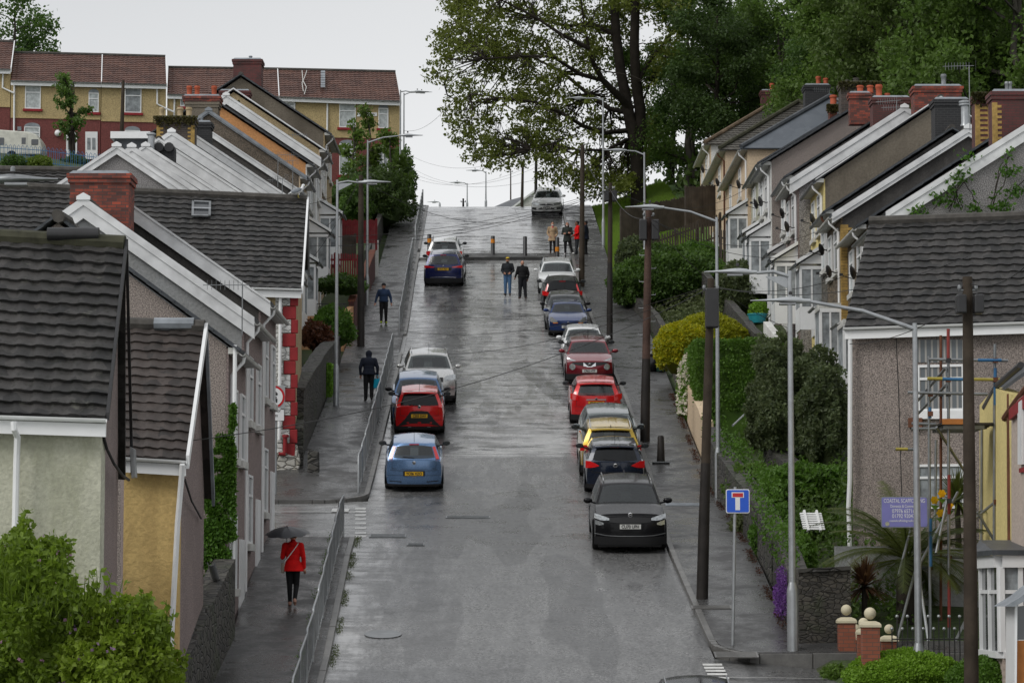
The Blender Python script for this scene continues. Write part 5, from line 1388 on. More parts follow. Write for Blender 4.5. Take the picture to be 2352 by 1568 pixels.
gb('hedge', 'darker hedge between the big pole and the bay window', 'hedge', 2290, 1640, 54, 190, 130, 2.2, 14000, .065, 'leaf_hedge', 94, ragged=.08)
gb('shrub', 'small plant by the turquoise tub below the houses', 'shrub', 1745, 745, 106, 40, 60, 1.5, 900, .12, 'leaf_bright', 95)
gb('shrub', 'grassy weeds at the foot of the brick pillars', 'shrub', 1925, 1590, 57.5, 60, 60, 1, 1500, .10, 'leaf_mid', 96)
gb('shrub', 'dark leafy shrub filling the bank below the bright green shrubs', 'shrub', 1890, 1290, 70.5, 130, 120, 2.5, 7000, .13, 'leaf_mid', 97, ragged=.25)
gb('shrub', 'low green shrub behind the white slatted rack', 'shrub', 1835, 1345, 66.5, 90, 120, 1.6, 4500, .11, 'leaf_hedge', 98, ragged=.25)
gb('shrub', 'mixed shrub hanging over the long stone wall near the cabinet', 'shrub', 1715, 1290, 73, 60, 130, 1.6, 4000, .11, 'leaf_holly', 99, ragged=.25)
def cover_(name, n, x0, x1, y0, y1, hz, ls, lm, sd, side=0):
 rr = random.Random(sd); mb = MB()
 for _ in range(n):
  Y = rr.uniform(y0, y1); X = PR(Y) + rr.uniform(x0, x1)
  k = mnoise.noise(Vector((X * .8, Y * .35, sd)))
  if k < -.1: continue
  z = zt(X, Y) if not side else zr(Y) + KH + side
  leaf(mb, Vector((X, Y, z + rr.random() ** 1.3 * hz * (1 + 1.5 * k))), ls, rr)
 tag(mb.build(name, M[lm], normals=False), kind='stuff')
cover_('ground_cover', 16000, .9, 3.2, 62, 100, .55, .13, 'leaf_mid', 5)
cover_('ground_cover', 9000, .6, 3.2, 100, 132, .6, .16, 'leaf_holly', 6)
cover_('wall_creeper', 7000, .0, .75, 62, 86, .75, .10, 'leaf_hedge', 7, side=.75)
gb('hedge', 'small bright clipped hedge behind the left garden wall', 'hedge', 731, 912, 98, 62, 78, 3.2, 5500, .08, 'leaf_bright', 100, boxy=True, ragged=.1)
gb('shrub', 'leafy green bush below the painted orange wall', 'shrub', 757, 800, 107, 100, 100, 2.5, 3500, .15, 'leaf_hedge', 101, ragged=.25)
gb('shrub', 'brown spiky bush beside the gate on the left', 'shrub', 722, 800, 104, 60, 60, 1.8, 1800, .2, 'leaf_brown', 102, ragged=.3)
gb('shrub', 'dark weeds inside the red picket fence', 'shrub', 775, 668, 118, 120, 42, 3, 2200, .14, 'leaf_mid', 103, ragged=.3)
gb('shrub', 'small bush right of the caravan behind the railing', 'shrub', 85, 395, 165, 55, 42, 2, 900, .2, 'leaf_lime', 104)
gb('shrub', 'small bush left of the caravan wheel', 'shrub', 25, 398, 165, 60, 45, 2, 900, .2, 'leaf_mid', 105)
gb('shrub', 'low shrub by the tree trunk in front of the maroon house', 'shrub', 165, 392, 172, 60, 40, 2, 900, .2, 'leaf_dark', 106)
o = gb('lilac_bush', 'lilac bush with heart shaped leaves filling the bottom left corner', 'shrub', 30, 1760, 38.6, 300, 520, 2.6, 17000, .10, 'leaf_lilac', 110, ragged=.3, flowers=('flower_lilac', 40, .05, None))
gb('lilac_bush', 'lower right lobe of lilac with small mauve flowers in front of the ochre wall', 'shrub', 235, 1740, 38.2, 270, 350, 2.4, 15000, .10, 'leaf_lilac', 111, ragged=.3, flowers=('flower_lilac', 60, .05, None))
rr = random.Random(12); mb = MB()
for _ in range(60):
 x = rr.uniform(-30, 400); top = 1200 + max(0, x + 20) * .48 + rr.uniform(-20, 30)
 b_ = P(x + rr.uniform(-40, 10), top + 130, 38.6); t = P(x, top, 38.5); limb(mb, b_, t, .012, .004, rr, .1, 3, 4)
 for k in range(9): leaf(mb, b_.lerp(t, .3 + .08 * k), .13, rr)
mb.build('shoot', M['leaf_lilac'], o, normals=False)
def ivy(name, lab, quads, n, ls, lm, Yf, nrm=(0, -1, 0), seed=1):
 rr = random.Random(seed); mb = MB()
 for (x0, x1, y0, y1, dens) in quads:
  for _ in range(int(n * dens)):
   x, y = rr.uniform(x0, x1), rr.uniform(y0, y1)
   if mnoise.noise(Vector((x * .04, y * .03, seed))) < -.28: continue
   leaf(mb, P(x, y, Yf) + Vector((0, -rr.uniform(0, .12), 0)), ls, rr)
 return tag(mb.build(name, M[lm], normals=False), lab, 'climbing plant')
ivy('ivy', 'bright green ivy climbing the corner of the pebbledash end house', [(498, 538, 1000, 1040, .6), (488, 540, 1030, 1120, 2.4), (468, 540, 1115, 1240, 3.4), (462, 530, 1235, 1330, 1.6), (530, 541, 930, 1010, .5)], 1400, .09, 'leaf_ivy', 60.75, seed=3)
def creeper():
 rr = random.Random(9); mb = MB(); lb = MB(); Y = 78.3
 for k in range(16):
  x, y = rr.uniform(2090, 2352), rr.uniform(470, 490); dx = rr.uniform(-1.2, 1.4); pts = []
  for i in range(9):
   if y < 487 - (x - 2033) * .627 + 34 + 0: break
   pts.append(P(x, y, Y)); x += dx * 9 + rr.uniform(-6, 6); y -= rr.uniform(8, 22)
   if rr.random() < .5:
    for _ in range(int(rr.uniform(2, 9))): leaf(lb, P(x + rr.gauss(0, 6), y + rr.gauss(0, 5), Y) + Vector((0, -rr.uniform(0, .1), 0)), .14, rr)
  if len(pts) > 1: mb.tube(pts, .012, 4)
 for (cx, cy, n_) in ((2222, 360, 30), (2205, 400, 40), (2110, 490, 60), (2160, 455, 40), (2300, 478, 70), (2335, 440, 60), (2330, 395, 50), (2240, 480, 50)):
  for _ in range(n_): leaf(lb, P(cx + rr.gauss(0, 12), cy + rr.gauss(0, 8), Y) + Vector((0, -rr.uniform(0, .1), 0)), .14, rr)
 o = tag(mb.build('creeper', M['bark']), 'creeper with sparse bright leaves on the grey pebbledash gable', 'climbing plant')
 lb.build('foliage', M['leaf_ivy'], o, normals=False)
creeper()
def weeds(name, path, n, ls, lm):
 rr = random.Random(6); mb = MB()
 for _ in range(n):
  Y = rr.uniform(*path[0]);
  if mnoise.noise(Vector((Y * .7, 1, 2))) < -.05: continue
  leaf(mb, Vector((path[1](Y) + rr.gauss(0, .05), Y, zr(Y) + rr.uniform(0, .05) + path[2])), ls, rr)
 tag(mb.build(name, M[lm], normals=False), kind='stuff')
weeds('weeds', ((58, 73), lambda y: XL(y) + .06, 0), 2600, .035, 'leaf_holly')
weeds('weeds', ((56, 74), lambda y: XL(y) - .55, KH), 1500, .04, 'leaf_hedge')
weeds('weeds', ((60, 100), lambda y: PR(y) - .12, KH), 3500, .05, 'leaf_brown')
def grassb():
 rr = random.Random(15); mb = MB()
 for _ in range(30000):
  Y = rr.uniform(128, 174); X = PR(Y) + rr.uniform(.05, 4.6)
  d = Vector((rr.uniform(-.05, .05), rr.uniform(-.05, .05), rr.uniform(.10, .24))); p = Vector((X, Y, zt(X, Y) - .13)); w_ = Vector((.045, 0, 0))
  mb.add([p - w_, p + w_, p + d], [(0, 1, 2)])
 tag(mb.build('grass', leafmat('grass_blade', (.09, .19, .025), (.19, .33, .045)), normals=False), kind='stuff')
grassb()
def frond(mb, a, d, L, rr, droop=.5, n=34, lw=.028, ll=.45, vee=.5):
 a = Vector(a); d = Vector(d).normalized(); pts = []
 p = a.copy(); v = d.copy()
 for i in range(n + 1):
  pts.append(p.copy()); v = (v + Vector((0, 0, -droop / n * 1.3))).normalized(); p = p + v * L / n
 mb.tube(pts[::4], [.02, .018, .016, .014, .012, .01, .008, .006, .004][:len(pts[::4])], 4)
 for i in range(4, n):
  t = (pts[i + 1] - pts[i]).normalized(); sd = t.cross(Vector((0, 0, 1))).normalized(); l = ll * math.sin(math.pi * (.12 + .86 * i / n)) ** .6
  for s in (1, -1):
   dd = (sd * s * .85 + t * .65 + Vector((0, 0, -vee * .5 + rr.uniform(-.1, .1)))).normalized(); q = pts[i]
   mb.add([q - t * lw / 2, q + t * lw / 2, q + dd * l], [(0, 1, 2)])
   q2 = pts[i] + t * L / n * .5; mb.add([q2 - t * lw / 2, q2 + t * lw / 2, q2 + dd * l], [(0, 1, 2)])
c = P(2085, 1285, 62.6); o = thing('palm_tree', 'large date palm with drooping fronds in front of the pebbledash house', 'tree', (c.x, 62.6, c.z - 1.6)); R_ = rel(o); rr = random.Random(2)
mb = MB(); mb.tube([c - Vector((0, 0, 1.6)), c - Vector((0, 0, .6)), c], [.28, .26, .2], 10); mb.build('trunk', M['bark'], o, M=R_, smooth=50)
for i in range(44):
 a = 6.283 * i / 30 + rr.uniform(-.1, .1); el = rr.uniform(-.1, 1.25)
 mb = MB(); frond(mb, c, (math.cos(a) * math.cos(el), math.sin(a) * math.cos(el), math.sin(el)), rr.uniform(1.9, 2.9), rr, .9, ll=.42)
 mb.build('frond', M['leaf_palm'], o, M=R_, normals=False)
def cord(px, py, Y, H, lab, n, lm, L=.75, heads=1):
 c = P(px, py, Y); o = thing('cordyline', lab, 'plant', (c.x, Y, c.z - H)); R_ = rel(o); rr = random.Random(int(px))
 tb = MB(); mb = MB()
 for h in range(heads):
  t = c + Vector((rr.uniform(-.25, .25) * (heads > 1), rr.uniform(-.2, .2), rr.uniform(-.1, .2) * (heads > 1)))
  tb.tube([Vector((c.x, Y, c.z - H)), c - Vector((0, 0, H * .5)), t], [.09, .07, .06], 7)
  for _ in range(n):
   a, el = rr.uniform(0, 6.28), rr.uniform(-.55, 1.5); d = Vector((math.cos(a) * math.cos(el), math.sin(a) * math.cos(el), math.sin(el))); w_ = d.cross(Vector((0, 0, 1))).normalized() * .022
   l = L * rr.uniform(.7, 1.1); m_ = t + d * l * .55; e = t + d * l + Vector((0, 0, -.12 * l))
   mb.add([t - w_ * .6, t + w_ * .6, m_ + w_, e, m_ - w_], [(0, 1, 2, 4), (4, 2, 3)])
 tb.build('stem', M['bark'], o, M=R_, smooth=50); mb.build('leaves', M[lm], o, M=R_, normals=False)
M['leaf_cord'] = leafmat('purple_cordyline_leaf', (.045, .02, .015), (.13, .07, .035))
cord(1985, 1345, 61, 1.3, 'reddish brown spiky cordyline behind the brick pillars', 260, 'leaf_cord')
cord(2200, 1150, 66.5, 1.6, 'thin leaved green cordyline behind the scaffold tubes', 200, 'leaf_palm', .95)
def onpave(px, py, right=None):
 return G(px, py, KH)
GLp = 'street lamps along the hill'
def lamp(px, py, top_py, arm_px, arm_py, label, Y=None, r=.064, headlen=1.1, base=True, brace=False, rise=0):
 p = P(px, py, Y) if Y else onpave(px, py)
 Y = p.y; zt_ = P(px, top_py, Y).z; H = zt_ - p.z
 o = thing('street_lamp', label, 'street lamp', p, group=GLp)
 mb = MB(); mb.tube([(0, 0, 1.3 if base else 0), (0, 0, H * .55), (0, 0, H)], [r, r * .85, r * .62], 12); mb.build('pole', M['galv'], o, smooth=50)
 if base:
  MB().lathe([(r * 1.55, -.4), (r * 1.55, 1.2), (r * 1.45, 1.26), (r, 1.4)], n=12).build('base_compartment', M['galv'], o, smooth=40)
 s = scl(Y, zt_); dx = (arm_px - px) / s; dz = (top_py - arm_py) / s
 sg = 1 if dx > 0 else -1
 hl = headlen; ax = dx - sg * hl
 mb = MB(); mb.tube([(0, 0, H - .12), (ax * .5, 0, H - .12 + (dz + .1) * .55 + .02), (ax, 0, H - .1 + dz)], [r * .6, r * .5, r * .45], 8)
 if brace: mb.prism([(0, -.01, H - .4), (sg * .5, -.01, H - .14), (sg * .5, -.01, H - .12), (0, -.01, H - .12)], (0, .02, 0))
 mb.build('arm', M['galv'], o, smooth=50)
 z = H - .08 + dz; xs_ = [0, .12, .22, .38, .55, .72, .9, 1.05, hl]; hw = [.04, .05, .10, .14, .13, .10, .08, .06, .03]; up = [.035, .04, .07, .085, .07, .045, .03, .02, .012]; dn = [.04, .05, .06, .06, .04, .02, .015, .01, .01]
 rings = []
 for x, a, u, d in zip(xs_, hw, up, dn):
  rings.append([Vector((ax + sg * x, a * math.cos(t), z + (u if math.sin(t) > 0 else d) * math.sin(t))) for t in [6.283 * k / 12 for k in range(12)]])
 hd = MB().loft(rings).build('lamp_head', M['head'], o, smooth=50)
 MB().box(*sorted((ax + sg * .3, ax + sg * .62)), -.1, .1, z - .085, z - .05).build('lens', M['lens'], hd)
 MB().lathe([(.035, 0), (.035, .05), (.02, .07)], c=(ax + sg * .4, 0, z + .12), n=8).build('sensor', M['black'], hd)
 return o
lamp(772, 930, 413, 895, 413, 'grey lamp post on the left pavement beside the low stone wall', brace=True)
lamp(843, 700, 322, 970, 307, 'lamp post by the red fence whose arm rises to the right')
lamp(919, 480, 207, 984, 208, 'lamp post at the top left corner of the yellow end house', Y=172)
lamp(927, 478, 214, 992, 209, 'slightly farther lamp post against the sky beside the end house', Y=186)
lamp(1386, 562, 225, 1300, 222, 'tall lamp post on the grass bank below the big tree')
lamp(1481, 640, 350, 1385, 341, 'lamp post above the large evergreen shrub', Y=128)
lamp(1650, 1142, 499, 1440, 469, 'lamp post beside the green cabinet with long arm over the pavement')
lamp(1821, 1492, 622, 1625, 616, 'pale grey lamp post in front of the purple flowers', r=.075, brace=True)
lamp(2112, 1640, 742, 1735, 681, 'near lamp post passing in front of the scaffold sign', Y=56.5, r=.078, headlen=1.2)
lamp(1116, 500, 394, 1070, 389, 'small distant lamp against the sky, right one of the pair beyond the crest', Y=215)
lamp(1073, 500, 421, 1031, 417, 'small distant lamp against the sky, left one of the pair beyond the crest', Y=240)
lamp(1010, 500, 466, 981, 462, 'tiny distant lamp head just above the road crest', Y=262)
o = lamp(-60, 1500, 415, 47, 400, 'dark lamp head poking in at the left edge in front of the tiled roof', Y=40, headlen=.62)
for q in list(o.children) + [g for q in o.children for g in q.children]:
 q.data.materials.clear(); q.data.materials.append(M['lens'] if q.name.startswith('lens') else M['galv_dark'])
GP = 'telegraph poles along the hill'
def pole(px, py, tx, ty, label, mt='wood', Y=None, r=.13, lower=None, steps=False, box=None, cap=None, lm='wood_dark', top=.62):
 p = P(px, py, Y) if Y else onpave(px, py); Y = p.y
 t = P(tx, ty, Y); o = thing('telegraph_pole', label, 'telegraph pole', p, group=GP)
 d = t - p; mb = MB(); n = 7
 pts = [d * (i / n) for i in range(n + 1)]; pts[0] = pts[0] - Vector((0, 0, .3))
 if lower:
  k = lower; mb.tube([d * k, d * (k + (1 - k) * .5), d], [r * (1 - .35 * k), r * .8, r * top], 12); mb.build('pole', M[mt], o, smooth=50)
  MB().tube([pts[0], d * (k * .5), d * k], [r * 1.08, r * 1.02, r * (1 - .3 * k)], 12).build('lower_pole', M[lm], o, smooth=50)
 else: mb.tube(pts, [r * (1 - .35 * i / n) for i in range(n + 1)], 12); mb.build('pole', M[mt], o, smooth=50)
 L = d.length
 if steps:
  for i in range(9):
   z = 2.5 + i * .42
   if z > L - 1: break
   sg = 1 if i % 2 else -1; c = d * (z / L)
   MB().tube([c, c + Vector((sg * .26, -.02, 0)), c + Vector((sg * .26, -.02, .05))], .012, 5).build('step', M['galv'], o)
 if box:
  z0, z1, w_ = box
  for sx in ((-1, 1) if w_ < .3 else (0,)):
   c0 = Vector((d.x, d.y, 0)) * 1; cx = d.x + sx * (w_ * .5 + r * .5)
   MB().box(cx - w_ / 2, cx + w_ / 2, d.y - .34, d.y - .08, L - z1, L - z0, M=None).build('junction_box', M['black'], o, bevel=.03)
 mb = MB(); mb.tube([d * ((L - .25) / L) + Vector((-.17, -.02, 0)), d * ((L - .25) / L) + Vector((.17, -.02, 0))], .02, 6)
 for sx in (-.15, 0, .15): mb.lathe([(.02, 0), (.04, .03), (.04, .07), (.02, .1)], c=d * ((L - .25) / L) + Vector((sx, -.02, 0)), n=8)
 mb.build('bracket', M['galv_dark'], o)
 return o, p, t
pole(829, 795, 829, 403, 'dark tarred pole on the left pavement with a light upper half', lower=.62, r=.14)
pole(1336, 658, 1338, 333, 'wooden pole in front of the group of people at the hilltop', r=.14)
pole(1400, 787, 1402, 420, 'slender pole with many wires beside the upper right pavement', lower=.5, r=.12, box=(.35, .8, .2))
pole(1481, 1012, 1490, 478, 'reddish pole with climbing steps and black boxes near its top', mt='wood_red', lower=.35, r=.145, steps=True, box=(.4, 1.05, .24))
pole(1612, 1373, 1633, 640, 'thick pole with smooth dark metal lower part beside the kerb', lower=.42, r=.125, box=(.25, 1.15, .30), lm='wood_dark')
pole(2232, 1650, 2222, 636, 'massive near pole crossing the pebbledash house and its scaffold', Y=52, r=.14, box=(.35, .7, .18), top=.9)
pole(1198, 520, 1201, 372, 'grey pole against the sky behind the parked white car', Y=192, r=.12)
pole(1230, 520, 1232, 300, 'dark pole under the tree canopy left of the white car', Y=188, r=.12, mt='wood_dark')
pole(950, 500, 950, 430, 'short grey pole standing beyond the crest by the railings', Y=186, r=.11)
pole(1064, 500, 1064, 456, 'dark stub pole just above the road crest', Y=195, r=.09, mt='wood_dark')
pole(1173, 500, 1173, 388, 'thin distant pole left of the tree branches', Y=230, r=.07)
pole(279, 330, 283, 185, 'weathered pole in front of the middle yellow and maroon house', Y=176, r=.14)
GW = 'overhead telephone wires'
def wire(a, Ya, b_, Yb, sag, label, r=.009):
 A, B = P(a[0], a[1], Ya), P(b_[0], b_[1], Yb); pts = []
 for i in range(15):
  t = i / 14; q = A.lerp(B, t); q.z -= sag * 4 * t * (1 - t); pts.append(q)
 tag(MB().tube(pts, r, 5).build('overhead_wire', M['cable']), label, 'overhead wire', GW)
W_ = [((829, 410), 112, (1402, 432), 113, 1.6, 'wire sagging across the road between the two black poles'),
 ((1402, 434), 113, (700, 545), 110, .5, 'wire from the many wired pole to the left terrace fronts'),
 ((1402, 436), 113, (830, 553), 119, .4, 'wire crossing the road just above the raised kerb'),
 ((1402, 438), 113, (700, 565), 105, .6, 'lower wire from the many wired pole to the white porches'),
 ((1632, 655), 76, (1000, 812), 110, .5, 'wire from the thick pole slanting down over the middle of the road'),
 ((1632, 655), 76, (930, 760), 118, .6, 'wire from the thick pole passing over the blue hatchback'),
 ((1632, 660), 76, (-20, 1052), 48, .9, 'long wire from the thick pole across the cream and ochre walls'),
 ((1490, 500), 88, (1980, 540), 95, 1.0, 'wire from the reddish pole to the yellow house'),
 ((1490, 500), 88, (1900, 520), 100, .8, 'upper wire from the reddish pole to the white house fronts'),
 ((1490, 505), 88, (1830, 760), 92, .5, 'wire from the reddish pole down to the porches'),
 ((1632, 660), 76, (1965, 625), 86, .3, 'wire from the thick pole to the stone fronted house'),
 ((1632, 655), 76, (2222, 590), 60, .5, 'dark wire between the thick pole and the near pole'),
 ((1402, 433), 113, (1700, 470), 125, .6, 'wire from the many wired pole to the beige houses'),
 ((1402, 430), 113, (1720, 430), 120, .9, 'upper wire from the many wired pole to the beige houses'),
 ((1402, 436), 113, (1490, 500), 88, .4, 'wire linking the two poles beside the right pavement'),
 ((1338, 345), 137, (1402, 430), 113, .5, 'steep wire between the hilltop pole and the many wired pole'),
 ((829, 410), 112, (700, 470), 118, .2, 'short wire from the left pole to the left terrace'),
 ((829, 408), 112, (720, 590), 112, .2, 'steep wire from the left pole to a white porch'),
 ((829, 408), 112, (750, 520), 128, .2, 'thin wire from the left pole towards the upper porches'),
 ((940, 382), 250, (1250, 375), 185, 1.5, 'distant wire against the sky under the tree branches'),
 ((930, 350), 240, (1240, 330), 185, 1.5, 'higher distant wire against the sky left of the big tree'),
 ((940, 405), 240, (1250, 365), 185, 1.2, 'distant wire slanting behind the far lamps'),
 ((935, 392), 250, (1250, 408), 185, 1.0, 'distant wire sloping right above the crest'),
 ((1130, 480), 186, (1338, 380), 137, .8, 'wire running down past the parked white car'),
 ((1176, 480), 160, (1402, 440), 113, .3, 'wire crossing in front of the white car bonnet'),
 ((2222, 650), 52, (2400, 560), 50, .3, 'cable leaving the near pole to the upper right'),
 ((2222, 690), 52, (1952, 790), 68, .2, 'cable from the near pole to the tiled house corner'),
 ((927, 300), 186, (1060, 200), 160, .8, 'thin wire between the end house and the big tree')]
for a in W_: wire(*a)
GG = 'galvanised guard rail panels beside the left kerb'
def rail(Y0, Y1, label, first=False):
 x = lambda y: XL(y) - .31
 z = lambda y: zr(y) + KH
 o = thing('guard_rail', label, 'guard rail', (x(Y0), Y0, z(Y0)), group=GG); R_ = rel(o)
 mb = MB(); n = 6; pts = [Vector((x(Y0), Y0, z(Y0) - .1)), Vector((x(Y0), Y0 + .01, z(Y0) + 1.02))]
 for i in range(7):
  t = i / 6; y = Y0 + .06 + (Y1 - .12 - Y0) * t
  pts.append(Vector((x(y), y, z(y) + 1.08 - .08 * t)))
 pts += [Vector((x(Y1), Y1 - .01, z(Y1) + .93)), Vector((x(Y1), Y1, z(Y1) - .1))]
 mb.tube(pts, .026, 8); mb.build('frame', M['galv'], o, smooth=60, M=R_)
 lo = MB().tube([(x(Y0), Y0, z(Y0) + .12), (x(Y1), Y1, z(Y1) + .12)], .016, 6); lo.build('lower_rail', M['galv'], o, smooth=60, M=R_)
 for i in range(1, n):
  y = Y0 + (Y1 - Y0) * i / n
  MB().tube([(x(y), y, z(y) + .12), (x(y), y, z(y) + 1.05 - .09 * i / n)], .009, 5).build('baluster', M['galv_dark'], o, M=R_)
ry = [52.2];
while ry[-1] < 71.5: ry.append(ry[-1] + 2.05)
wd = ['first', 'second', 'third', 'fourth', 'fifth', 'sixth', 'seventh', 'eighth', 'ninth', 'tenth', 'eleventh', 'twelfth', 'thirteenth', 'fourteenth', 'fifteenth', 'sixteenth', 'seventeenth', 'eighteenth', 'nineteenth', 'twentieth']
for i, (a, c) in enumerate(zip(ry, ry[1:])): rail(a, c - .04, wd[i] + ' guard rail panel from the bottom of the photo, below the junction')
ry = [80.6]
while ry[-1] < 109: ry.append(ry[-1] + 2.05)
for i, (a, c) in enumerate(zip(ry, ry[1:])): rail(a, c - .04, wd[i] + ' guard rail panel above the junction, before the bright slab crossing')
ry = [118.4]
while ry[-1] < 146: ry.append(ry[-1] + 2.05)
for i, (a, c) in enumerate(zip(ry, ry[1:])): rail(a, c - .04, wd[i] + ' guard rail panel above the bright slab crossing')
ry = [152.0]
while ry[-1] < 172: ry.append(ry[-1] + 2.05)
for i, (a, c) in enumerate(zip(ry, ry[1:])): rail(a, c - .04, wd[i] + ' guard rail panel of the topmost run at the crest')
M['stone_fine'] = stone('old_squared_stone', (.085, .076, .062), (.035, .032, .028), (.022, .02, .017), sc=6.5, moss=.7)
def wallrun(name, label, pts, h, t, mt, cat='wall', zf=None, cop=None, base=-.6, copm='stone_dark', group=None):
 """pts [(x,y)], follows the ground; h above the pavement"""
 mb = MB(); cb = MB(); P_ = []
 for (x0, y0), (x1, y1) in zip(pts, pts[1:]):
  n = max(1, int(math.hypot(x1 - x0, y1 - y0) / 1.2))
  for i in range(n): P_.append((x0 + (x1 - x0) * i / n, y0 + (y1 - y0) * i / n))
 P_.append(pts[-1]); zf = zf or (lambda x, y: zr(y) + KH); rings = []; hh = h if callable(h) else (lambda y: h)
 rr = random.Random(int(pts[0][1] * 3))
 for i, (x, y) in enumerate(P_):
  q = P_[min(i + 1, len(P_) - 1)]; p = P_[max(i - 1, 0)]; d = Vector((q[0] - p[0], q[1] - p[1], 0)).normalized(); nn = Vector((d.y, -d.x, 0)) * t / 2
  c = Vector((x, y, 0)); z0 = zf(x, y) + base; z1 = zf(x, y) + hh(y) + rr.uniform(-.04, .04)
  rings.append([c - nn + Vector((0, 0, z0)), c + nn + Vector((0, 0, z0)), c + nn + Vector((0, 0, z1)), c - nn + Vector((0, 0, z1))])
 mb.loft(rings)
 o = mb.build(name, M[mt]); tag(o, label, cat, group)
 if cop:
  rings = [[r[3] + (r[3] - r[2]) * .12, r[2] + (r[2] - r[3]) * .12, r[2] + (r[2] - r[3]) * .12 + Vector((0, 0, cop)), r[3] + (r[3] - r[2]) * .12 + Vector((0, 0, cop))] for r in rings]
  MB().loft(rings).build('coping', M[copm], o)
 return o
wallrun('stone_wall', 'mossy dark rubble wall below the ivy on the left pavement', [(-6.15, 50), (-6.1, 60.6)], lambda y: 1.65 - max(0, 57 - y) * .05, .45, 'stone_dark')
wallrun('stone_wall', 'dark rubble garden wall above the corner house on the left', [(-6.55, 86.5), (-6.6, 96), (-6.75, 108.5)], lambda y: 2.1 - .05 * (y - 86), .4, 'stone_dark', cop=.08)
wallrun('stone_wall', 'low stone wall behind the stone bollard at the corner', [(-6.4, 84.8), (-6.5, 86.3)], 1.2, .35, 'stone_dark')
wallrun('brick_wall', 'painted orange brick garden wall facing downhill', [(-9.6, 113.4), (-6.95, 113.6)], lambda y: 1.25, .22, 'brick_peach', base=-1.2)
wallrun('brick_wall', 'painted orange brick wall end beside the pavement', [(-6.85, 113.6), (-6.75, 118.6)], 1.15, .22, 'brick_peach')
wallrun('brick_wall', 'maroon brick wall with stepped coping beside the upper left pavement', [(-6.75, 119), (-6.8, 126), (-6.85, 139)], 1.3, .24, 'brick_maroon', cop=.07, copm='brick_pillar')
wallrun('wall', 'white end pillar of the red fence on the upper left pavement', [(-6.75, 139.3), (-6.75, 139.8)], 1.7, .3, 'white_wall')
wallrun('garden_wall', 'dark retaining wall at the foot of the upper left hedge', [(-7.3, 142), (-7.4, 160), (-7.5, 176)], 1.0, .25, 'stone_dark')
def picket(name, label, p0, p1, h, n, mt, zf, gap=.45, group=None, cat='fence', solid=False, posts=3):
 o = thing(name, label, cat, (p0[0], p0[1], zf(*p0)), group=group); R_ = rel(o); d = Vector((p1[0] - p0[0], p1[1] - p0[1], 0)); rr = random.Random(n)
 L = d.length; u = d.normalized(); w_ = L / n * (1 - gap); nn = Vector((u.y, -u.x, 0)) * .02
 mb = MB()
 for i in range(n):
  t = (i + .5) / n; q = Vector((p0[0], p0[1], 0)) + d * t; z = zf(q.x, q.y); hh = h + rr.uniform(-.03, .03)
  a, c = q - u * w_ / 2, q + u * w_ / 2
  V3 = lambda v, zz_: Vector((v.x, v.y, zz_))
  mb.prism([V3(a, z + .03), V3(c, z + .03), V3(c, z + hh), V3((a + c) / 2, z + hh + .05), V3(a, z + hh)], nn)
 mb.build('picket' if not solid else 'boarding', M[mt], o, M=R_)
 for k in (.25, .8):
  a = Vector((p0[0], p0[1], zf(*p0) + h * k)) - nn * .2; c = Vector((p1[0], p1[1], zf(*p1) + h * k)) - nn * .2
  MB().prism([a, c, c + Vector((0, 0, .09)), a + Vector((0, 0, .09))], -nn * 1.6).build('rail', M[mt], o, M=R_)
 for k in range(posts):
  q = Vector((p0[0], p0[1], 0)) + d * (k / (posts - 1)); z = zf(q.x, q.y)
  MB().box(q.x - .055, q.x + .055, q.y - .03 + .05, q.y + .1, z - .3, z + h + .1).build('post', M[mt], o, M=R_)
 return o
zc = lambda z: (lambda x, y: z)
p = P(712, 655, 124); q = P(828, 655, 124)
picket('picket_fence', 'dark red picket fence nearest to the painted orange wall', (p.x, 124), (q.x, 124), 1.35, 22, 'fence_red', zc(p.z), .4)
p = P(715, 600, 131); q = P(815, 600, 131)
MB_ = picket('board_fence', 'black board fence between the two red fences', (p.x, 131), (q.x, 131), 1.2, 30, 'fence', zc(p.z), .05, solid=True)
p = P(712, 560, 138.8); q = P(864, 560, 138.8)
picket('board_fence', 'tall dark red boarded fence at the top of the left gardens', (p.x, 138.8), (q.x, 138.8), 1.15, 40, 'fence_red', zc(p.z), .06, solid=True)
g_ = MB(); a, c = P(728, 742, 109), P(795, 742, 109)
g_.tube([a, c], .02, 6); g_.tube([a + Vector((0, 0, .75)), c + Vector((0, 0, .75))], .02, 6)
for i in range(12): q = a.lerp(c, i / 11); g_.tube([q, q + Vector((0, 0, .75))], .012, 5)
tag(g_.build('iron_railing', M['black']), 'short black iron railing below the painted orange wall', 'railing')
wallrun('stone_wall', 'dry stone retaining wall behind the lamp post and green cabinet', [(6.3, 66.5), (6.2, 72), (6.0, 78), (5.9, 84)], lambda y: 1.0 + .02 * (y - 66), .5, 'stone_dark')
wallrun('stone_wall', 'upper tier of the rubble wall beneath the clipped hedge', [(7.6, 76), (7.5, 82)], 1.3, .5, 'stone_dark')
wallrun('garden_wall', 'low pale stone garden wall under the white flowers', [(5.95, 86), (5.9, 92), (5.95, 97)], 1.15, .3, 'beige')
wallrun('garden_wall', 'dark garden wall below the golden hedge', [(6.0, 97.5), (6.1, 104), (6.2, 112)], .9, .3, 'stone')
wallrun('garden_wall', 'brown garden wall beside the pavement below the huge evergreen', [(6.2, 112.5), (6.1, 120), (5.3, 130)], .7, .25, 'stone_dark')
wallrun('stone_pillar', 'squared dark stone wall end with flat cap at the bottom right corner', [(6.0, 60.2), (7.1, 60.3)], 1.45, .5, 'stone_fine', cop=.08)
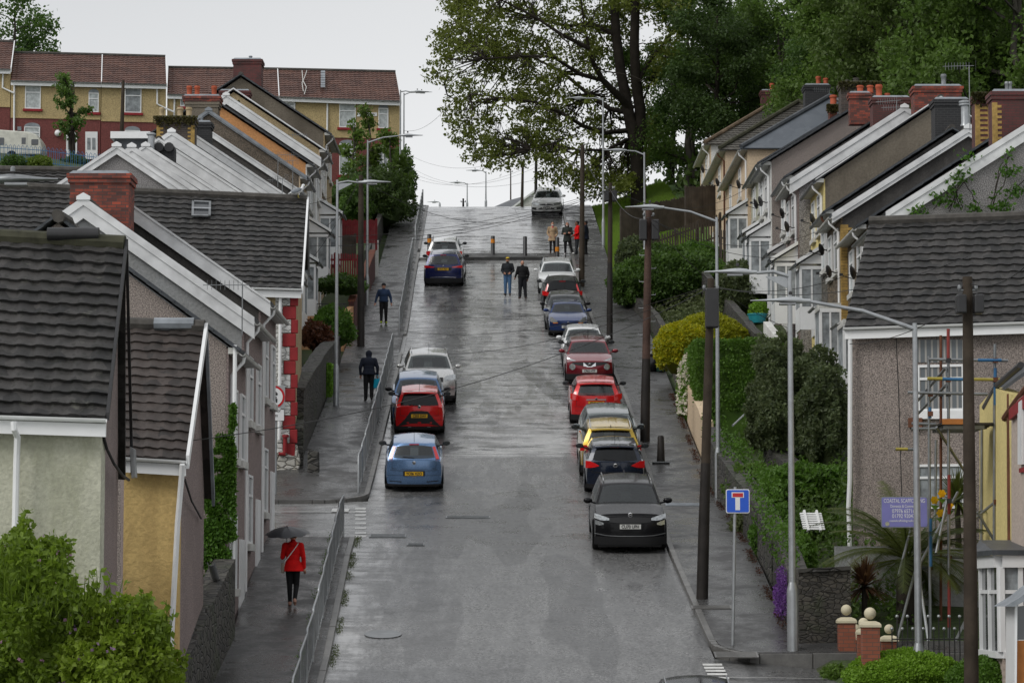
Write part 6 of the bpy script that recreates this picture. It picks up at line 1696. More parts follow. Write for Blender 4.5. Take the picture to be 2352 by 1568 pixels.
wallrun('stone_wall', 'rubble wall with purple flowers behind the pale lamp post', [(6.15, 60.6), (6.3, 66.4)], 1.2, .45, 'stone_dark')
wallrun('garden_wall', 'grey rendered wall behind the palm at the bottom right', [(7.3, 64.6), (16, 63.6)], 1.15, .25, 'grey_render')
wallrun('garden_wall', 'white terrace wall in front of the houses on the right', [(8.9, 84), (9.0, 100)], 1.5, .25, 'white_wall', zf=lambda x, y: zr(y) + 1.0)
wallrun('retaining_wall', 'dark stone terrace wall holding up the right hand gardens', [(8.7, 100), (8.6, 118), (8.4, 130)], 1.2, .3, 'stone_dark', zf=lambda x, y: zr(y) + .9)
def zfence(px0, py0, Y0, px1, py1, Y1):
 a, c = P(px0, py0, Y0), P(px1, py1, Y1)
 return (a.x, a.y), (c.x, c.y), lambda x, y: a.z + (c.z - a.z) * (0 if abs(c.x - a.x) < .01 else (x - a.x) / (c.x - a.x))
a, c, f = zfence(1426, 552, 146, 1590, 520, 149); picket('timber_fence', 'long weathered board fence rising beside the grass bank', a, c, 1.6, 26, 'fence', f, .04, solid=True, posts=5)
a, c, f = zfence(1575, 525, 143, 1652, 520, 144); picket('timber_fence', 'taller squared board fence panel next to the beige houses', a, c, 2.1, 12, 'fence', f, .05, solid=True, posts=3)
a, c, f = zfence(1500, 615, 136, 1655, 560, 137); picket('picket_fence', 'dark picket fence above the evergreen shrubs', a, c, 1.45, 26, 'fence', f, .45, posts=4)
a, c, f = zfence(1655, 625, 127, 1730, 640, 125); picket('picket_fence', 'picket fence in front of the beige house fronts', a, c, 1.9, 13, 'fence', f, .45, posts=3)
def hoop(px0, py0, Y0, px1, py1, Y1, n, label):
 a, c = P(px0, py0, Y0), P(px1, py1, Y1); o = thing('hoop_railing', label, 'railing', a); R_ = rel(o); mb = MB()
 for i in range(n):
  q = a.lerp(c, (i + .2) / n); e = a.lerp(c, (i + .8) / n); h = Vector((0, 0, 1.0)); m_ = (q + e) / 2
  mb.tube([q, q + h * .92, m_ + h * 1.03, e + h * .92, e], .016, 5)
 mb.build('hoop', M['blue_paint'], o, M=R_)
 for k in (.08, .8): MB().tube([a + Vector((0, .01, k)), c + Vector((0, .01, k))], .02, 5).build('rail', M['blue_paint'], o, M=R_)
hoop(-20, 368, 168, 95, 376, 168, 12, 'blue hoop topped railing in front of the caravan')
hoop(96, 376, 168, 262, 398, 166, 17, 'blue hoop topped railing sloping down in front of the dark blue car')
a = P(690, 398, 150)
hoop(668, 420, 140, 700, 425, 140, 4, 'short hoop railing beside the upper porches on the left')
GBo = 'bollards closing the road at the raised kerb'
def bollard(px, py, py1, label, bands=True, Y=None):
 p = G(px, py, .16) if Y is None else P(px, py, Y); h = P(px, py1, p.y).z - p.z; r = .105
 o = thing('bollard', label, 'bollard', p, group=GBo)
 MB().lathe([(r * 1.25, -.2), (r * 1.2, 0), (r, .04), (r, h - .03), (r * .8, h)], n=12).build('post', M['black'], o, smooth=40)
 if bands:
  for a, c in bands: MB().lathe([(r + .006, h * a), (r + .006, h * c)], n=12).build('band', M['orange'], o, smooth=40)
M['orange'] = plain('orange_band', (.62, .22, .02), .5, var=.25, scale=6, fine=12)
bollard(1132, 585, 542, 'bollard with a full orange band and a torn lower band on the raised kerb', bands=((.62, .83),))
bollard(1206, 587, 543, 'plain black bollard in the middle of the raised kerb', bands=())
bollard(1280, 592, 545, 'bollard with a low orange band beside the parked white car', bands=((.3, .52),))
bollard(986, 590, 538, 'orange banded bollard behind the white car on the left', bands=((.62, .82),))
bollard(1335, 592, 545, 'bollard half hidden behind the wooden pole', bands=((.3, .5),))
p = G(1518, 1062, KH); h = P(1518, 1000, p.y).z - p.z; o = thing('bollard', 'weathered stone bollard on a square metal plate on the right pavement', 'bollard', p)
MB().lathe([(.13, 0), (.12, .1), (.095, h - .04), (.07, h)], n=12).build('post', M['wood_dark'], o, smooth=40)
MB().box(-.26, .26, -.2, .2, -.01, .03).build('base_plate', M['galv_dark'], o)
p = G(718, 1084, KH); h = P(718, 1033, p.y).z - p.z
tag(MB().prism([(p.x - .16, p.y, p.z - .3), (p.x + .2, p.y, p.z - .3), (p.x + .18, p.y, p.z + h * .93), (p.x - .05, p.y, p.z + h), (p.x - .15, p.y, p.z + h * .95)], (0, .25, 0)).build('marker_stone', M['stone_dark'], bevel=.04), 'dark upright marker stone on the left pavement above the junction', 'stone')
M['sign_blue'] = plain('sign_blue', (.01, .09, .55), .35, var=.03); M['sign_red'] = plain('sign_red', (.50, .015, .02), .35, var=.05); M['sign_white'] = plain('sign_white', (.72, .73, .73), .35, var=.03)
p = onpave(1682, 1480); Y = p.y; o = thing('dead_end_sign', 'blue no through road sign with red bar on a slim grey post', 'road sign', p)
t = P(1689, 1178, Y) - p
MB().tube([(0, 0, -.3), (t.x * .5, 0, t.z * .5), (t.x, 0, t.z + .55)], .036, 10).build('post', M['galv'], o, smooth=50)
def rrect(x0, x1, z0, z1, r, y, n=4):
 pts = []
 for cx, cz, a0 in ((x1 - r, z0 + r, -90), (x1 - r, z1 - r, 0), (x0 + r, z1 - r, 90), (x0 + r, z0 + r, 180)):
  for i in range(n + 1):
   a = math.radians(a0 + 90 * i / n); pts.append((cx + r * math.cos(a), y, cz + r * math.sin(a)))
 return pts
A_, B_ = P(1667, 1178, Y) - p, P(1721, 1123, Y) - p
pl = MB().prism(rrect(A_.x, B_.x, A_.z, B_.z, .04, -.06), (0, .012, 0)).build('sign_plate', M['sign_white'], o)
MB().prism(rrect(A_.x + .018, B_.x - .018, A_.z + .018, B_.z - .018, .03, -.0665), (0, .006, 0)).build('blue_field', M['sign_blue'], pl)
def at(x, y): return P(x, y, Y) - p
def rc(x0, x1, y0, y1, yy): a, c = at(x0, y1), at(x1, y0); return [(a.x, yy, a.z), (c.x, yy, a.z), (c.x, yy, c.z), (a.x, yy, c.z)]
MB().prism(rc(1688.5, 1699, 1141, 1171, -.070), (0, .003, 0)).build('white_stem', M['sign_white'], pl)
MB().prism(rc(1680, 1708, 1130, 1142.5, -.0705), (0, .003, 0)).build('bar_outline', M['sign_white'], pl)
MB().prism(rc(1682, 1706, 1132, 1141, -.0745), (0, .004, 0)).build('red_bar', M['sign_red'], pl)
Ys_ = 80.2
o = thing('prohibition_sign', 'round red bordered sign with motorbike and car above an exception plate', 'road sign', P(630, 1160, Ys_))
p = Vector(o.location)
MB().tube([(0.02, .08, 0), (.02, .08, P(630, 890, Ys_).z - p.z)], .038, 10).build('post', M['galv'], o, smooth=50)
c = P(628, 911, Ys_) - p; rd = 26 / scl(Ys_, 5)
MB().prism([(c.x - rd * 1.0, .02, c.z - rd * 1.0), (c.x + rd * 1.02, .02, c.z - rd * 1.0), (c.x + rd * 1.02, .02, c.z + rd * 1.0), (c.x - rd * 1.0, .02, c.z + rd * 1.0)], (0, .012, 0)).build('backing', M['head'], o)
RX = Matrix.Rotation(math.radians(90), 4, 'X')
MB().lathe([(rd, 0), (rd, .008)], c=(c.x, .018, c.z), n=28, M=RX).build('red_ring', M['sign_red'], o)
fc = MB().lathe([(rd * .82, 0), (rd * .82, .006)], c=(c.x, .008, c.z), n=28, M=RX).build('white_disc', M['sign_white'], o)
mb = MB(); k = rd   # little motorbike over a little car
def dk(x0, x1, z0, z1): mb.box(c.x + x0 * k, c.x + x1 * k, -.003, .0015, c.z + z0 * k, c.z + z1 * k)
dk(-.36, .36, -.38, -.18); dk(-.28, .28, -.18, .02); dk(-.34, -.22, -.52, -.38); dk(.22, .34, -.52, -.38)
for sx in (-.26, .26): mb.lathe([(.13 * k, 0), (.13 * k, .004)], c=(c.x + sx * k, .0015, c.z + .24 * k), n=14, M=RX)
dk(-.2, .2, .26, .38); dk(-.08, .08, .36, .58); dk(.12, .26, .38, .46)
mb.build('pictogram', M['black'], fc)
c2 = P(628, 958, Ys_) - p; w2, h2_ = (654 - 604) / 2 / scl(Ys_, 5), 15 / scl(Ys_, 5)
c2.z = P(628, 953, Ys_).z - p.z; h2_ = 13.5 / scl(Ys_, 5)
e = MB().prism(rrect(c2.x - w2, c2.x + w2, c2.z - h2_, c2.z + h2_, .02, .01), (0, .01, 0)).build('exception_plate', M['black'], o)
MB().prism(rrect(c2.x - w2 + .01, c2.x + w2 - .01, c2.z - h2_ + .01, c2.z + h2_ - .01, .02, .006), (0, .005, 0)).build('white_field', M['sign_white'], e)
text('lettering', 'Except for\naccess', .13, M['black'], e, (c2.x, .003, c2.z + .06), (math.radians(90), 0, 0), sx=.75)
Ysg = 60.5
o = thing('banner_sign', 'purple scaffolding firm board with white lettering hung in front of the palm', 'sign', P(2078, 1212, Ysg)); p = Vector(o.location)
a, c = P(2024, 1211, Ysg) - p, P(2131, 1140, Ysg) - p
M['sign_purple'] = plain('sign_purple', (.19, .19, .47), .4, var=.08, scale=3)
fr = MB().prism(rrect(a.x, c.x, a.z, c.z, .05, 0), (0, .03, 0)).build('frame', M['lead'], o)
MB().prism(rrect(a.x + .02, c.x - .02, a.z + .02, c.z - .02, .04, -.006), (0, .006, 0)).build('panel', M['sign_purple'], o)
cx = (a.x + c.x) / 2; W2 = c.x - a.x; H2 = c.z - a.z
for s_, zf_, sz, sx in (('COASTAL SCAFFOLDING', .86, .118, .66), ('Domestic & Commercial', .69, .088, .68), ('07976 657168', .53, .118, .78), ('01792 920475', .37, .118, .78), ('coastalscaffoldingroofing.com', .22, .068, .80)):
 text('lettering', s_, sz, M['sign_white'], o, (cx, -.008, a.z + H2 * zf_), (math.radians(90), 0, 0), sx=sx)
lg = MB(); lx, lz = a.x + .13, a.z + .08
hx = [(lx + .05 * math.cos(math.radians(30 + 60 * i)), -.008, lz + .05 * math.sin(math.radians(30 + 60 * i))) for i in range(6)]
lg.prism(hx, (0, -.003, 0)); lg.build('cube_emblem', M['cream'], o)
p = G(1513, 853, KH)
o = thing('recycling_bin', 'dark green lidless recycling box beside the black bags', 'bin', p + Vector((.08, -.1, 0)))
MB().lathe([(.16, 0), (.2, .38), (.22, .4), (.22, .43), (.18, .43), (.15, .08)], n=12).build('tub', plain('dark_green_plastic', (.012, .04, .03), .4), o, smooth=40)
MB().tube([(-.2, 0, .36), (0, -.22, .5), (.2, 0, .36)], .012, 6).build('handle', M['black'], o)
rr = random.Random(3)
for i, (dx, dy, dz, s, lab) in enumerate(((-.3, .1, 0, .32, 'lower full black bin bag on the pavement by the reddish pole'), (-.18, .2, .42, .27, 'upper black bin bag heaped on the others'), (.05, .35, .05, .3, 'black bin bag behind the green box'))):
 mb = MB(); mb.ball((0, 0, s * .85), (s, s * .9, s), 14, 10)
 mb.v = [tuple(Vector(v) * (1 + .16 * mnoise.noise(Vector(v) * 5 + Vector((i * 7, 0, 0))))) for v in mb.v]
 mb.tube([(0, 0, s * 1.75), (.03, 0, s * 2.0), (.08, 0, s * 2.1)], [.05, .03, .05], 6)
 b_ = mb.build('bin_bag', plain('bin_bag_plastic', (.012, .012, .013), .25, bmp=.4, bs=14, world=False), smooth=180); b_.location = p + Vector((dx, dy, dz)); tag(b_, lab, 'bin bag', 'black bags by the pole')
p = G(1667, 1162, KH); h = P(1667, 1078, p.y).z - p.z
o = thing('utility_cabinet', 'dark green roadside cabinet against the stone wall by the lamp post', 'cabinet', p); dg_ = plain('cabinet_green', (.015, .035, .025), .45)
MB().box(-.02, .5, 0, .35, -.1, h - .08).build('body', dg_, o, bevel=.01); MB().box(-.06, .54, -.04, .39, h - .08, h).build('lid', M['galv_dark'], o, bevel=.01); MB().box(.03, .45, -.012, -.002, .1, h - .16).build('door', dg_, o)
text('lettering', 'S4', .16, M['sign_white'], o, (.32, -.016, h - .32), (math.radians(90), 0, 0))
GPi = 'brick gate pillars with cream ball caps'
for (px, bx0, bx1, cap_y, ball_y, br, Y, lab) in ((2003, 1981, 2027, 1429, 1408, 14, 56.2, 'nearest and tallest brick gate pillar with large cream ball'), (1987, 1966, 2000, 1446, 1430, 12, 58.0, 'brick pillar just behind the nearest one'), (1969, 1949, 1985, 1459, 1444, 11.5, 60.0, 'third brick pillar from the front, mostly hidden'), (1958, 1944, 1972, 1471, 1456, 10, 62.0, 'smallest brick pillar with only part of its ball showing'), (1948, 1928, 1972, 1420, 1400, 12.5, 59.2, 'brick pillar at the left of the row standing apart'), (2046, 2028, 2068, 1462, 1444, 11, 58.6, 'brick pillar by the black railings behind the hedge')):
 p = P(px, 1600, Y); s = scl(Y, -2); w_ = (bx1 - bx0) / s / 2; zc_ = P(px, cap_y, Y).z - p.z; o = thing('gate_pillar', lab, 'pillar', p, group=GPi)
 MB().box(-w_ * .86, w_ * .86, 0, w_ * 1.72, -.6, zc_ - .09).build('shaft', M['brick_pillar'], o)
 MB().lathe([(w_ * 1.42, zc_ - .09), (w_ * 1.42, zc_ - .045), (w_ * 1.2, zc_), (w_ * .7, zc_ + .03)], c=(0, w_ * .86, 0), n=4, M=Matrix.Rotation(math.radians(45), 4, 'Z')).build('cap', M['cream_ball'] if 'cream_ball' in M else M.setdefault('cream_ball', plain('cream_stone', (.55, .50, .36), .6, var=.1)), o)
 MB().ball((0, w_ * .86, P(px, ball_y, Y).z - p.z), br / s, 18, 12).build('ball', M['cream_ball'], o, smooth=180)
o = thing('iron_railing', 'black garden railing with round silver finials behind the low hedge', 'railing', P(2060, 1560, 58)); p0 = P(2060, 1560, 58); R_ = rel(o)
a, c = P(2050, 1560, 58.2), P(2290, 1560, 58.2); mb, fb = MB(), MB()
for i in range(21):
 q = a.lerp(c, i / 20); hh = 1.25 if i % 2 else 1.0; mb.tube([q, q + Vector((0, 0, hh))], .013, 5); fb.ball(q + Vector((0, 0, hh + .03)), .036, 8, 6)
for k in (.2, .82): mb.tube([a + Vector((0, 0, k)), c + Vector((0, 0, k))], .014, 5)
mb.build('bars', M['black'], o, M=R_); fb.build('finials', M['galv'], o, M=R_, smooth=180)
p = P(1845, 1215, 71)
mb = MB()
for i in range(8):
 mb.box(-.27, .27, -.02, .02, i * .065, i * .065 + .04)
mb.box(-.18, -.13, -.05, .04, -.04, .56); mb.box(.13, .18, -.05, .04, -.04, .56)
o = mb.build('plastic_crate', M['white']); o.location = P(1870, 1216, 68.5); o.rotation_euler = (math.radians(-35), 0, .2); tag(o, 'white slatted rack lying on the garden wall', 'rack')
o = MB().lathe([(.28, 0), (.36, .3), (.38, .3), (.38, .34), (.33, .34)], n=16).build('plastic_tub', plain('turquoise_plastic', (.02, .22, .26), .4), smooth=40); o.location = P(1740, 742, 104.5); tag(o, 'turquoise plastic tub on the garden wall below the houses', 'tub')
tag(MB().tube([P(1683, 977, 84), P(1738, 925, 87), ], .03, 8).build('handrail', M['galv'], smooth=40), 'grey sloping handrail beside the rubble steps', 'handrail')
o = thing('scaffolding', 'tube scaffold tower with a boarded platform on the pebbledash house', 'scaffolding', P(2180, 1560, 62)); R_ = rel(o)
def tb_(a, Ya, b_, Yb, m='galv_dark', r=.032): MB().tube([P(a[0], a[1], Ya), P(b_[0], b_[1], Yb)], r, 8).build('tube', M[m], o, smooth=50, M=R_)
S0, S1, S2 = 61.0, 62.8, 64.6
for x0, y0, x1, y1, Y, m in ((2133, 818, 2137, 1540, S0, 'galv_dark'), (2161, 770, 2161, 1560, S1, 'rust'), (2178, 755, 2180, 1560, S0 + .1, 'galv_dark'), (2285, 790, 2283, 1330, S0, 'galv_dark'), (2255, 980, 2254, 1330, S2, 'galv_dark'), (2150, 1010, 2146, 1300, S2, 'galv_dark')): tb_((x0, y0), Y, (x1, y1), Y, m)
for x0, y0, x1, y1, Y, m in ((2178, 755, 2178, 830, S0 + .08, 'red_pole'), (2180, 1090, 2180, 1180, S0 + .08, 'red_pole'), (2180, 1330, 2180, 1440, S0 + .08, 'red_pole'), (2286, 845, 2286, 930, S0 - .02, 'blue_paint'), (2136, 935, 2136, 960, S0 - .02, 'blue_paint'), (2138, 1190, 2138, 1300, S0 - .02, 'blue_paint')): tb_((x0, y0), Y, (x1, y1), Y, m, .035)
for x0, x1, y0, y1, Y, m in ((2133, 2315, 825, 828, S0 - .1, 'galv_dark'), (2246, 2300, 827, 827, S0 - .12, 'blue_paint'), (2130, 2302, 869, 872, S0 - .1, 'yellow_paint'), (2165, 2215, 870, 871, S0 - .13, 'blue_paint'), (2085, 2268, 901, 905, S0 - .15, 'galv_dark'), (2094, 2150, 972, 974, S0, 'galv_dark'), (2094, 2150, 984, 984, S0, 'galv_dark'), (2056, 2110, 1031, 1032, S1, 'galv_dark'), (2057, 2085, 1031, 1031, S1 - .02, 'yellow_paint'), (2140, 2285, 1278, 1280, S1, 'galv_dark'), (2096, 2140, 1302, 1303, S1, 'galv_dark')): tb_((x0, y0), Y, (x1, y1), Y, m, .032 if m == 'galv_dark' else .035)
for a, Ya, b_, Yb in (((2150, 980), S0, (2226, 1098), S2), ((2172, 845), S0, (2108, 920), S2), ((2172, 885), S0, (2108, 950), S2), ((2064, 1320), 61, (2092, 1215), 62.5), ((2055, 1490), 59.5, (2110, 1280), 62), ((2110, 1300), 61, (2200, 1130), 62.5), ((2150, 1270), 60.5, (2175, 1150), 61), ((2180, 1500), 60, (2222, 1415), 61), ((2240, 1190), 61, (2288, 1150), 61.3), ((2245, 1175), 61, (2292, 1255), 61.2)): tb_(a, Ya, b_, Yb)
tb_((2113, 1340), 60.8, (2135, 1490), 60.4, 'head')
mb = MB(); rr = random.Random(1)
za = P(2180, 975, 61).z
xa_, xb_ = P(2162, 975, 61).x, P(2288, 975, 61).x
for i in range(8):
 y = 60.9 + i * .235; mb.box(xa_ - .1 * (i > 4), xb_ + rr.uniform(-.1, .1), y, y + .225, za - .0, za + .04)
mb.build('platform', plain('wet_scaffold_board', (.03, .026, .022), .6, var=.5), o, M=R_)
MB().box(xa_, xb_ - .5, 60.84, 60.88, za + .0, za + .12).build('toe_board', M['orange_board'], o, M=R_)
mb = MB()
for i in range(9): mb.box(xa_ + .05, xb_ - .25, 61.0 + i * .2, 61.05 + i * .2, za - .09 , za - .01)
mb.build('transom', M['galv_dark'], o, M=R_)
for i, (x, y, Y) in enumerate(((2178, 828, S0), (2178, 872, S0), (2137, 905, S0), (2178, 905, S0), (2286, 828, S0), (2286, 872, S0), (2180, 1150, S0), (2180, 1280, S1), (2137, 1303, S1), (2161, 905, S1), (2137, 950, S0), (2288, 1152, S0))):
 MB().box(-.05, .05, -.06, .04, -.05, .05, M=Matrix.Translation(P(x, y, Y - .08))).build('coupler', M['rust'] if i % 3 else M['black'], o, M=R_)
for (x, y), lab in zip(((2163, 1133), (2146, 1148), (2160, 1178), (2180, 1160)), ('topmost yellow daffodil ornament among the scaffold tubes', 'yellow daffodil ornament at the left of the cluster by the sign', 'lowest yellow daffodil ornament of the cluster by the sign', 'yellow daffodil ornament at the right of the cluster by the sign')):
 c = P(x, y, 62); mb = MB()
 for k in range(6):
  a = 6.283 * k / 6; d = Vector((math.cos(a), -.3, math.sin(a))) * .1; w_ = Vector((-math.sin(a), 0, math.cos(a))) * .045
  mb.add([c, c + d * .6 + w_, c + d, c + d * .6 - w_], [(0, 1, 2, 3)])
 mb.tube([c, c + Vector((0, -.08, -.02))], [.03, .045], 8)
 o = tag(mb.build('flower_ornament', M['flower_yellow'], normals=False), lab, 'ornament', 'daffodil ornaments by the scaffold sign')
 MB().add([c + Vector((-.1, .02, -.1)), c + Vector((.1, .02, -.12)), c + Vector((.02, .02, -.22))], [(0, 1, 2)]).build('leaf', M['leaf_ivy'], o, normals=False)
def bay_house():
 o = thing('house', 'yellow painted house behind the scaffold with orange brown downpipe', 'house', P(2290, 1300, 60.2)); R_ = rel(o)
 def wall(pts, mt, t=.3, nm='wall'): return MB().prism([P(x, y, Y) for x, y, Y in pts], (t, 0, 0)).build(nm, M[mt], o, M=R_)
 wall([(2282, 1330, 61.5), (2282, 890, 61.5), (2322, 905, 57.5), (2322, 1330, 57.5)], 'yellow')
 wall([(2250, 1330, 66), (2250, 930, 66), (2282, 892, 61.6), (2282, 1330, 61.6)], 'yellow')
 pts = [P(2262, 905, 64.6), P(2288, 870, 61), P(2372, 760, 53)]
 MB().slab(P(2258, 932, 65) , P(2345, 868, 56), P(2480, 780, 56), P(2400, 800, 65), (0, 0, .08)).build('roof', M['slate'], o, M=R_)
 MB().tube([P(2262, 935, 64.6), P(2290, 885, 61), P(2345, 838, 56)], .07, 8).build('gutter', M['black'], o, smooth=40, M=R_)
 MB().tube([P(2318, 905, 58), P(2318, 1060, 57.8), P(2320, 1320, 57.6)], .05, 8).build('downpipe', M['rust'], o, smooth=40, M=R_)
 MB().tube([P(2308, 960, 58.5), P(2340, 915, 56), P(2375, 870, 54)], .075, 8).build('gutter', M['rust'], o, smooth=40, M=R_)
 MB().prism([P(2262, 1290, 62), P(2330, 1290, 58), P(2330, 1325, 58), P(2262, 1325, 62)], (0, .1, 0)).build('base_board', M['rust'], o, M=R_)
 o2 = thing('house', 'pale pink house with white bay window at the bottom right edge', 'house', P(2340, 1500, 55)); R2 = rel(o2)
 MB().prism([P(2323, 1560, 56.8), P(2323, 930, 56.8), P(2420, 850, 51), P(2420, 1560, 51)], (.3, 0, 0)).build('wall', M['pink_wall'], o2, M=R2)
 MB().prism([P(2326, 940, 56.6), P(2326, 965, 56.6), P(2420, 890, 51), P(2420, 850, 51)], (-.08, 0, 0)).build('fascia', M['red_paint'], o2, M=R2)
 MB().prism([P(2352, 1075, 55.4), P(2352, 1085, 55.4), P(2420, 1075, 51), P(2420, 1060, 51)], (-.1, 0, 0)).build('sill', M['red_paint'], o2, M=R2)
 w_ = MB().prism([P(2343, 1066, 55.3), P(2343, 925, 55.3), P(2352, 918, 54.6), P(2352, 1066, 54.6)], (-.05, 0, 0)).build('window', M['white'], o2, M=R2)
 Yb = 54.0
 A, B, C_, D = P(2256, 0, 1), 0, 0, 0
 def bx(x0, x1, y0, y1, Y, d, mt, nm, par=o2):
  a, c = P(x0, y1, Y), P(x1, y0, Y); return MB().box(a.x, c.x, Y, Y + d, a.z, c.z).build(nm, M[mt], par, M=R2)
 a = P(2258, 1290, 56.3); b1 = P(2300, 1300, Yb); b2 = P(2440, 1300, Yb)
 zt0, zt1, zb = P(2300, 1275, Yb).z, P(2300, 1300, Yb).z, P(2300, 1496, Yb).z
 def pan(p, q, z0, z1, t, mt, nm, par):
  d = (q - p); d.z = 0; n_ = Vector((d.y, -d.x, 0)).normalized() * t
  return MB().prism([Vector((p.x, p.y, z0)), Vector((q.x, q.y, z0)), Vector((q.x, q.y, z1)), Vector((p.x, p.y, z1))], n_).build(nm, M[mt], par, M=R2)
 bay = pan(a, b1, zb - .12, zb, .12, 'white', 'bay_window', o2)
 pan(b1, b2, zb - .12, zb, .12, 'white', 'sill', bay)
 pan(a, b1, zb, zt1, .03, 'glass', 'pane', bay); pan(b1, b2, zb, zt1, .03, 'curtain', 'pane', bay)
 for p, q in ((a, b1), (b1, b2)):
  n_ = 2 if p is a else 3
  for i in range(n_ + 1):
   c = p.lerp(q, i / n_ * (1 if p is a else .9)); d = (q - p).normalized() * .045
   pan(c - d, c + d, zb, zt1, .09, 'white', 'mullion', bay)
  pan(p, q, zb + (zt1 - zb) * .68, zb + (zt1 - zb) * .68 + .07, .08, 'white', 'transom', bay)
  pan(p, q, zt1 - .02, zt0, .14, 'white', 'fascia', bay)
 up = Vector((0, 0, .1)); z2 = Vector((0, 0, zt0))
 MB().prism([Vector((a.x - .2, a.y, zt0)), Vector((b1.x - .2, b1.y - .2, zt0)), Vector((b2.x, b2.y - .2, zt0)), Vector((b2.x, a.y + 1, zt0 + .25)), Vector((a.x + .1, a.y + 1, zt0 + .25))], (0, 0, .1)).build('bay_roof', M['slate'], bay, M=R2)
 MB().prism([Vector((a.x, a.y, zb - 1.5)), Vector((b1.x, b1.y, zb - 1.5)), Vector((b2.x, b2.y, zb - 1.5)), Vector((b2.x, a.y + 1, zb - 1.5)), Vector((a.x, a.y + 1, zb - 1.5))], (0, 0, 1.38)).build('bay_base', M['pink_wall'], bay, M=R2)
 pr = thing('porch', 'grey roofed porch with a wooden door cut off by the right edge', 'porch', P(2340, 1560, 50)); R3 = rel(pr)
 MB().prism([P(2308, 1392, 50), P(2345, 1370, 50), P(2420, 1310, 50), P(2420, 1345, 50), P(2330, 1392, 50)], (0, 1.2, 0)).build('roof', M['lead'], pr, M=R3)
 MB().prism([P(2330, 1600, 50.2), P(2335, 1600, 50.2), P(2337, 1390, 50.2), P(2331, 1390, 50.2)], (0, .9, 0)).build('frame', M['white'], pr, M=R3)
 MB().prism([P(2336, 1600, 50.3), P(2420, 1600, 50.3), P(2420, 1470, 50.3), P(2336, 1470, 50.3)], (0, .05, 0)).build('door', M['orange_board'], pr, M=R3)
 MB().prism([P(2336, 1468, 50.3), P(2420, 1468, 50.3), P(2420, 1380, 50.3), P(2337, 1392, 50.3)], (0, .05, 0)).build('glass', M['glass'], pr, M=R3)
bay_house()
p = P(40, 368, 174); s = scl(174, 27); o = thing('caravan', 'cream touring caravan behind the blue railing at the top left', 'caravan', p); L = 112 / s
prof = [(-L * .55, .35), (L * .48, .35), (L * .5, .7), (L * .47, 1.2), (L * .38, 1.62), (L * .2, 1.78), (-L * .55, 1.95)]
MB().prism([(x, 0, z) for x, z in prof], (0, 2.0, 0)).build('body', plain('caravan_cream', (.5, .5, .44), .4), o, bevel=.08)
d_ = MB().box(.05 * L, .19 * L, -.02, .0, .45, 1.6).build('door', plain('caravan_door', (.5, .5, .45), .4), o, bevel=.01)
MB().box(.08 * L, .165 * L, -.035, -.018, 1.0, 1.4).build('pane', M['glass'], d_, bevel=.02)
w_ = MB().box(-.5 * L, -.28 * L, -.03, .0, .95, 1.4).build('window', M['glass'], o, bevel=.02)
MB().box(.28 * L, .42 * L, -.03, .0, .95, 1.3).build('window', M['glass'], o, bevel=.02)
MB().tube([(-.12 * L, -.02, .3), (-.12 * L, .2, .3)], .3, 16).build('wheel', M['rubber'], o)
p = P(1205, 470, 215)
o = thing('far_house', 'far pale gabled house beyond the crest beside the white car', 'house', p); R_ = rel(o)
MB().prism([P(1165, 500, 212), P(1260, 500, 212), P(1260, 440, 212), P(1243, 428, 212), P(1165, 483, 212)], (0, 8, 0)).build('wall', M['white_wall'], o, M=R_)
MB().prism([P(1160, 486, 211.8), P(1243, 425, 211.8), P(1243, 430, 211.8), P(1160, 491, 211.8)], (0, .3, 0)).build('bargeboard', M['white'], o, M=R_)
o = thing('far_house', 'far grey roof just showing above the crest left of the pole', 'house', P(1150, 485, 225)); R_ = rel(o)
MB().slab(P(1125, 482, 222), P(1200, 482, 222), P(1198, 455, 227), P(1172, 462, 227), (0, 0, .1)).build('roof', M['slate'], o, M=R_)
MB().prism([P(1130, 500, 222.5), P(1200, 500, 222.5), P(1200, 483, 222.5), P(1130, 483, 222.5)], (0, 6, 0)).build('wall', M['white_wall'], o, M=R_)
def paint(name, col, metal=.35, rough=.28):
 m, nt, b = _new('paint_' + name); v = coords(nt, False)
 f = noise(nt, 90, 2, v)       # rain drops
 b.inputs['Base Color'].default_value = c4(col); b.inputs['Metallic'].default_value = metal
 b.inputs['Coat Weight'].default_value = .5 if max(col) < .02 else .9; b.inputs['Coat Roughness'].default_value = .05; b.inputs['Coat IOR'].default_value = 1.38; b.inputs['Specular IOR Level'].default_value = .3
 nt.links.new(ramp(nt, f, .4, .7, rough * .6, rough * 1.3), b.inputs['Roughness'])
 bump(nt, b, f, .08, .004)
 return m
m, nt, b = _new('car_glass'); v = coords(nt, False)
b.inputs['Base Color'].default_value = (.035, .042, .045, 1); b.inputs['IOR'].default_value = 1.85
nt.links.new(ramp(nt, noise(nt, 70, 2, v), .4, .7, .04, .3), b.inputs['Roughness']); bump(nt, b, noise(nt, 70, 2, v), .12, .004)
t = N(nt, 'ShaderNodeBsdfTransparent'); t.inputs[0].default_value = (.5, .55, .55, 1); mx = N(nt, 'ShaderNodeMixShader'); mx.inputs[0].default_value = .5
nt.links.new(t.outputs[0], mx.inputs[1]); nt.links.new(b.outputs[0], mx.inputs[2]); nt.links.new(mx.outputs[0], nt.nodes['Material Output'].inputs[0])
M['car_glass'] = m
M['dark_glass'] = plain('privacy_glass', (.008, .009, .010), .08, ior=1.35, world=False)
m, nt, b = _new('tail_lamp'); b.inputs['Base Color'].default_value = (.55, .006, .008, 1); b.inputs['Roughness'].default_value = .12; b.inputs['Coat Weight'].default_value = 1; M['tail'] = m
M['lamp_clear'] = plain('headlamp_glass', (.42, .44, .45), .08, metal=.6, var=.35, scale=20, world=False)
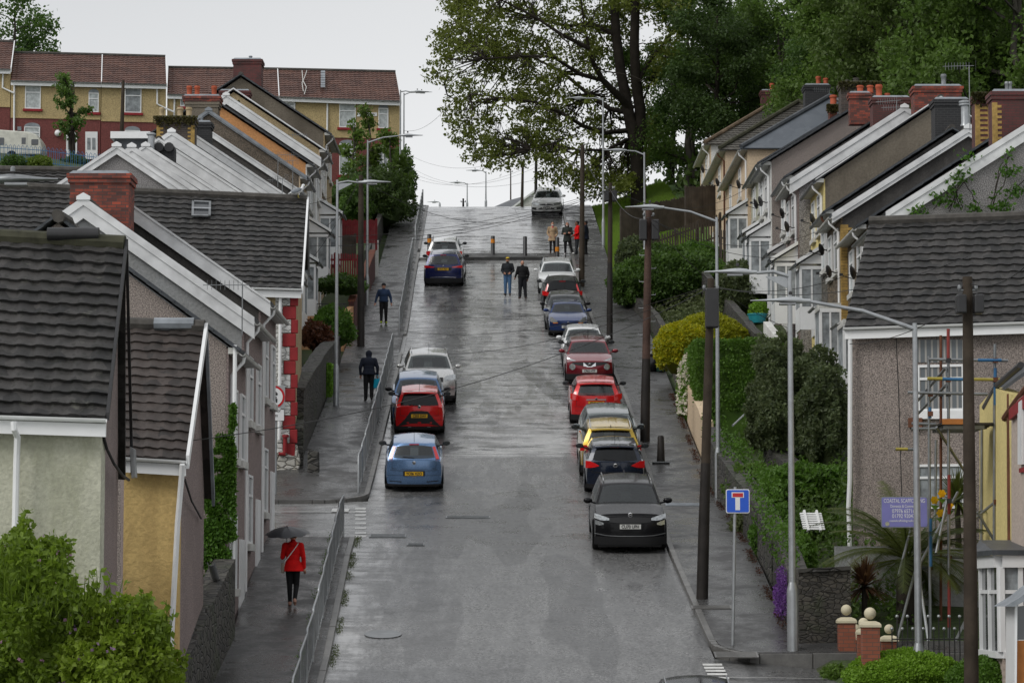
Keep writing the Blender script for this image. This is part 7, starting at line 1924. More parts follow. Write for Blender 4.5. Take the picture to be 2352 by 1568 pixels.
M['trim'] = plain('black_trim', (.012, .012, .013), .45, world=False, var=.1)
M['chrome'] = plain('chrome', (.75, .75, .76), .12, metal=1, var=.02, world=False)
M['rim'] = plain('alloy_rim', (.32, .33, .34), .35, metal=.7, var=.1, world=False)
M['plate_y'] = plain('rear_plate_yellow', (.72, .42, .02), .4, var=.02, world=False)
M['plate_w'] = plain('front_plate_white', (.66, .66, .63), .4, var=.02, world=False)
M['seat_dark'] = plain('dark_interior', (.02, .02, .022), .8, world=False)
M['amber'] = plain('amber_lens', (.6, .18, .01), .2, world=False, var=.05)
def car(name, label, px, py, width_px, facing, spec, col, plate=None, rot=0.0, cx=None):
 """px centre of the near end, py contact of the nearest tyres; facing 'front' towards the viewer or 'rear'"""
 g = dict(L=4.05, W=.87, H=1.47, belt=.93, nose=.70, hood=.93, cowl=1.02, wb=.78, wr=.62, r0=-.10, r1=-.42, f0=1.15, f1=.30, tr=.31, rearh=.93, lift=.2, kind='hatch')
 g.update(spec); L, W, H = g['L'], g['W'], g['H'] * .955
 near = G(px, py); s = scl(near.y, near.z)
 X = near.x; yc = near.y + (L * .5 - .72)
 sl = slope(yc)
 o = thing(name, label, 'car', (X, yc, 0), group=None)
 a_ = L * .32; z0 = (zr(yc - a_) + zr(yc + a_)) / 2
 sl = math.atan((zr(yc + a_) - zr(yc - a_)) / (2 * a_))
 o.location = (X, yc, z0 + .004)
 o.rotation_euler = (sl, 0, rot) if facing == 'rear' else (-sl, 0, math.pi + rot)
 pt = col if isinstance(col, bpy.types.Material) else paint(label[:6], col, g.get('metal', .35))
 hl = L / 2
 def Wv(y, z):
  t = abs(y) / hl
  return W * (1 - .07 * t ** 6) * (1 - .10 * max(0, (z - .55) / .5) ** 2) * (1 - .06 * max(0, (.45 - z) / .25) ** 2)
 prof = g.get('prof') or [(-1, g['rearh']), (-.75, g['belt'] + .01), (.1, g['belt']), (.42, g['cowl'] - .06), (.6, g['hood'] - .0), (.82, g['hood'] - .08), (1, g['nose'])]
 def Tv(u, v):
  z = lin(prof, v); return z + .035 * (1 - u * u) * (1 if v > .35 else .3) - .035 * abs(u) ** 8
 def Yf(x, z):
  t = abs(x) / W; return hl - .20 * t ** 3.2 - .55 * max(0, z - .52) ** 2 - .5 * max(0, .42 - z) ** 2
 def Yr(x, z):
  t = abs(x) / W; return -(hl - .17 * t ** 3.2 - (.30 * max(0, z - .6) ** 2) - .5 * max(0, .42 - z) ** 2)
 nu, nv, nw = 10, 26, 8; lo = g['lift']
 mb = MB()
 def pos(u, v, w):
  y = v * hl; zt2 = Tv(u, v); z = lo + (zt2 - lo) * w
  x = u * Wv(y, z)
  yy = v * Yf(x, z) if v > 0 else -v * Yr(x, z)
  if v * v < 1: z2 = z
  return Vector((x, yy, z))
 def grid(fn, a, b_, skip=None):
  vs = [fn(i / a, j / b_) for i in range(a + 1) for j in range(b_ + 1)]
  fs = [(i * (b_ + 1) + j, i * (b_ + 1) + j + 1, (i + 1) * (b_ + 1) + j + 1, (i + 1) * (b_ + 1) + j) for i in range(a) for j in range(b_) if not (skip and 1 <= i < a - 1 and skip[0] <= j < skip[1])]
  mb.add(vs, fs)
 for w_ in (0, 1): grid(lambda p, q: pos(p * 2 - 1, q * 2 - 1, w_), nu, nv)
 for u_ in (-1, 1): grid(lambda p, q: pos(u_, q * 2 - 1, p), nw, nv)
 for v_ in (-1, 1): grid(lambda p, q: pos(p * 2 - 1, v_, q), nu, nw)
 yrb, yrt, yfb, yft = -hl - g['r0'], -hl - g['r1'], hl - g['f0'], g['f1']
 if 'cab' in g: yrb, yrt, yft, yfb = g['cab']
 wb, wr = W * g['wb'] / .78 * .90, W * g['wr'] / .62 * .70
 zb = g['belt'] - .06; zt3 = H - .03
 def C(u, v, w):
  x = u * (wb + (wr - wb) * w ** 1.25)
  yr_ = yrb + (yrt - yrb) * w ** 1.1 + .16 * u * u * (1 - w * .3); yf_ = yfb + (yft - yfb) * w - .20 * u * u * (1 - w * .4)
  t = (v + 1) / 2; y = yr_ + (yf_ - yr_) * t
  z = zb + (zt3 - zb) * w + (.045 * (1 - u * u) - .02 - .05 * abs(v) ** 3 * .8) * w
  return Vector((x, y, z))
 grid(lambda p, q: C(p * 2 - 1, q * 2 - 1, 1), 10, 14)
 for u_ in (-1, 1): grid(lambda p, q: C(u_, q * 2 - 1, p), 6, 14)
 for v_ in (-1, 1): grid(lambda p, q: C(p * 2 - 1, v_, q), 10, 6, (1, 5) if v_ > 0 else (2, 5))
 bm_ = mb.build('body', pt, o)
 me = bm_.data; bm = bmesh.new(); bm.from_mesh(me); bmesh.ops.remove_doubles(bm, verts=bm.verts, dist=.002); bmesh.ops.recalc_face_normals(bm, faces=bm.faces); bm.to_mesh(me); bm.free()
 me.polygons.foreach_set('use_smooth', [True] * len(me.polygons)); me.set_sharp_from_angle(angle=math.radians(42))
 def cpatch(nm, v, u0, u1, w0, w1, mt, par=bm_, off=.008, top=0, n=10, corner=.0, side=None):
  mb = MB(); rows = []
  for i in range(7):
   w = w0 + (w1 - w0) * i / 6; row = []
   for j in range(n + 1):
    u = u0 + (u1 - u0) * j / n
    ww = w - corner * abs((j / n) * 2 - 1) ** 4 * (i / 6) + corner * abs((j / n) * 2 - 1) ** 4 * (1 - i / 6) * .6
    if side is None:
     p = C(u, v, ww) + Vector((0, (1 if v > 0 else -1) * off, off * .6))
    else:
     p = C(side, u, ww) + Vector((side * off, 0, 0))
    row.append(p)
   rows.append(row)
  mb.loft(rows, cap=False, closed=False); return mb.build(nm, M[mt] if isinstance(mt, str) else mt, o if par is None else o, smooth=60, normals=True)
 ym = (yft + yrt) / 2; ib = MB()
 for yy in (ym + .35, ym - .55):
  for sx_ in (-.38, .38):
   ib.box(sx_ * W - .2, sx_ * W + .2, yy - .06, yy + .06, zb - .05, zb + .20); ib.box(sx_ * W - .11, sx_ * W + .11, yy - .05, yy + .05, zb + .22, zb + .38)
 ib.box(-wb * .88, wb * .88, yfb - .55, yfb - .3, zb - .02, zb + .10); ib.box(-wb * .9, wb * .9, yrb + .2, yfb - .3, zb + .0, zb + .02)
 ib.tube([(W * .4 + .17 * math.cos(t_), yfb - .62, zb + .08 + .17 * math.sin(t_)) for t_ in [6.283 * q_ / 14 for q_ in range(15)]], .014, 5)
 ib.build('interior', M['seat_dark'], o)
 ws = cpatch('windscreen', 1, -.92, .92, .10, .95, 'car_glass', corner=.06)
 rw = cpatch('rear_window', -1, -g.get('rwu', .84), g.get('rwu', .84), g.get('rw0', .18), .88, g.get('rg', 'car_glass'), corner=.08)
 for sd in (-1, 1):
  cpatch('side_window', 0, -.80, .02, .16, .86, 'car_glass', side=sd); cpatch('side_window', 0, .09, .80, .16, .86, 'car_glass', side=sd)
 def tube(nm, pts, r, mt, par=o, n=6): return MB().tube(pts, r, n).build(nm, M[mt], par, smooth=50)
 if facing == 'front':
  for a_u in (-.55, .1): tube('wiper', [C(a_u, 1, .07) + Vector((0, .02, .02)), C(a_u + .62, 1, .14) + Vector((0, .03, .02))], .009, 'trim')
  mb_ = MB(); q = C(0, 1, .86) + Vector((0, -.02, 0))
 else:
  tube('wiper', [C(.0, -1, g.get('rw0', .18) + .03) + Vector((0, -.02, .01)), C(-.45, -1, g.get('rw0', .18) + .10) + Vector((0, -.025, .01))], .010, 'trim')
 def strip_(nm, cols, mt, end, par=o, off=.008, mirror=False, th=.02, z2=None):
  res = []
  for sg in ((1, -1) if mirror else (1,)):
   mb = MB(); rings = []
   fn = Yf if end > 0 else Yr
   for x, a, c in cols:
    def q(z, of):
     xx = x; return Vector((sg * xx, fn(xx, z) + end * of, z))
    m2 = (a + c) / 2
    rings.append([q(a, off), q(m2, off), q(c, off), q(c, off - th), q(a, off - th)])
   mb.loft(rings); res.append(mb.build(nm, M[mt] if isinstance(mt, str) else mt, par, smooth=45))
  return res
 def xs(x0, x1, z0, z1, n=6): return [(x0 + (x1 - x0) * i / n, z0, z1) for i in range(n + 1)]
 e = 1 if facing == 'front' else -1
 fn = Yf if e > 0 else Yr
 def plate_(z, w_=.52, h_=.112):
  y = fn(0, z) + e * .012
  pb = MB().box(-w_ / 2, w_ / 2, min(y, y + e * .012), max(y, y + e * .012), z - h_ / 2, z + h_ / 2).build('number_plate', M['plate_w' if e > 0 else 'plate_y'], o)
  if plate:
   text('lettering', plate, .115, M['black'], pb, (0, y + e * .0145, z - .002), (math.radians(90), 0, math.pi if e > 0 else 0), sx=.82, th=.001, bold=.0035)
 def badge(z, r=.055, mt='chrome', ring=False, off=0):
  y = fn(0, z) + e * (.012 + off); RXm = Matrix.Rotation(math.radians(-90 * e), 4, 'X')
  b1 = MB().lathe([(r, 0), (r, .012), (r * .8, .016)], c=(0, y, z), n=18, M=RXm).build('badge', M[mt], o, smooth=40)
  MB().lathe([(r * .68, 0), (r * .68, .004)], c=(0, y + e * .016, z), n=16, M=RXm).build('emblem', M['trim'], b1)
  MB().box(-r * .5, r * .5, y + min(e * .021, e * .024), y + max(e * .021, e * .024), z - r * .12, z + r * .12).build('emblem_bar', M['chrome'], b1)
 for nm, cols, mt, mir in g['panels']:
  strip_(nm, cols, mt, e, mirror=mir, off=.010 + .002 * g['panels'].index((nm, cols, mt, mir)))
 plate_(g.get('plz', .45) if e > 0 else g.get('plz', .62))
 if g.get('badge'): badge(*g['badge'])
 zs = g['nose'] - .045 if e > 0 else g.get('seam', .64)
 strip_('shut_line', xs(-W * .8, W * .8, zs, zs + .009, 10), 'trim', e, off=.003)
 strip_('shut_line', xs(-W * .9, W * .9, .50, .507, 10), 'trim', e, off=.003)
 if e < 0:
  for sg in (-1, 1): strip_('shut_line', [(sg * W * .74, .66, g['rearh'] - .03), (sg * W * .75, .66, g['rearh'] - .03)], 'trim', e, off=.003)
 strip_('lower_bumper', [(x, lo + .0, g.get('lowz', .33)) for x in [-W * .97 + W * 1.94 * i / 12 for i in range(13)]], 'trim', e, off=.006)
 MB().box(-W * .85, W * .85, -hl + .3, hl - .3, .13, lo + .05).build('underbody', M['trim'], o)
 for yy in (-L * .31, L * .31):
  for sd in (-1, 1):
   tr = g['tr']; Mw = Matrix.Rotation(math.radians(90), 4, 'Y')
   c = Vector((sd * (W - .105), yy, tr))
   wh = MB().lathe([(tr * .6, -.1), (tr * .95, -.1), (tr, -.07), (tr, .07), (tr * .95, .1), (tr * .6, .1)], c=c, n=24, M=Mw).build('wheel', M['rubber'], o, smooth=40)
   mb_ = MB(); Z = sd * .102
   mb_.lathe([(tr * .64, Z - .01), (tr * .64, Z + sd * .004), (tr * .56, Z + sd * .006), (tr * .54, Z - .0), (.02, Z)], c=c, n=20, M=Mw)
   for k in range(5):
    a = 6.283 * k / 5; d = Vector((0, math.cos(a), math.sin(a))); w_ = Vector((0, -math.sin(a), math.cos(a))) * .03
    q = c + Vector((sd * .108, 0, 0)); mb_.prism([q - w_, q + w_, q + d * tr * .58 + w_, q + d * tr * .58 - w_], (sd * .008, 0, 0))
   mb_.build('rim', M['rim'], wh)
   ring = MB(); n_ = 14
   pts_o = [Vector((sd * (Wv(yy, .4) + .004), yy + (tr + .06) * math.cos(math.pi * k / n_), tr + (tr + .06) * math.sin(math.pi * k / n_))) for k in range(n_ + 1)]
   ring.prism(pts_o + [Vector((pts_o[-1].x, yy - tr - .06, lo)), Vector((pts_o[0].x, yy + tr + .06, lo))], (sd * .004, 0, 0)); ring.build('wheel_arch', M['trim'] if g.get('suv') else M['black'], o)
 mt_m = g.get('mirror', None)
 for sd in (-1, 1):
  q = C(sd, .55, .12) ; q.x = sd * (W * .93); q.z = g['belt'] + .06; q.y = yfb - .42
  mb_ = MB(); mb_.ball(q + Vector((sd * .15, 0, .03)), (.115, .08, .075), 12, 8); mb_.tube([q + Vector((-sd * .05, 0, -.04)), q + Vector((sd * .1, 0, 0))], .025, 6)
  mi = mb_.build('mirror', mt_m if mt_m else pt, o, smooth=60)
  MB().box(*sorted((q.x + sd * .07, q.x + sd * .23)), q.y - .082, q.y - .07, q.z - .02, q.z + .08).build('mirror_glass', M['car_glass'], mi)
 if g.get('rails'):
  for sd in (-1, 1):
   tube('roof_rail', [C(sd * .93, v, 1) + Vector((0, 0, .01 if abs(v) > .85 else .055)) for v in (-.92, -.8, -.4, 0, .4, .7, .82)], .017, g['rails'] if isinstance(g['rails'], str) else 'trim', n=6)
 if g.get('aerial', True):
  q = C(0, -.86 if g.get('aerial', 1) != 'front' else .8, 1)
  if g.get('fin'): MB().prism([q + Vector((0, -.09, 0)), q + Vector((0, .09, 0)), q + Vector((0, -.06, .07))], (.02, 0, 0)).build('fin_aerial', M['trim'], o)
  else: tube('aerial', [q, q + Vector((0, -.06, .32))], .006, 'trim', n=5)
 if g.get('spoiler') and e < 0:
  rows = []
  for (dy, dz) in ((.12, .02), (-.12, .012), (-.14, -.03), (.1, -.03)):
   rows.append([C(u, -1, 1) + Vector((0, dy, dz + .01)) for u in (-.92, -.6, -.2, .2, .6, .92)])
  MB().loft(rows + [rows[0]], cap=True, closed=False).build('spoiler', pt, o, smooth=30)
 if e < 0 and g.get('brake3', 1):
  q = C(0, -1, .93); MB().box(-.14, .14, q.y - .03, q.y - .005, q.z - .012, q.z + .012).build('brake_light', M['tail'], o)
 for nm, side_, pts, mt in g.get('cabparts', ()):
  for sg in (1, -1):
   mb_ = MB(); v_ = 1 if side_ > 0 else -1
   rings = [[C(sg * u, v_, w0) + Vector((0, v_ * .018, .005)), C(sg * u, v_, w1) + Vector((0, v_ * .018, .005)), C(sg * u, v_, w1), C(sg * u, v_, w0)] for u, w0, w1 in pts]
   mb_.loft(rings); mb_.build(nm, M[mt], o, smooth=40)
 return o
def sx(x0, x1, *zs):     # columns along x with a list of (lo,hi)
 n = len(zs) - 1; return [(x0 + (x1 - x0) * i / n, a, c) for i, (a, c) in enumerate(zs)]
blackm = paint('black', (.008, .008, .009), .0)
_b = blackm.node_tree.nodes['Principled BSDF']; _b.inputs['Coat Weight'].default_value = .22; _b.inputs['Specular IOR Level'].default_value = .12
car('parked_car', 'black compact suv facing downhill at the front of the right hand row', 1445, 1262, 168, 'front', dict(L=4.39, W=.92, H=1.62, belt=1.02, nose=.96, hood=1.10, cowl=1.14, tr=.35, lift=.22, suv=1, rails='chrome', fin=1, f0=1.18, plz=.68, badge=(.96, .06), lowz=.42, metal=.2,
 panels=[('grille', sx(-.52, .52, (.79, .88), (.77, .90), (.76, .905), (.76, .905), (.76, .905), (.77, .90), (.79, .88)), 'trim', False),
   ('headlight', sx(.52, .88, (.83, .88), (.82, .92), (.83, .95), (.87, .98)), 'lamp_clear', True),
   ('fog_lamp', sx(.66, .86, (.72, .76), (.70, .80), (.72, .82)), 'lamp_clear', True),
   ('bumper_crease', sx(.0, .88, (.44, .455), (.44, .455), (.45, .465), (.49, .505)), 'rim', True)]), blackm, 'CU70 UPH')
car('parked_car', 'dark navy hatchback with red tail lamps behind the black suv', 1411, 1128, 146, 'rear', dict(L=4.02, W=.865, H=1.48, belt=.95, plz=.50, badge=(.86, .06), lowz=.32, tr=.31, spoiler=1, metal=.3, mirror=blackm, rg='dark_glass', rw0=.16,
 panels=[('tail_light', sx(.46, .84, (.84, .86), (.80, .92), (.78, .97), (.77, .97)), 'tail', True), ('bumper_crease', sx(.0, .80, (.665, .672), (.665, .672), (.67, .677), (.69, .697)), 'trim', True)]), (.010, .016, .032), 'BV68 LBU')
yel = paint('yellow', (.46, .31, .03), .45)
car('parked_car', 'metallic yellow suv seen from behind, tucked in ahead of the navy hatchback', 1401, 1092, 140, 'rear', dict(L=4.23, W=.91, H=1.58, belt=1.03, plz=.72, lowz=.42, tr=.34, suv=1, rails='chrome', fin=1, spoiler=1, metal=.4, rearh=1.03, mirror=blackm, rw0=.12,
 panels=[('tail_light', sx(.40, .90, (.92, 1.0), (.89, 1.01), (.86, 1.01), (.84, 1.0)), 'tail', True), ('reflector', sx(.62, .84, (.47, .50), (.47, .50)), 'tail', True)]), yel)
car('parked_car', 'grey green saloon facing downhill in front of the yellow suv', 1400, 1066, 130, 'front', dict(L=4.5, W=.90, H=1.45, belt=.93, nose=.68, metal=.5, plz=.45, fin=1,
 panels=[('headlight', sx(.45, .86, (.66, .72), (.64, .76), (.66, .79)), 'lamp_clear', True), ('grille', xs_ if False else sx(-.4, .4, (.6, .7), (.6, .7)), 'trim', False)]), (.09, .11, .11))
redp = paint('red', (.52, .008, .010), .15)
car('parked_car', 'bright red hatchback with yellow rear plate beside the right kerb', 1368, 971, 118, 'rear', dict(L=3.95, W=.86, H=1.48, belt=.97, plz=.76, badge=(.895, .04, 'rim'), lowz=.38, spoiler=1, mirror=M['trim'], rearh=.98, rw0=.14, rwu=.8,
 panels=[('tail_light', sx(.58, .84, (.84, 1.0), (.84, 1.04), (.88, 1.06)), 'tail', True), ('grab_bar', sx(-.32, .32, (.855, .885), (.86, .89), (.855, .885)), 'rim', False), ('bumper_vent', sx(.45, .8, (.44, .47), (.46, .52)), 'tail', True)],
 cabparts=[('tail_light', -1, [(.82, .02, .10), (.92, .02, .42), (.99, .05, .4)], 'tail')]), redp, 'EF12 VGZ')
mar = paint('maroon', (.17, .008, .016), .4)
car('parked_car', 'dark red crossover with round lamps and silver v on its grille', 1353, 882, 116, 'front', dict(L=4.13, W=.885, H=1.57, belt=1.02, nose=.88, hood=1.06, cowl=1.12, tr=.35, lift=.24, suv=1, plz=.56, badge=(.78, .055), lowz=.45, aerial='front', mirror=mar, metal=.4,
 panels=[('grille', sx(-.62, .62, (.80, .86), (.76, .87), (.74, .87), (.74, .87), (.74, .87), (.76, .87), (.80, .86)), 'trim', False),
   ('headlight', sx(.50, .80, (.90, .92), (.91, .97), (.96, 1.02)), 'lamp_clear', True),
   ('round_lamp', [(.62 + .11 * math.cos(t), .70 - .11 * math.sin(t), .70 + .11 * math.sin(t)) for t in [math.pi - .25, 2.4, 1.9, 1.57, 1.2, .7, .25]], 'lamp_clear', True),
   ('v_grille', sx(.07, .22, (.71, .74), (.73, .86)), 'chrome', True), ('v_bar', sx(-.10, .10, (.70, .72), (.70, .72)), 'chrome', False)]), mar, 'CP62 HTF')
car('parked_car', 'black hatchback hidden behind the dark red crossover, only roof and screen showing', 1349, 862, 112, 'rear', dict(L=3.9, W=.86, H=1.52, belt=.97, plz=.6, mirror=blackm, panels=[('tail_light', sx(.6, .82, (.8, .95), (.8, .98)), 'tail', True)]), blackm)
whp = paint('white', (.62, .63, .63), .05)
car('parked_car', 'small white car whose rear roof shows above the black hatchback', 1341, 843, 106, 'front', dict(L=3.8, W=.84, H=1.5, belt=.95, nose=.74, panels=[('headlight', sx(.5, .8, (.68, .78), (.7, .82)), 'lamp_clear', True), ('grille', sx(-.3, .3, (.6, .68), (.6, .68)), 'trim', False)]), whp)
blu = paint('blue', (.007, .028, .115), .35)
car('parked_car', 'small rounded dark blue hatchback facing downhill with oval headlamps', 1304, 770, 96, 'front', dict(L=3.62, W=.82, H=1.39, belt=.90, nose=.66, hood=.86, cowl=.98, tr=.28, lowz=.28, plz=.43, badge=(.62, .03), aerial='front', f0=.98,
 panels=[('headlight', sx(.44, .76, (.63, .66), (.60, .74), (.60, .82), (.66, .83)), 'lamp_clear', True), ('indicator', sx(.42, .62, (.575, .60), (.56, .61)), 'amber', True), ('grille', sx(-.3, .3, (.55, .575), (.545, .58), (.55, .575)), 'trim', False)]), blu, 'LS56 WPX')
car('parked_car', 'dark grey saloon parked nose down behind the small blue hatchback', 1299, 757, 100, 'front', dict(L=4.4, W=.89, H=1.45, belt=.93, nose=.68, plz=.42, metal=.5, mirror=blackm, panels=[('headlight', sx(.45, .84, (.62, .7), (.62, .77)), 'lamp_clear', True), ('grille', sx(-.4, .4, (.55, .67), (.55, .67)), 'trim', False)]), (.055, .055, .06))
car('parked_car', 'black estate with tall upright red tail lamps', 1291, 713, 92, 'rear', dict(L=4.6, W=.92, H=1.50, belt=.96, plz=.70, rails=True, fin=1, mirror=blackm, rg='dark_glass', rwu=.80,
 panels=[('tail_light', sx(.60, .90, (.74, .88), (.74, .93), (.76, .95)), 'tail', True)], cabparts=[('tail_light', -1, [(.84, .0, .6), (.95, .0, .78)], 'tail')]), blackm)
car('parked_car', 'white estate facing downhill just below the raised kerb', 1280, 675, 92, 'front', dict(L=4.7, W=.91, H=1.47, belt=.95, nose=.74, rails='chrome', plz=.45, mirror=whp, panels=[('headlight', sx(.45, .86, (.62, .7), (.62, .79)), 'lamp_clear', True), ('grille', sx(-.36, .36, (.52, .7), (.5, .72), (.52, .7)), 'trim', False)]), whp)
car('parked_car', 'white hatchback coming over the crest under the big tree', 1259, 494, 68, 'front', dict(L=4.36, W=.90, H=1.46, belt=.96, nose=.80, hood=.97, plz=.50, badge=(.69, .05), lowz=.30, mirror=whp, f0=1.1,
 panels=[('grille', sx(-.38, .38, (.66, .71), (.63, .73), (.63, .73), (.66, .71)), 'trim', False), ('headlight', sx(.42, .86, (.66, .74), (.66, .80), (.70, .82)), 'lamp_clear', True),
   ('intake', sx(-.48, .48, (.38, .44), (.38, .58), (.38, .58), (.38, .44)), 'trim', False), ('fog_intake', sx(.60, .84, (.38, .50), (.40, .52)), 'trim', True)]), whp, 'HN67 KVP', rot=-.05)
lb = paint('pale blue', (.12, .21, .37), .55, .3)
car('parked_car', 'pale metallic blue hatchback seen from behind above the junction', 948, 1122, 134, 'rear', dict(L=4.03, W=.843, H=1.49, belt=.95, plz=.56, badge=(.87, .05), lowz=.25, mirror=M['trim'], aerial=True, rw0=.16, rwu=.80,
 panels=[('bumper_crease', sx(-.78, .78, (.455, .465), (.45, .46), (.455, .465)), 'rim', False), ('hatch_line', sx(-.62, .62, (.70, .708), (.675, .683), (.675, .683), (.70, .708)), 'trim', False), ('plate_recess', sx(-.31, .31, (.49, .63), (.49, .63)), 'trim', False), ('reflector', sx(.36, .7, (.315, .335), (.33, .35)), 'trim', True)],
 cabparts=[('tail_light', -1, [(.84, .12, .82), (.97, .10, .86)], 'tail')]), lb, 'YC06 XZO', rot=.03)
car('parked_car', 'red and black city car with x shaped tail seen from behind', 961, 992, 118, 'rear', dict(L=3.46, W=.81, H=1.46, belt=.97, plz=.64, badge=(.93, .05), lowz=.30, mirror=blackm, spoiler=1, rg='dark_glass', rw0=.05, rwu=.84, tr=.29,
 panels=[('black_tail', sx(-.66, .66, (.30, .32), (.34, .52), (.40, .78), (.40, .80), (.40, .80), (.40, .78), (.34, .52), (.30, .32)), 'trim', False), ('red_bumper_bar', sx(-.4, .4, (.40, .44), (.40, .45), (.40, .44)), redp, False), ('exhaust_trim', sx(-.36, .36, (.27, .29), (.27, .29)), 'rim', False)],
 cabparts=[('tail_light', -1, [(.86, .0, .45), (.98, .0, .6)], 'tail')]), redp, 'CS55 DAV', rot=.03)
bl2 = paint('mid blue', (.05, .11, .23), .5)
car('parked_car', 'blue car with glossy roof facing downhill behind the red city car', 957, 976, 122, 'front', dict(L=4.05, W=.88, H=1.5, belt=.96, nose=.72, mirror=blackm, aerial=False, panels=[('headlight', sx(.5, .84, (.66, .76), (.68, .82)), 'lamp_clear', True), ('grille', sx(-.4, .4, (.55, .66), (.55, .66)), 'trim', False)]), bl2, rot=.03)
sil = paint('silver', (.42, .42, .41), .6)
car('parked_car', 'silver suv facing downhill, farthest of the lower left row', 981, 925, 118, 'front', dict(L=4.5, W=.92, H=1.66, belt=1.06, nose=.92, hood=1.12, cowl=1.18, tr=.36, suv=1, lift=.24, rails='chrome', aerial='front', plz=.6, mirror=sil, f0=1.25,
 panels=[('headlight', sx(.5, .88, (.84, .98), (.84, 1.02), (.88, 1.04)), 'lamp_clear', True), ('grille', sx(-.45, .45, (.80, .95), (.80, .95)), 'trim', False), ('bumper', sx(-.88, .88, (.45, .6), (.45, .62), (.45, .6)), 'rim', False)]), sil, rot=.05)
nv = paint('navy', (.012, .018, .085), .35)
car('parked_car', 'dark blue suv with yellow plate below the raised kerb on the left', 1021, 655, 93, 'rear', dict(L=4.66, W=.95, H=1.65, belt=1.06, plz=.86, lowz=.42, tr=.37, suv=1, rails='chrome', fin=1, mirror=blackm, rearh=1.05, badge=(1.0, .04, 'chrome'), rw0=.10, rwu=.88,
 panels=[('tail_light', sx(.42, .92, (.93, .96), (.92, 1.0), (.90, 1.02)), 'tail', True), ('chrome_strip', sx(-.62, .62, (.44, .46), (.47, .49), (.47, .49), (.44, .46)), 'chrome', False), ('plate_recess', sx(-.4, .4, (.78, .93), (.78, .93)), 'trim', False)]), nv, 'VA17 YDY', rot=-.02)
car('parked_car', 'white suv parked ahead of the dark blue suv, against the raised kerb', 1021, 620, 88, 'rear', dict(L=4.3, W=.91, H=1.62, belt=1.02, plz=.8, tr=.35, suv=1, rails=True, spoiler=1, mirror=blackm, lowz=.45, fin=1, panels=[('tail_light', sx(.66, .90, (.80, 1.0), (.80, 1.02), (.84, 1.0)), 'tail', True)]), whp)
car('moving_car', 'dark car entering at the bottom edge, only its black and white roof visible', 1606, 1775, 250, 'rear', dict(L=3.9, W=.86, H=1.50, belt=.95, mirror=redp, rails='rim', panels=[('tail_light', sx(.6, .82, (.8, .95), (.8, .98)), 'tail', True)]), blackm)
p = P(352, 392, 172)
o = thing('parked_car', 'dark blue car behind the blue hoop railing at the top left', 'car', (p.x, 172.5, p.z + .45))
L_ = 4.0; mb = MB(); pr_ = [(-2.0, .25), (2.0, .25), (2.02, .6), (1.6, .8), (.9, .9), (.35, 1.35), (-1.1, 1.38), (-1.8, .95), (-2.05, .85)]
mb.prism([(x, 0, z) for x, z in pr_], (0, 1.65, 0)); mb.build('body', nv, o, bevel=.1)
MB().prism([(x, -.01, z) for x, z in ((.75, .93), (.3, 1.28), (-1.05, 1.3), (-1.5, .97))], (0, .01, 0)).build('side_window', M['car_glass'], o)
for x in (-1.25, 1.25): MB().tube([(x, -.03, .3), (x, .2, .3)], .3, 16).build('wheel', M['rubber'], o)
def skinm(n, c): return plain(n, c, .55, var=.08, world=False)
M['skin'] = skinm('skin', (.45, .24, .17)); M['skin_dark'] = skinm('dark_skin', (.16, .075, .045))
def cloth(n, c, fine=0): return plain(n, c, .85, var=.22, scale=7, bmp=.3, bs=16, world=False, fine=fine)
def remesh(name, mb, vox, mt, parent, sm_=4):
 o = mb.build(name, mt, None)
 r = o.modifiers.new('r', 'REMESH'); r.mode = 'VOXEL'; r.voxel_size = vox; r.use_smooth_shade = True
 s_ = o.modifiers.new('s', 'SMOOTH'); s_.iterations = sm_; s_.factor = .5
 dg = bpy.context.evaluated_depsgraph_get(); me = bpy.data.meshes.new_from_object(o.evaluated_get(dg)); me.name = name
 bpy.data.objects.remove(o)
 me.materials.clear(); me.materials.append(mt); me.polygons.foreach_set('use_smooth', [True] * len(me.polygons))
 n = bpy.data.objects.new(name, me); COL.objects.link(n)
 if parent is not None: n.parent = parent
 return n
def cap(mb, a, b, r0, r1, flat=1.0, n=10):
 a, b = Vector(a), Vector(b); k = 4
 mb.tube([a.lerp(b, i / k) for i in range(k + 1)], [r0 + (r1 - r0) * i / k for i in range(k + 1)], n)
 mb.ball(a, r0 * .99, n, 6); mb.ball(b, r1 * .99, n, 6)
def hand(mb, wr, d, out, s=1.0, curl=.5):
 """palm, four fingers and a thumb"""
 wr, d = Vector(wr), Vector(d).normalized(); out = (Vector(out) - d * Vector(out).dot(d)).normalized(); nrm = d.cross(out)
 pal = wr + d * .045 * s
 mb.ball(pal, (.030 * s, .030 * s, .045 * s), 10, 8)
 for i, (l, o_) in enumerate(((.070, .026), (.080, .009), (.074, -.009), (.058, -.025))):
  b0 = wr + d * .075 * s + out * o_ * s; b1 = b0 + (d + nrm * curl * .4).normalized() * l * .5 * s; b2 = b1 + (d * .7 + nrm * curl).normalized() * l * .5 * s
  mb.tube([wr + d * .03 * s + out * o_ * .8 * s, b0, b1, b2], [.010 * s, .0095 * s, .0085 * s, .006 * s], 6)
 t0 = wr + d * .02 * s + out * .02 * s; t1 = t0 + (d * .6 + out * .8).normalized() * .04 * s; mb.tube([t0, t1, t1 + (d + out * .2 + nrm * .3).normalized() * .03 * s], [.012 * s, .0105 * s, .007 * s], 6)
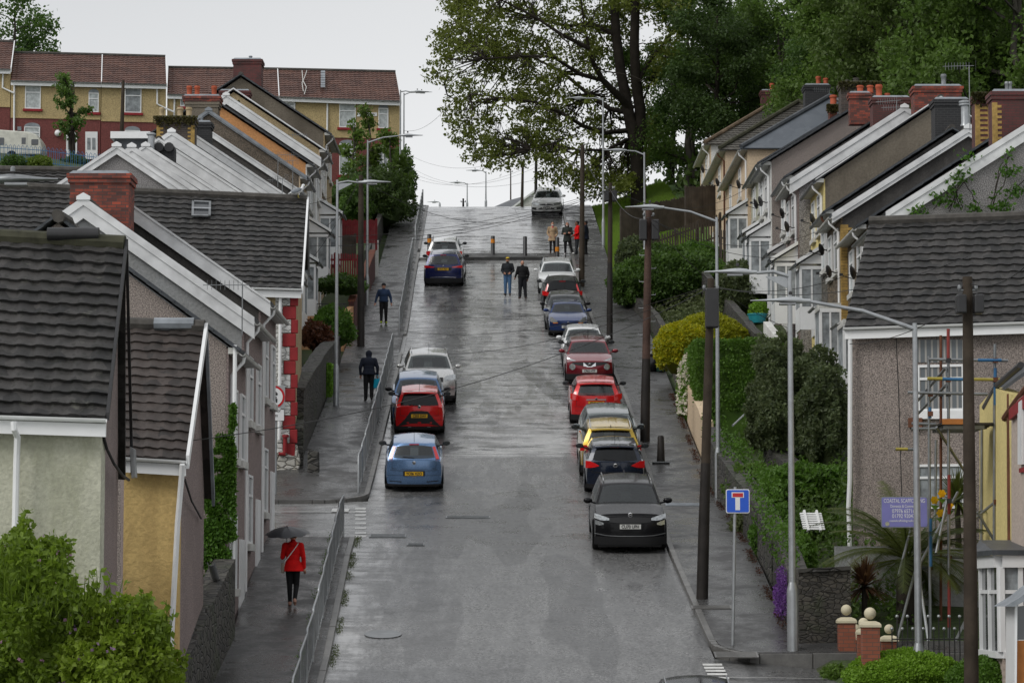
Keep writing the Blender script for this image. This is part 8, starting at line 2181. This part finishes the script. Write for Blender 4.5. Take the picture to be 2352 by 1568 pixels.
def person(label, pos, h, yaw, J, skin='skin', top=None, trouser=None, shoe=None, hair=None, hat=None, coatlen=0, hood=False, bulk=1.0, extras=None, face=True, group=None, tw=.0, bald=False, skirt=.16):
 """J: joints in metres for a 1.75 m figure, x to its right, y forward, z up"""
 k = h / 1.75; o = thing('person', label, 'person', pos, yaw, group); S = Matrix.Scale(k, 4)
 d = dict(hipR=(.09, 0, .93), hipL=(-.09, 0, .93), kneeR=(.10, .03, .50), kneeL=(-.10, .03, .50), ankR=(.10, 0, .09), ankL=(-.10, 0, .09), toeR=(.13, .16, .035), toeL=(-.13, .16, .035),
    shR=(.19, 0, 1.42), shL=(-.19, 0, 1.42), elR=(.26, -.02, 1.14), elL=(-.26, -.02, 1.14), wrR=(.27, .08, .90), wrL=(-.27, .08, .90), neck=(0, -.005, 1.46), head=(0, .02, 1.625), pel=(0, 0, .97), chest=(0, .01, 1.27), hdR=None, hdL=None)
 d.update(J); V = {a: (Vector(b) if b is not None else None) for a, b in d.items()}
 for s in 'RL':
  if V['hd' + s] is None: V['hd' + s] = (V['wr' + s] - V['el' + s]).normalized()
 mb = MB(); H = V['head']
 mb.ball(H + Vector((0, -.012, .02)), (.078, .096, .105), 16, 12); mb.ball(H + Vector((0, .02, -.05)), (.058, .068, .07), 14, 10)
 mb.ball(H + Vector((0, .055, -.085)), (.03, .03, .022), 8, 6); mb.tube([H + Vector((0, .088, .02)), H + Vector((0, .105, -.018)), H + Vector((0, .092, -.03))], [.010, .016, .012], 8)
 for sg in (-1, 1): mb.ball(H + Vector((sg * .079, -.008, -.0)), (.014, .024, .034), 8, 6)
 cap(mb, V['neck'] - Vector((0, 0, .06)), H - Vector((0, .01, .06)), .062, .052)
 mb.ball(V['chest'], (.15 * bulk, .10 * bulk, .2), 16, 12); mb.ball(V['pel'], (.15 * bulk, .105 * bulk, .12), 16, 10); mb.ball((V['pel'] + V['chest']) / 2, (.13 * bulk, .095 * bulk, .16), 14, 10)
 mb.tube([V['shL'], V['neck'] - Vector((0, 0, .04)), V['shR']], [.05, .06, .05], 10)
 for s in 'RL':
  cap(mb, V['hip' + s], V['knee' + s], .082, .055); cap(mb, V['knee' + s], V['ank' + s], .054, .036); cap(mb, V['ank' + s], V['toe' + s], .038, .03)
  cap(mb, V['sh' + s], V['el' + s], .05, .038); cap(mb, V['el' + s], V['wr' + s], .038, .026)
 body = remesh('body', mb, .014, M[skin], o, 3)
 hb = MB()
 for s, sg in (('R', 1), ('L', -1)): hand(hb, V['wr' + s], V['hd' + s], Vector((-sg, .4, 0)) if abs(V['hd' + s].z) > .5 else Vector((0, 0, 1)))
 bm = bmesh.new(); bm.from_mesh(body.data); t = hb.build('x', M[skin]); bm.from_mesh(t.data); bpy.data.objects.remove(t); bm.to_mesh(body.data); bm.free()
 body.data.polygons.foreach_set('use_smooth', [True] * len(body.data.polygons)); body.data.transform(S)
 def part(nm, m_, mt, vox=.016, sm_=4, par=o):
  q = remesh(nm, m_, vox, mt, par, sm_); q.data.transform(S); return q
 if face:
  fb = MB()
  for sg in (-1, 1): fb.ball(H + Vector((sg * .031, .078, .012)), (.013, .007, .008), 8, 6)
  fb.build('eyes', M['black'], o, smooth=180, M=S)
  MB().tube([H + Vector((-.025, .077, -.056)), H + Vector((0, .086, -.055)), H + Vector((.025, .077, -.056))], .006, 6).build('mouth', plain('lips', (.30, .10, .08), .6, world=False), o, smooth=180, M=S)
  MB().tube([H + Vector((-.045, .075, .034)), H + Vector((-.02, .083, .038))], .005, 5).tube([H + Vector((.045, .075, .034)), H + Vector((.02, .083, .038))], .005, 5).build('eyebrows', M['seat_dark'], o, M=S)
 if hair:
  m_ = MB(); c_, lng = hair
  m_.ball(H + Vector((0, -.028, .04)), (.087, .095, .098), 14, 10)
  if lng:
   for sg in (-1, 1): cap(m_, H + Vector((sg * .06, -.04, .02)), H + Vector((sg * .075, -.05, -.16)), .04, .03)
   cap(m_, H + Vector((0, -.07, .0)), H + Vector((0, -.09, -.2)), .06, .04)
  part('hair', m_, cloth('hair_' + label[:5], c_), .012, 2)
 m_ = MB(); m_.ball(V['pel'] - Vector((0, 0, .01)), (.158 * bulk, .118 * bulk, .12), 14, 10)
 for s in 'RL':
  cap(m_, V['hip' + s], V['knee' + s], .098 + tw, .070 + tw); cap(m_, V['knee' + s], V['ank' + s] + Vector((0, 0, .0)), .068 + tw, .050 + tw)
 part('trousers', m_, trouser)
 for s in 'RL':
  m_ = MB(); cap(m_, V['ank' + s] + Vector((0, -.02, -.02)), V['toe' + s] + Vector((0, .02, .012)), .048, .036); m_.ball(V['ank' + s] + Vector((0, -.035, -.05)), (.04, .05, .038), 8, 6)
  part('shoe', m_, shoe, .012, 2)
 m_ = MB(); b = bulk
 m_.ball(V['chest'] + Vector((0, 0, .02)), (.185 * b, .135 * b, .21), 16, 12); m_.ball((V['chest'] + V['pel']) / 2, (.168 * b, .13 * b, .19), 16, 12)
 m_.ball(V['pel'] + Vector((0, 0, .03)), ((.17 + skirt * .1) * b, .135 * b, .11), 16, 10)
 if coatlen:
  p0 = V['pel'] + Vector((0, 0, .08)); p1 = V['pel'] - Vector((0, 0, coatlen))
  rings = []
  for t in (0, .35, .7, 1):
   c = p0.lerp(p1, t); rx, ry = (.168 + (skirt * .35 + .02) * t) * b, (.13 + (skirt * .3) * t) * b
   rings.append([c + Vector((rx * math.cos(a), ry * math.sin(a), 0)) for a in [6.283 * i / 16 for i in range(16)]])
  m_.loft(rings)
 m_.tube([V['shL'] - Vector((0, 0, .0)), V['neck'] - Vector((0, 0, .035)), V['shR']], [.074, .085, .074], 10); cap(m_, V['neck'] - Vector((0, 0, .05)), V['neck'] + Vector((0, -.0, .035)), .085, .078)
 for s in 'RL':
  cap(m_, V['sh' + s], V['el' + s], .074 * (1 + (b - 1) * .5), .058 * (1 + (b - 1) * .5)); cap(m_, V['el' + s], V['wr' + s].lerp(V['el' + s], .06), .056, .044)
 if hood == 'up': m_.ball(H + Vector((0, -.03, .015)), (.112, .118, .135), 14, 12); cap(m_, V['neck'], H - Vector((0, .04, .02)), .10, .09)
 elif hood: m_.ball(V['neck'] + Vector((0, -.075, .0)), (.115, .075, .07), 12, 8)
 part('jacket', m_, top)
 if hat:
  m_ = MB(); c_, c2 = hat; m_.ball(H + Vector((0, -.012, .062)), (.093, .107, .085), 14, 10); part('hat', m_, cloth('hat_' + label[:5], c_), .012, 2)
  MB().lathe([(.096, 0), (.1, .02), (.096, .045)], n=16).build('hat_band', cloth('hatband_' + label[:5], c2), o, M=S @ Matrix.Translation(H + Vector((0, -.008, .028))) @ Matrix.Diagonal((1, 1.12, 1, 1)), smooth=50)
 if extras: extras(o, V, S)
 return o
def foot(px, py, off=0.0): return G(px, py, off)
navy = cloth('navy_cloth', (.009, .012, .022)); blk = cloth('black_cloth', (.011, .011, .012)); red = cloth('red_cloth', (.55, .006, .006)); drk = cloth('charcoal_cloth', (.02, .022, .026))
shoe_b = plain('black_shoe', (.012, .011, .010), .5, world=False); shoe_w = plain('white_shoe', (.65, .65, .64), .5, world=False)
p = foot(672, 1391, KH)
def ex1(o, V, S):
 st = MB().tube([V['shR'] + Vector((-.05, -.12, .05)), V['chest'] + Vector((0, -.15, 0)), V['pel'] + Vector((-.17, -.13, .08)), V['pel'] + Vector((-.2, -.06, -.05))], .010, 6)
 s_ = st.build('bag_strap', M['sign_white'], o, M=S)
person('woman in a bright red coat walking uphill on the lower left pavement', p, 1.66, math.radians(0), dict(hipR=(.085, 0, .93), kneeR=(.085, .06, .50), ankR=(.06, -.13, .16), toeR=(.06, -.07, .04), kneeL=(-.08, .07, .51), ankL=(-.07, .10, .09), toeL=(-.08, .26, .035),
 wrL=(-.17, .24, 1.28), elL=(-.25, .06, 1.14), elR=(.25, -.03, 1.14), wrR=(.27, .02, .89), head=(.0, .05, 1.62)), top=red, trouser=blk, shoe=plain('tan_shoe', (.36, .2, .15), .6, world=False), hair=((.04, .03, .025), False), coatlen=.16, hood=True, face=True, extras=ex1, skirt=.22)
bag = MB(); bag.box(-.035, .035, -.1, .1, -.13, .1); b_ = bag.build('shoulder_bag', plain('taupe_leather', (.20, .17, .14), .6, world=False), bevel=.02); b_.location = p + Vector((-.22, -.05, .86)); tag(b_, 'small taupe shoulder bag at the hip of the woman in red', 'handbag')
u = thing('umbrella', 'open black umbrella held over the woman in the red coat', 'umbrella', p + Vector((-.16, .18, 1.22)))
tp = Vector((.04, -.34, .53)); n_ = Vector((-.04, -.22, 1)).normalized()
Mq = Vector((0, 0, 1)).rotation_difference(n_).to_matrix().to_4x4(); mb = MB(); rings = []
for r_i in (0.02, .15, .3, .42, .5):
 ring = []
 for j in range(32):
  a = 6.283 * j / 32; sc_ = 1 - .05 * (1 - abs(math.cos(4 * a))) * (r_i / .5) ** 2; z = -.62 * r_i ** 2 - (.02 * (1 - abs(math.cos(4 * a))) * r_i / .5) * -1
  ring.append(tp + Mq @ Vector((r_i * sc_ * math.cos(a), r_i * sc_ * math.sin(a), z)))
 rings.append(ring)
rings2 = [[q - n_ * .004 for q in r] for r in rings[::-1]]
mb.loft(rings + rings2, cap=False); mb.build('canopy', plain('umbrella_cloth', (.012, .013, .017), .4, var=.3, world=False), u, smooth=40)
MB().tube([(0, 0, -.05), tp + n_ * .05], .008, 6).build('shaft', M['galv_dark'], u); MB().tube([(0, 0, -.08), (0, 0, .05)], .016, 8).build('handle', M['black'], u)
for j in range(8):
 a = 6.283 * j / 8; MB().tube([tp - n_ * .02, tp + Mq @ Vector((.28 * math.cos(a), .28 * math.sin(a), -.06)), tp + Mq @ Vector((.49 * math.cos(a), .49 * math.sin(a), -.155))], .004, 4).build('rib', M['galv_dark'], u)
p = foot(847, 920, KH)
person('stooping person in dark hooded coat walking up the left pavement', p, 1.78, math.radians(4), dict(kneeR=(.10, .02, .50), ankR=(.09, -.10, .12), toeR=(.1, .02, .035), ankL=(-.10, .02, .09), toeL=(-.13, .17, .035), head=(.0, .14, 1.57), neck=(0, .07, 1.42), chest=(0, .03, 1.24), shR=(.20, .03, 1.38), shL=(-.2, .03, 1.38), elR=(.29, .0, 1.12), elL=(-.29, .0, 1.12), wrR=(.29, .06, .88), wrL=(-.28, .08, .88)),
 top=navy, trouser=blk, shoe=shoe_b, hood='up', coatlen=.10, bulk=1.12, skirt=.1, tw=.012)
b_ = MB(); b_.box(-.05, .05, -.14, .14, -.34, -.02); b_.tube([(0, -.08, -.03), (0, -.03, .1), (0, .03, .1), (0, .08, -.03)], .01, 6); b_ = b_.build('carrier_bag', plain('blue_plastic', (.01, .28, .42), .35, world=False, bmp=.4, bs=14), bevel=.03); b_.location = p + Vector((.30, -.05, .77)); b_.rotation_euler = (0, 0, 1.0); tag(b_, 'bright blue carrier bag in the hand of the hooded person', 'bag')
p = foot(881, 744, KH)
person('man in navy jumper, black hat and yellow trainers walking down the left pavement', p, 1.76, math.radians(184), dict(kneeR=(.1, .06, .5), ankR=(.1, .12, .10), toeR=(.12, .27, .04), ankL=(-.1, -.02, .09), elR=(.30, -.03, 1.14), wrR=(.36, .06, .90), elL=(-.3, -.03, 1.14), wrL=(-.33, .06, .9)),
 top=cloth('navy_jumper', (.022, .04, .085)), trouser=blk, shoe=plain('neon_shoe', (.42, .55, .02), .5, world=False), hat=((.012, .012, .014), (.012, .012, .014)), bulk=1.15, tw=.008)
p = foot(1166, 679)
person('man with yellow and black woolly hat, padded jacket and blue jeans standing in the road', p, 1.80, math.radians(172), dict(elR=(.27, -.03, 1.15), wrR=(.17, .16, 1.02), elL=(-.27, -.03, 1.15), wrL=(-.17, .16, 1.02), hdR=(-.8, .3, -.3), hdL=(.8, .3, -.3)), top=drk, trouser=cloth('blue_jeans', (.06, .12, .22)), shoe=plain('brown_shoe', (.05, .035, .025), .6, world=False), hat=((.62, .42, .03), (.03, .03, .03)), bulk=1.12, tw=.01, extras=lambda o, V, S: MB().ball(V['head'] + Vector((0, .05, -.075)), (.055, .045, .04), 10, 8).build('beard', cloth('beard', (.05, .03, .02)), o, M=S, smooth=180))
p = foot(1200, 686)
person('bald man in black seen from behind, talking to the man in jeans', p, 1.78, math.radians(12), dict(kneeR=(.12, .02, .5), ankR=(.15, 0, .09), ankL=(-.12, 0, .09), toeR=(.2, .15, .035), elR=(.28, -.02, 1.14), wrR=(.27, .12, .93), elL=(-.28, .0, 1.14), wrL=(-.3, .18, 1.0)), top=blk, trouser=cloth('black_jeans', (.014, .015, .018)), shoe=plain('dark_brown_shoe', (.05, .025, .015), .6, world=False), bulk=1.22, tw=.02)
GQ = None
p = foot(1269, 584)
person('woman in a beige coat with pink scarf standing above the raised kerb', p, 1.72, math.radians(184), dict(elR=(.26, -.04, 1.14), wrR=(.2, .1, .98), elL=(-.26, -.04, 1.14), wrL=(-.2, .1, .98), hdR=(-.6, .4, -.5), hdL=(.6, .4, -.5)), top=cloth('beige_cloth', (.36, .25, .15)), trouser=blk, shoe=shoe_b, hair=((.015, .012, .01), False), coatlen=.26, skirt=.2, extras=lambda o, V, S: (MB().ball(V['head'] + Vector((0, .06, -.06)), (.05, .04, .035), 10, 8).build('face_mask', M['sign_white'], o, M=S, smooth=180), MB().ball(V['neck'] + Vector((0, .10, -.02)), (.04, .03, .08), 10, 8).build('scarf', cloth('pink_cloth', (.6, .08, .12)), o, M=S, smooth=180)))
p = foot(1303, 586)
person('person in dark green coat with folded arms and white trainers', p, 1.74, math.radians(176), dict(kneeL=(-.17, .05, .50), ankL=(-.28, .04, .12), toeL=(-.36, .17, .07), elR=(.26, .02, 1.13), wrR=(-.05, .2, 1.15), elL=(-.26, .02, 1.13), wrL=(.06, .21, 1.12), hdR=(-.9, .1, 0), hdL=(.9, .1, 0)), top=cloth('green_black_check', (.028, .034, .03), 20), trouser=blk, shoe=shoe_w, hair=((.02, .015, .012), True), coatlen=.26, bulk=1.08, skirt=.1, tw=.01, extras=lambda o, V, S: MB().ball(V['head'] + Vector((0, .06, -.065)), (.05, .035, .03), 10, 8).build('face_mask', M['sign_white'], o, M=S, smooth=180))
p = foot(1326, 588)
person('man in a bright red anorak facing left among the group at the top', p, 1.84, math.radians(100), dict(elR=(.22, .0, 1.14), wrR=(.17, .2, 1.02), elL=(-.22, 0, 1.14), wrL=(-.17, .2, 1.02), ankL=(-.1, .1, .09), toeL=(-.12, .25, .035)), skin='skin_dark', top=red, trouser=drk, shoe=shoe_b, hair=((.012, .01, .009), False), hood=True, coatlen=.14, skirt=.1)
p = foot(1346, 584, KH)
person('person in a dark navy coat partly hidden by the wooden pole', p, 1.76, math.radians(70), {}, skin='skin_dark', top=navy, trouser=blk, shoe=shoe_b, hair=((.012, .01, .009), False), coatlen=.2, skirt=.14)
pr_ = P(683, 455, 88.4)
mb = MB(); mb.ball((0, 0, .20), (.09, .20, .09), 14, 10, M=Matrix.Rotation(math.radians(22), 4, 'X')); mb.tube([(0, .12, .25), (.0, .17, .34), (0, .18, .38)], [.06, .045, .04], 10); mb.ball((0, .19, .39), (.048, .06, .045), 10, 8); cap(mb, (0, -.15, .16), (0, -.30, .10), .04, .012)
sg = remesh('seagull', mb, .012, M['sign_white'], None, 2); sg.location = pr_ + Vector((0, 0, .02)); sg.rotation_euler = (0, 0, math.radians(-70)); tag(sg, 'white seagull with grey wings standing on the end of the long tiled roof', 'bird')
for s_ in (-1, 1):
 MB().ball((s_ * .075, -.05, .21), (.03, .19, .07), 10, 8, M=Matrix.Rotation(math.radians(20), 4, 'X')).build('wing', M['lead'], sg, smooth=180)
 MB().tube([(s_ * .035, .02, .13), (s_ * .035, .03, .0), (s_ * .035, .07, -.005)], .008, 5).build('leg', M['yellow_paint'], sg)
MB().tube([(0, .24, .39), (0, .31, .375)], [.016, .004], 6).build('beak', M['yellow_paint'], sg)
w = bpy.data.worlds.new("World"); SC.world = w; w.use_nodes = True
nt = w.node_tree; bg = nt.nodes['Background']
sky = N(nt, 'ShaderNodeTexSky'); sky.sky_type = 'NISHITA'; sky.sun_disc = False
sky.sun_elevation = math.radians(40); sky.sun_rotation = math.radians(235)
hs = N(nt, 'ShaderNodeHueSaturation'); hs.inputs['Saturation'].default_value = .15; nt.links.new(sky.outputs[0], hs.inputs['Color'])
tc = N(nt, 'ShaderNodeTexCoord'); sp = N(nt, 'ShaderNodeSeparateXYZ'); nt.links.new(tc.outputs['Generated'], sp.inputs[0])
elev = ramp(nt, sp.outputs[2], .10, .235)
grad = mixc(nt, elev, (6.6, 6.65, 6.7), (5.0, 5.1, 5.22))
lf = ramp(nt, sp.outputs[0], -.17, -.02, .55, 0)
e2 = N(nt, 'ShaderNodeMath', operation='MULTIPLY'); nt.links.new(lf, e2.inputs[0]); nt.links.new(elev, e2.inputs[1])
grad = mixc(nt, e2.outputs[0], grad, (4.1, 4.25, 4.4))
up = ramp(nt, sp.outputs[2], .25, .6)
grad = mixc(nt, up, grad, (5.9, 6.0, 6.2))
cl = noise(nt, 2.5, 5, tc.outputs['Generated'])
grad = mixc(nt, ramp(nt, cl, .4, .7, 0, .12), grad, (5.5, 5.6, 5.8))
out = mixc(nt, .93, hs.outputs[0], grad)
nt.links.new(out, bg.inputs[0]); bg.inputs[1].default_value = .1
l = bpy.data.lights.new('sun', 'SUN'); l.energy = 1.1; l.angle = math.radians(25); l.color = (1, .97, .93)
lo = bpy.data.objects.new('sun', l); COL.objects.link(lo); lo.rotation_euler = (math.radians(50), 0, math.radians(-55))
cam = bpy.data.cameras.new('camera'); co = bpy.data.objects.new('camera', cam); COL.objects.link(co)
cam.sensor_width = 36; cam.lens = FPX / 2352 * 36; cam.clip_start = 1; cam.clip_end = 6000
co.rotation_euler = (math.radians(90) + TH, 0, 0)
SC.camera = co
vs = SC.view_settings; vs.view_transform = 'Standard'; vs.look = 'None'; vs.gamma = 1; vs.exposure = .5
cy = SC.cycles
cy.max_bounces = 4; cy.diffuse_bounces = 2; cy.glossy_bounces = 2; cy.transmission_bounces = 2; cy.transparent_max_bounces = 6
cy.use_adaptive_sampling = True; cy.adaptive_threshold = .01
cy.caustics_reflective = False; cy.caustics_refractive = False
cy.use_denoising = True
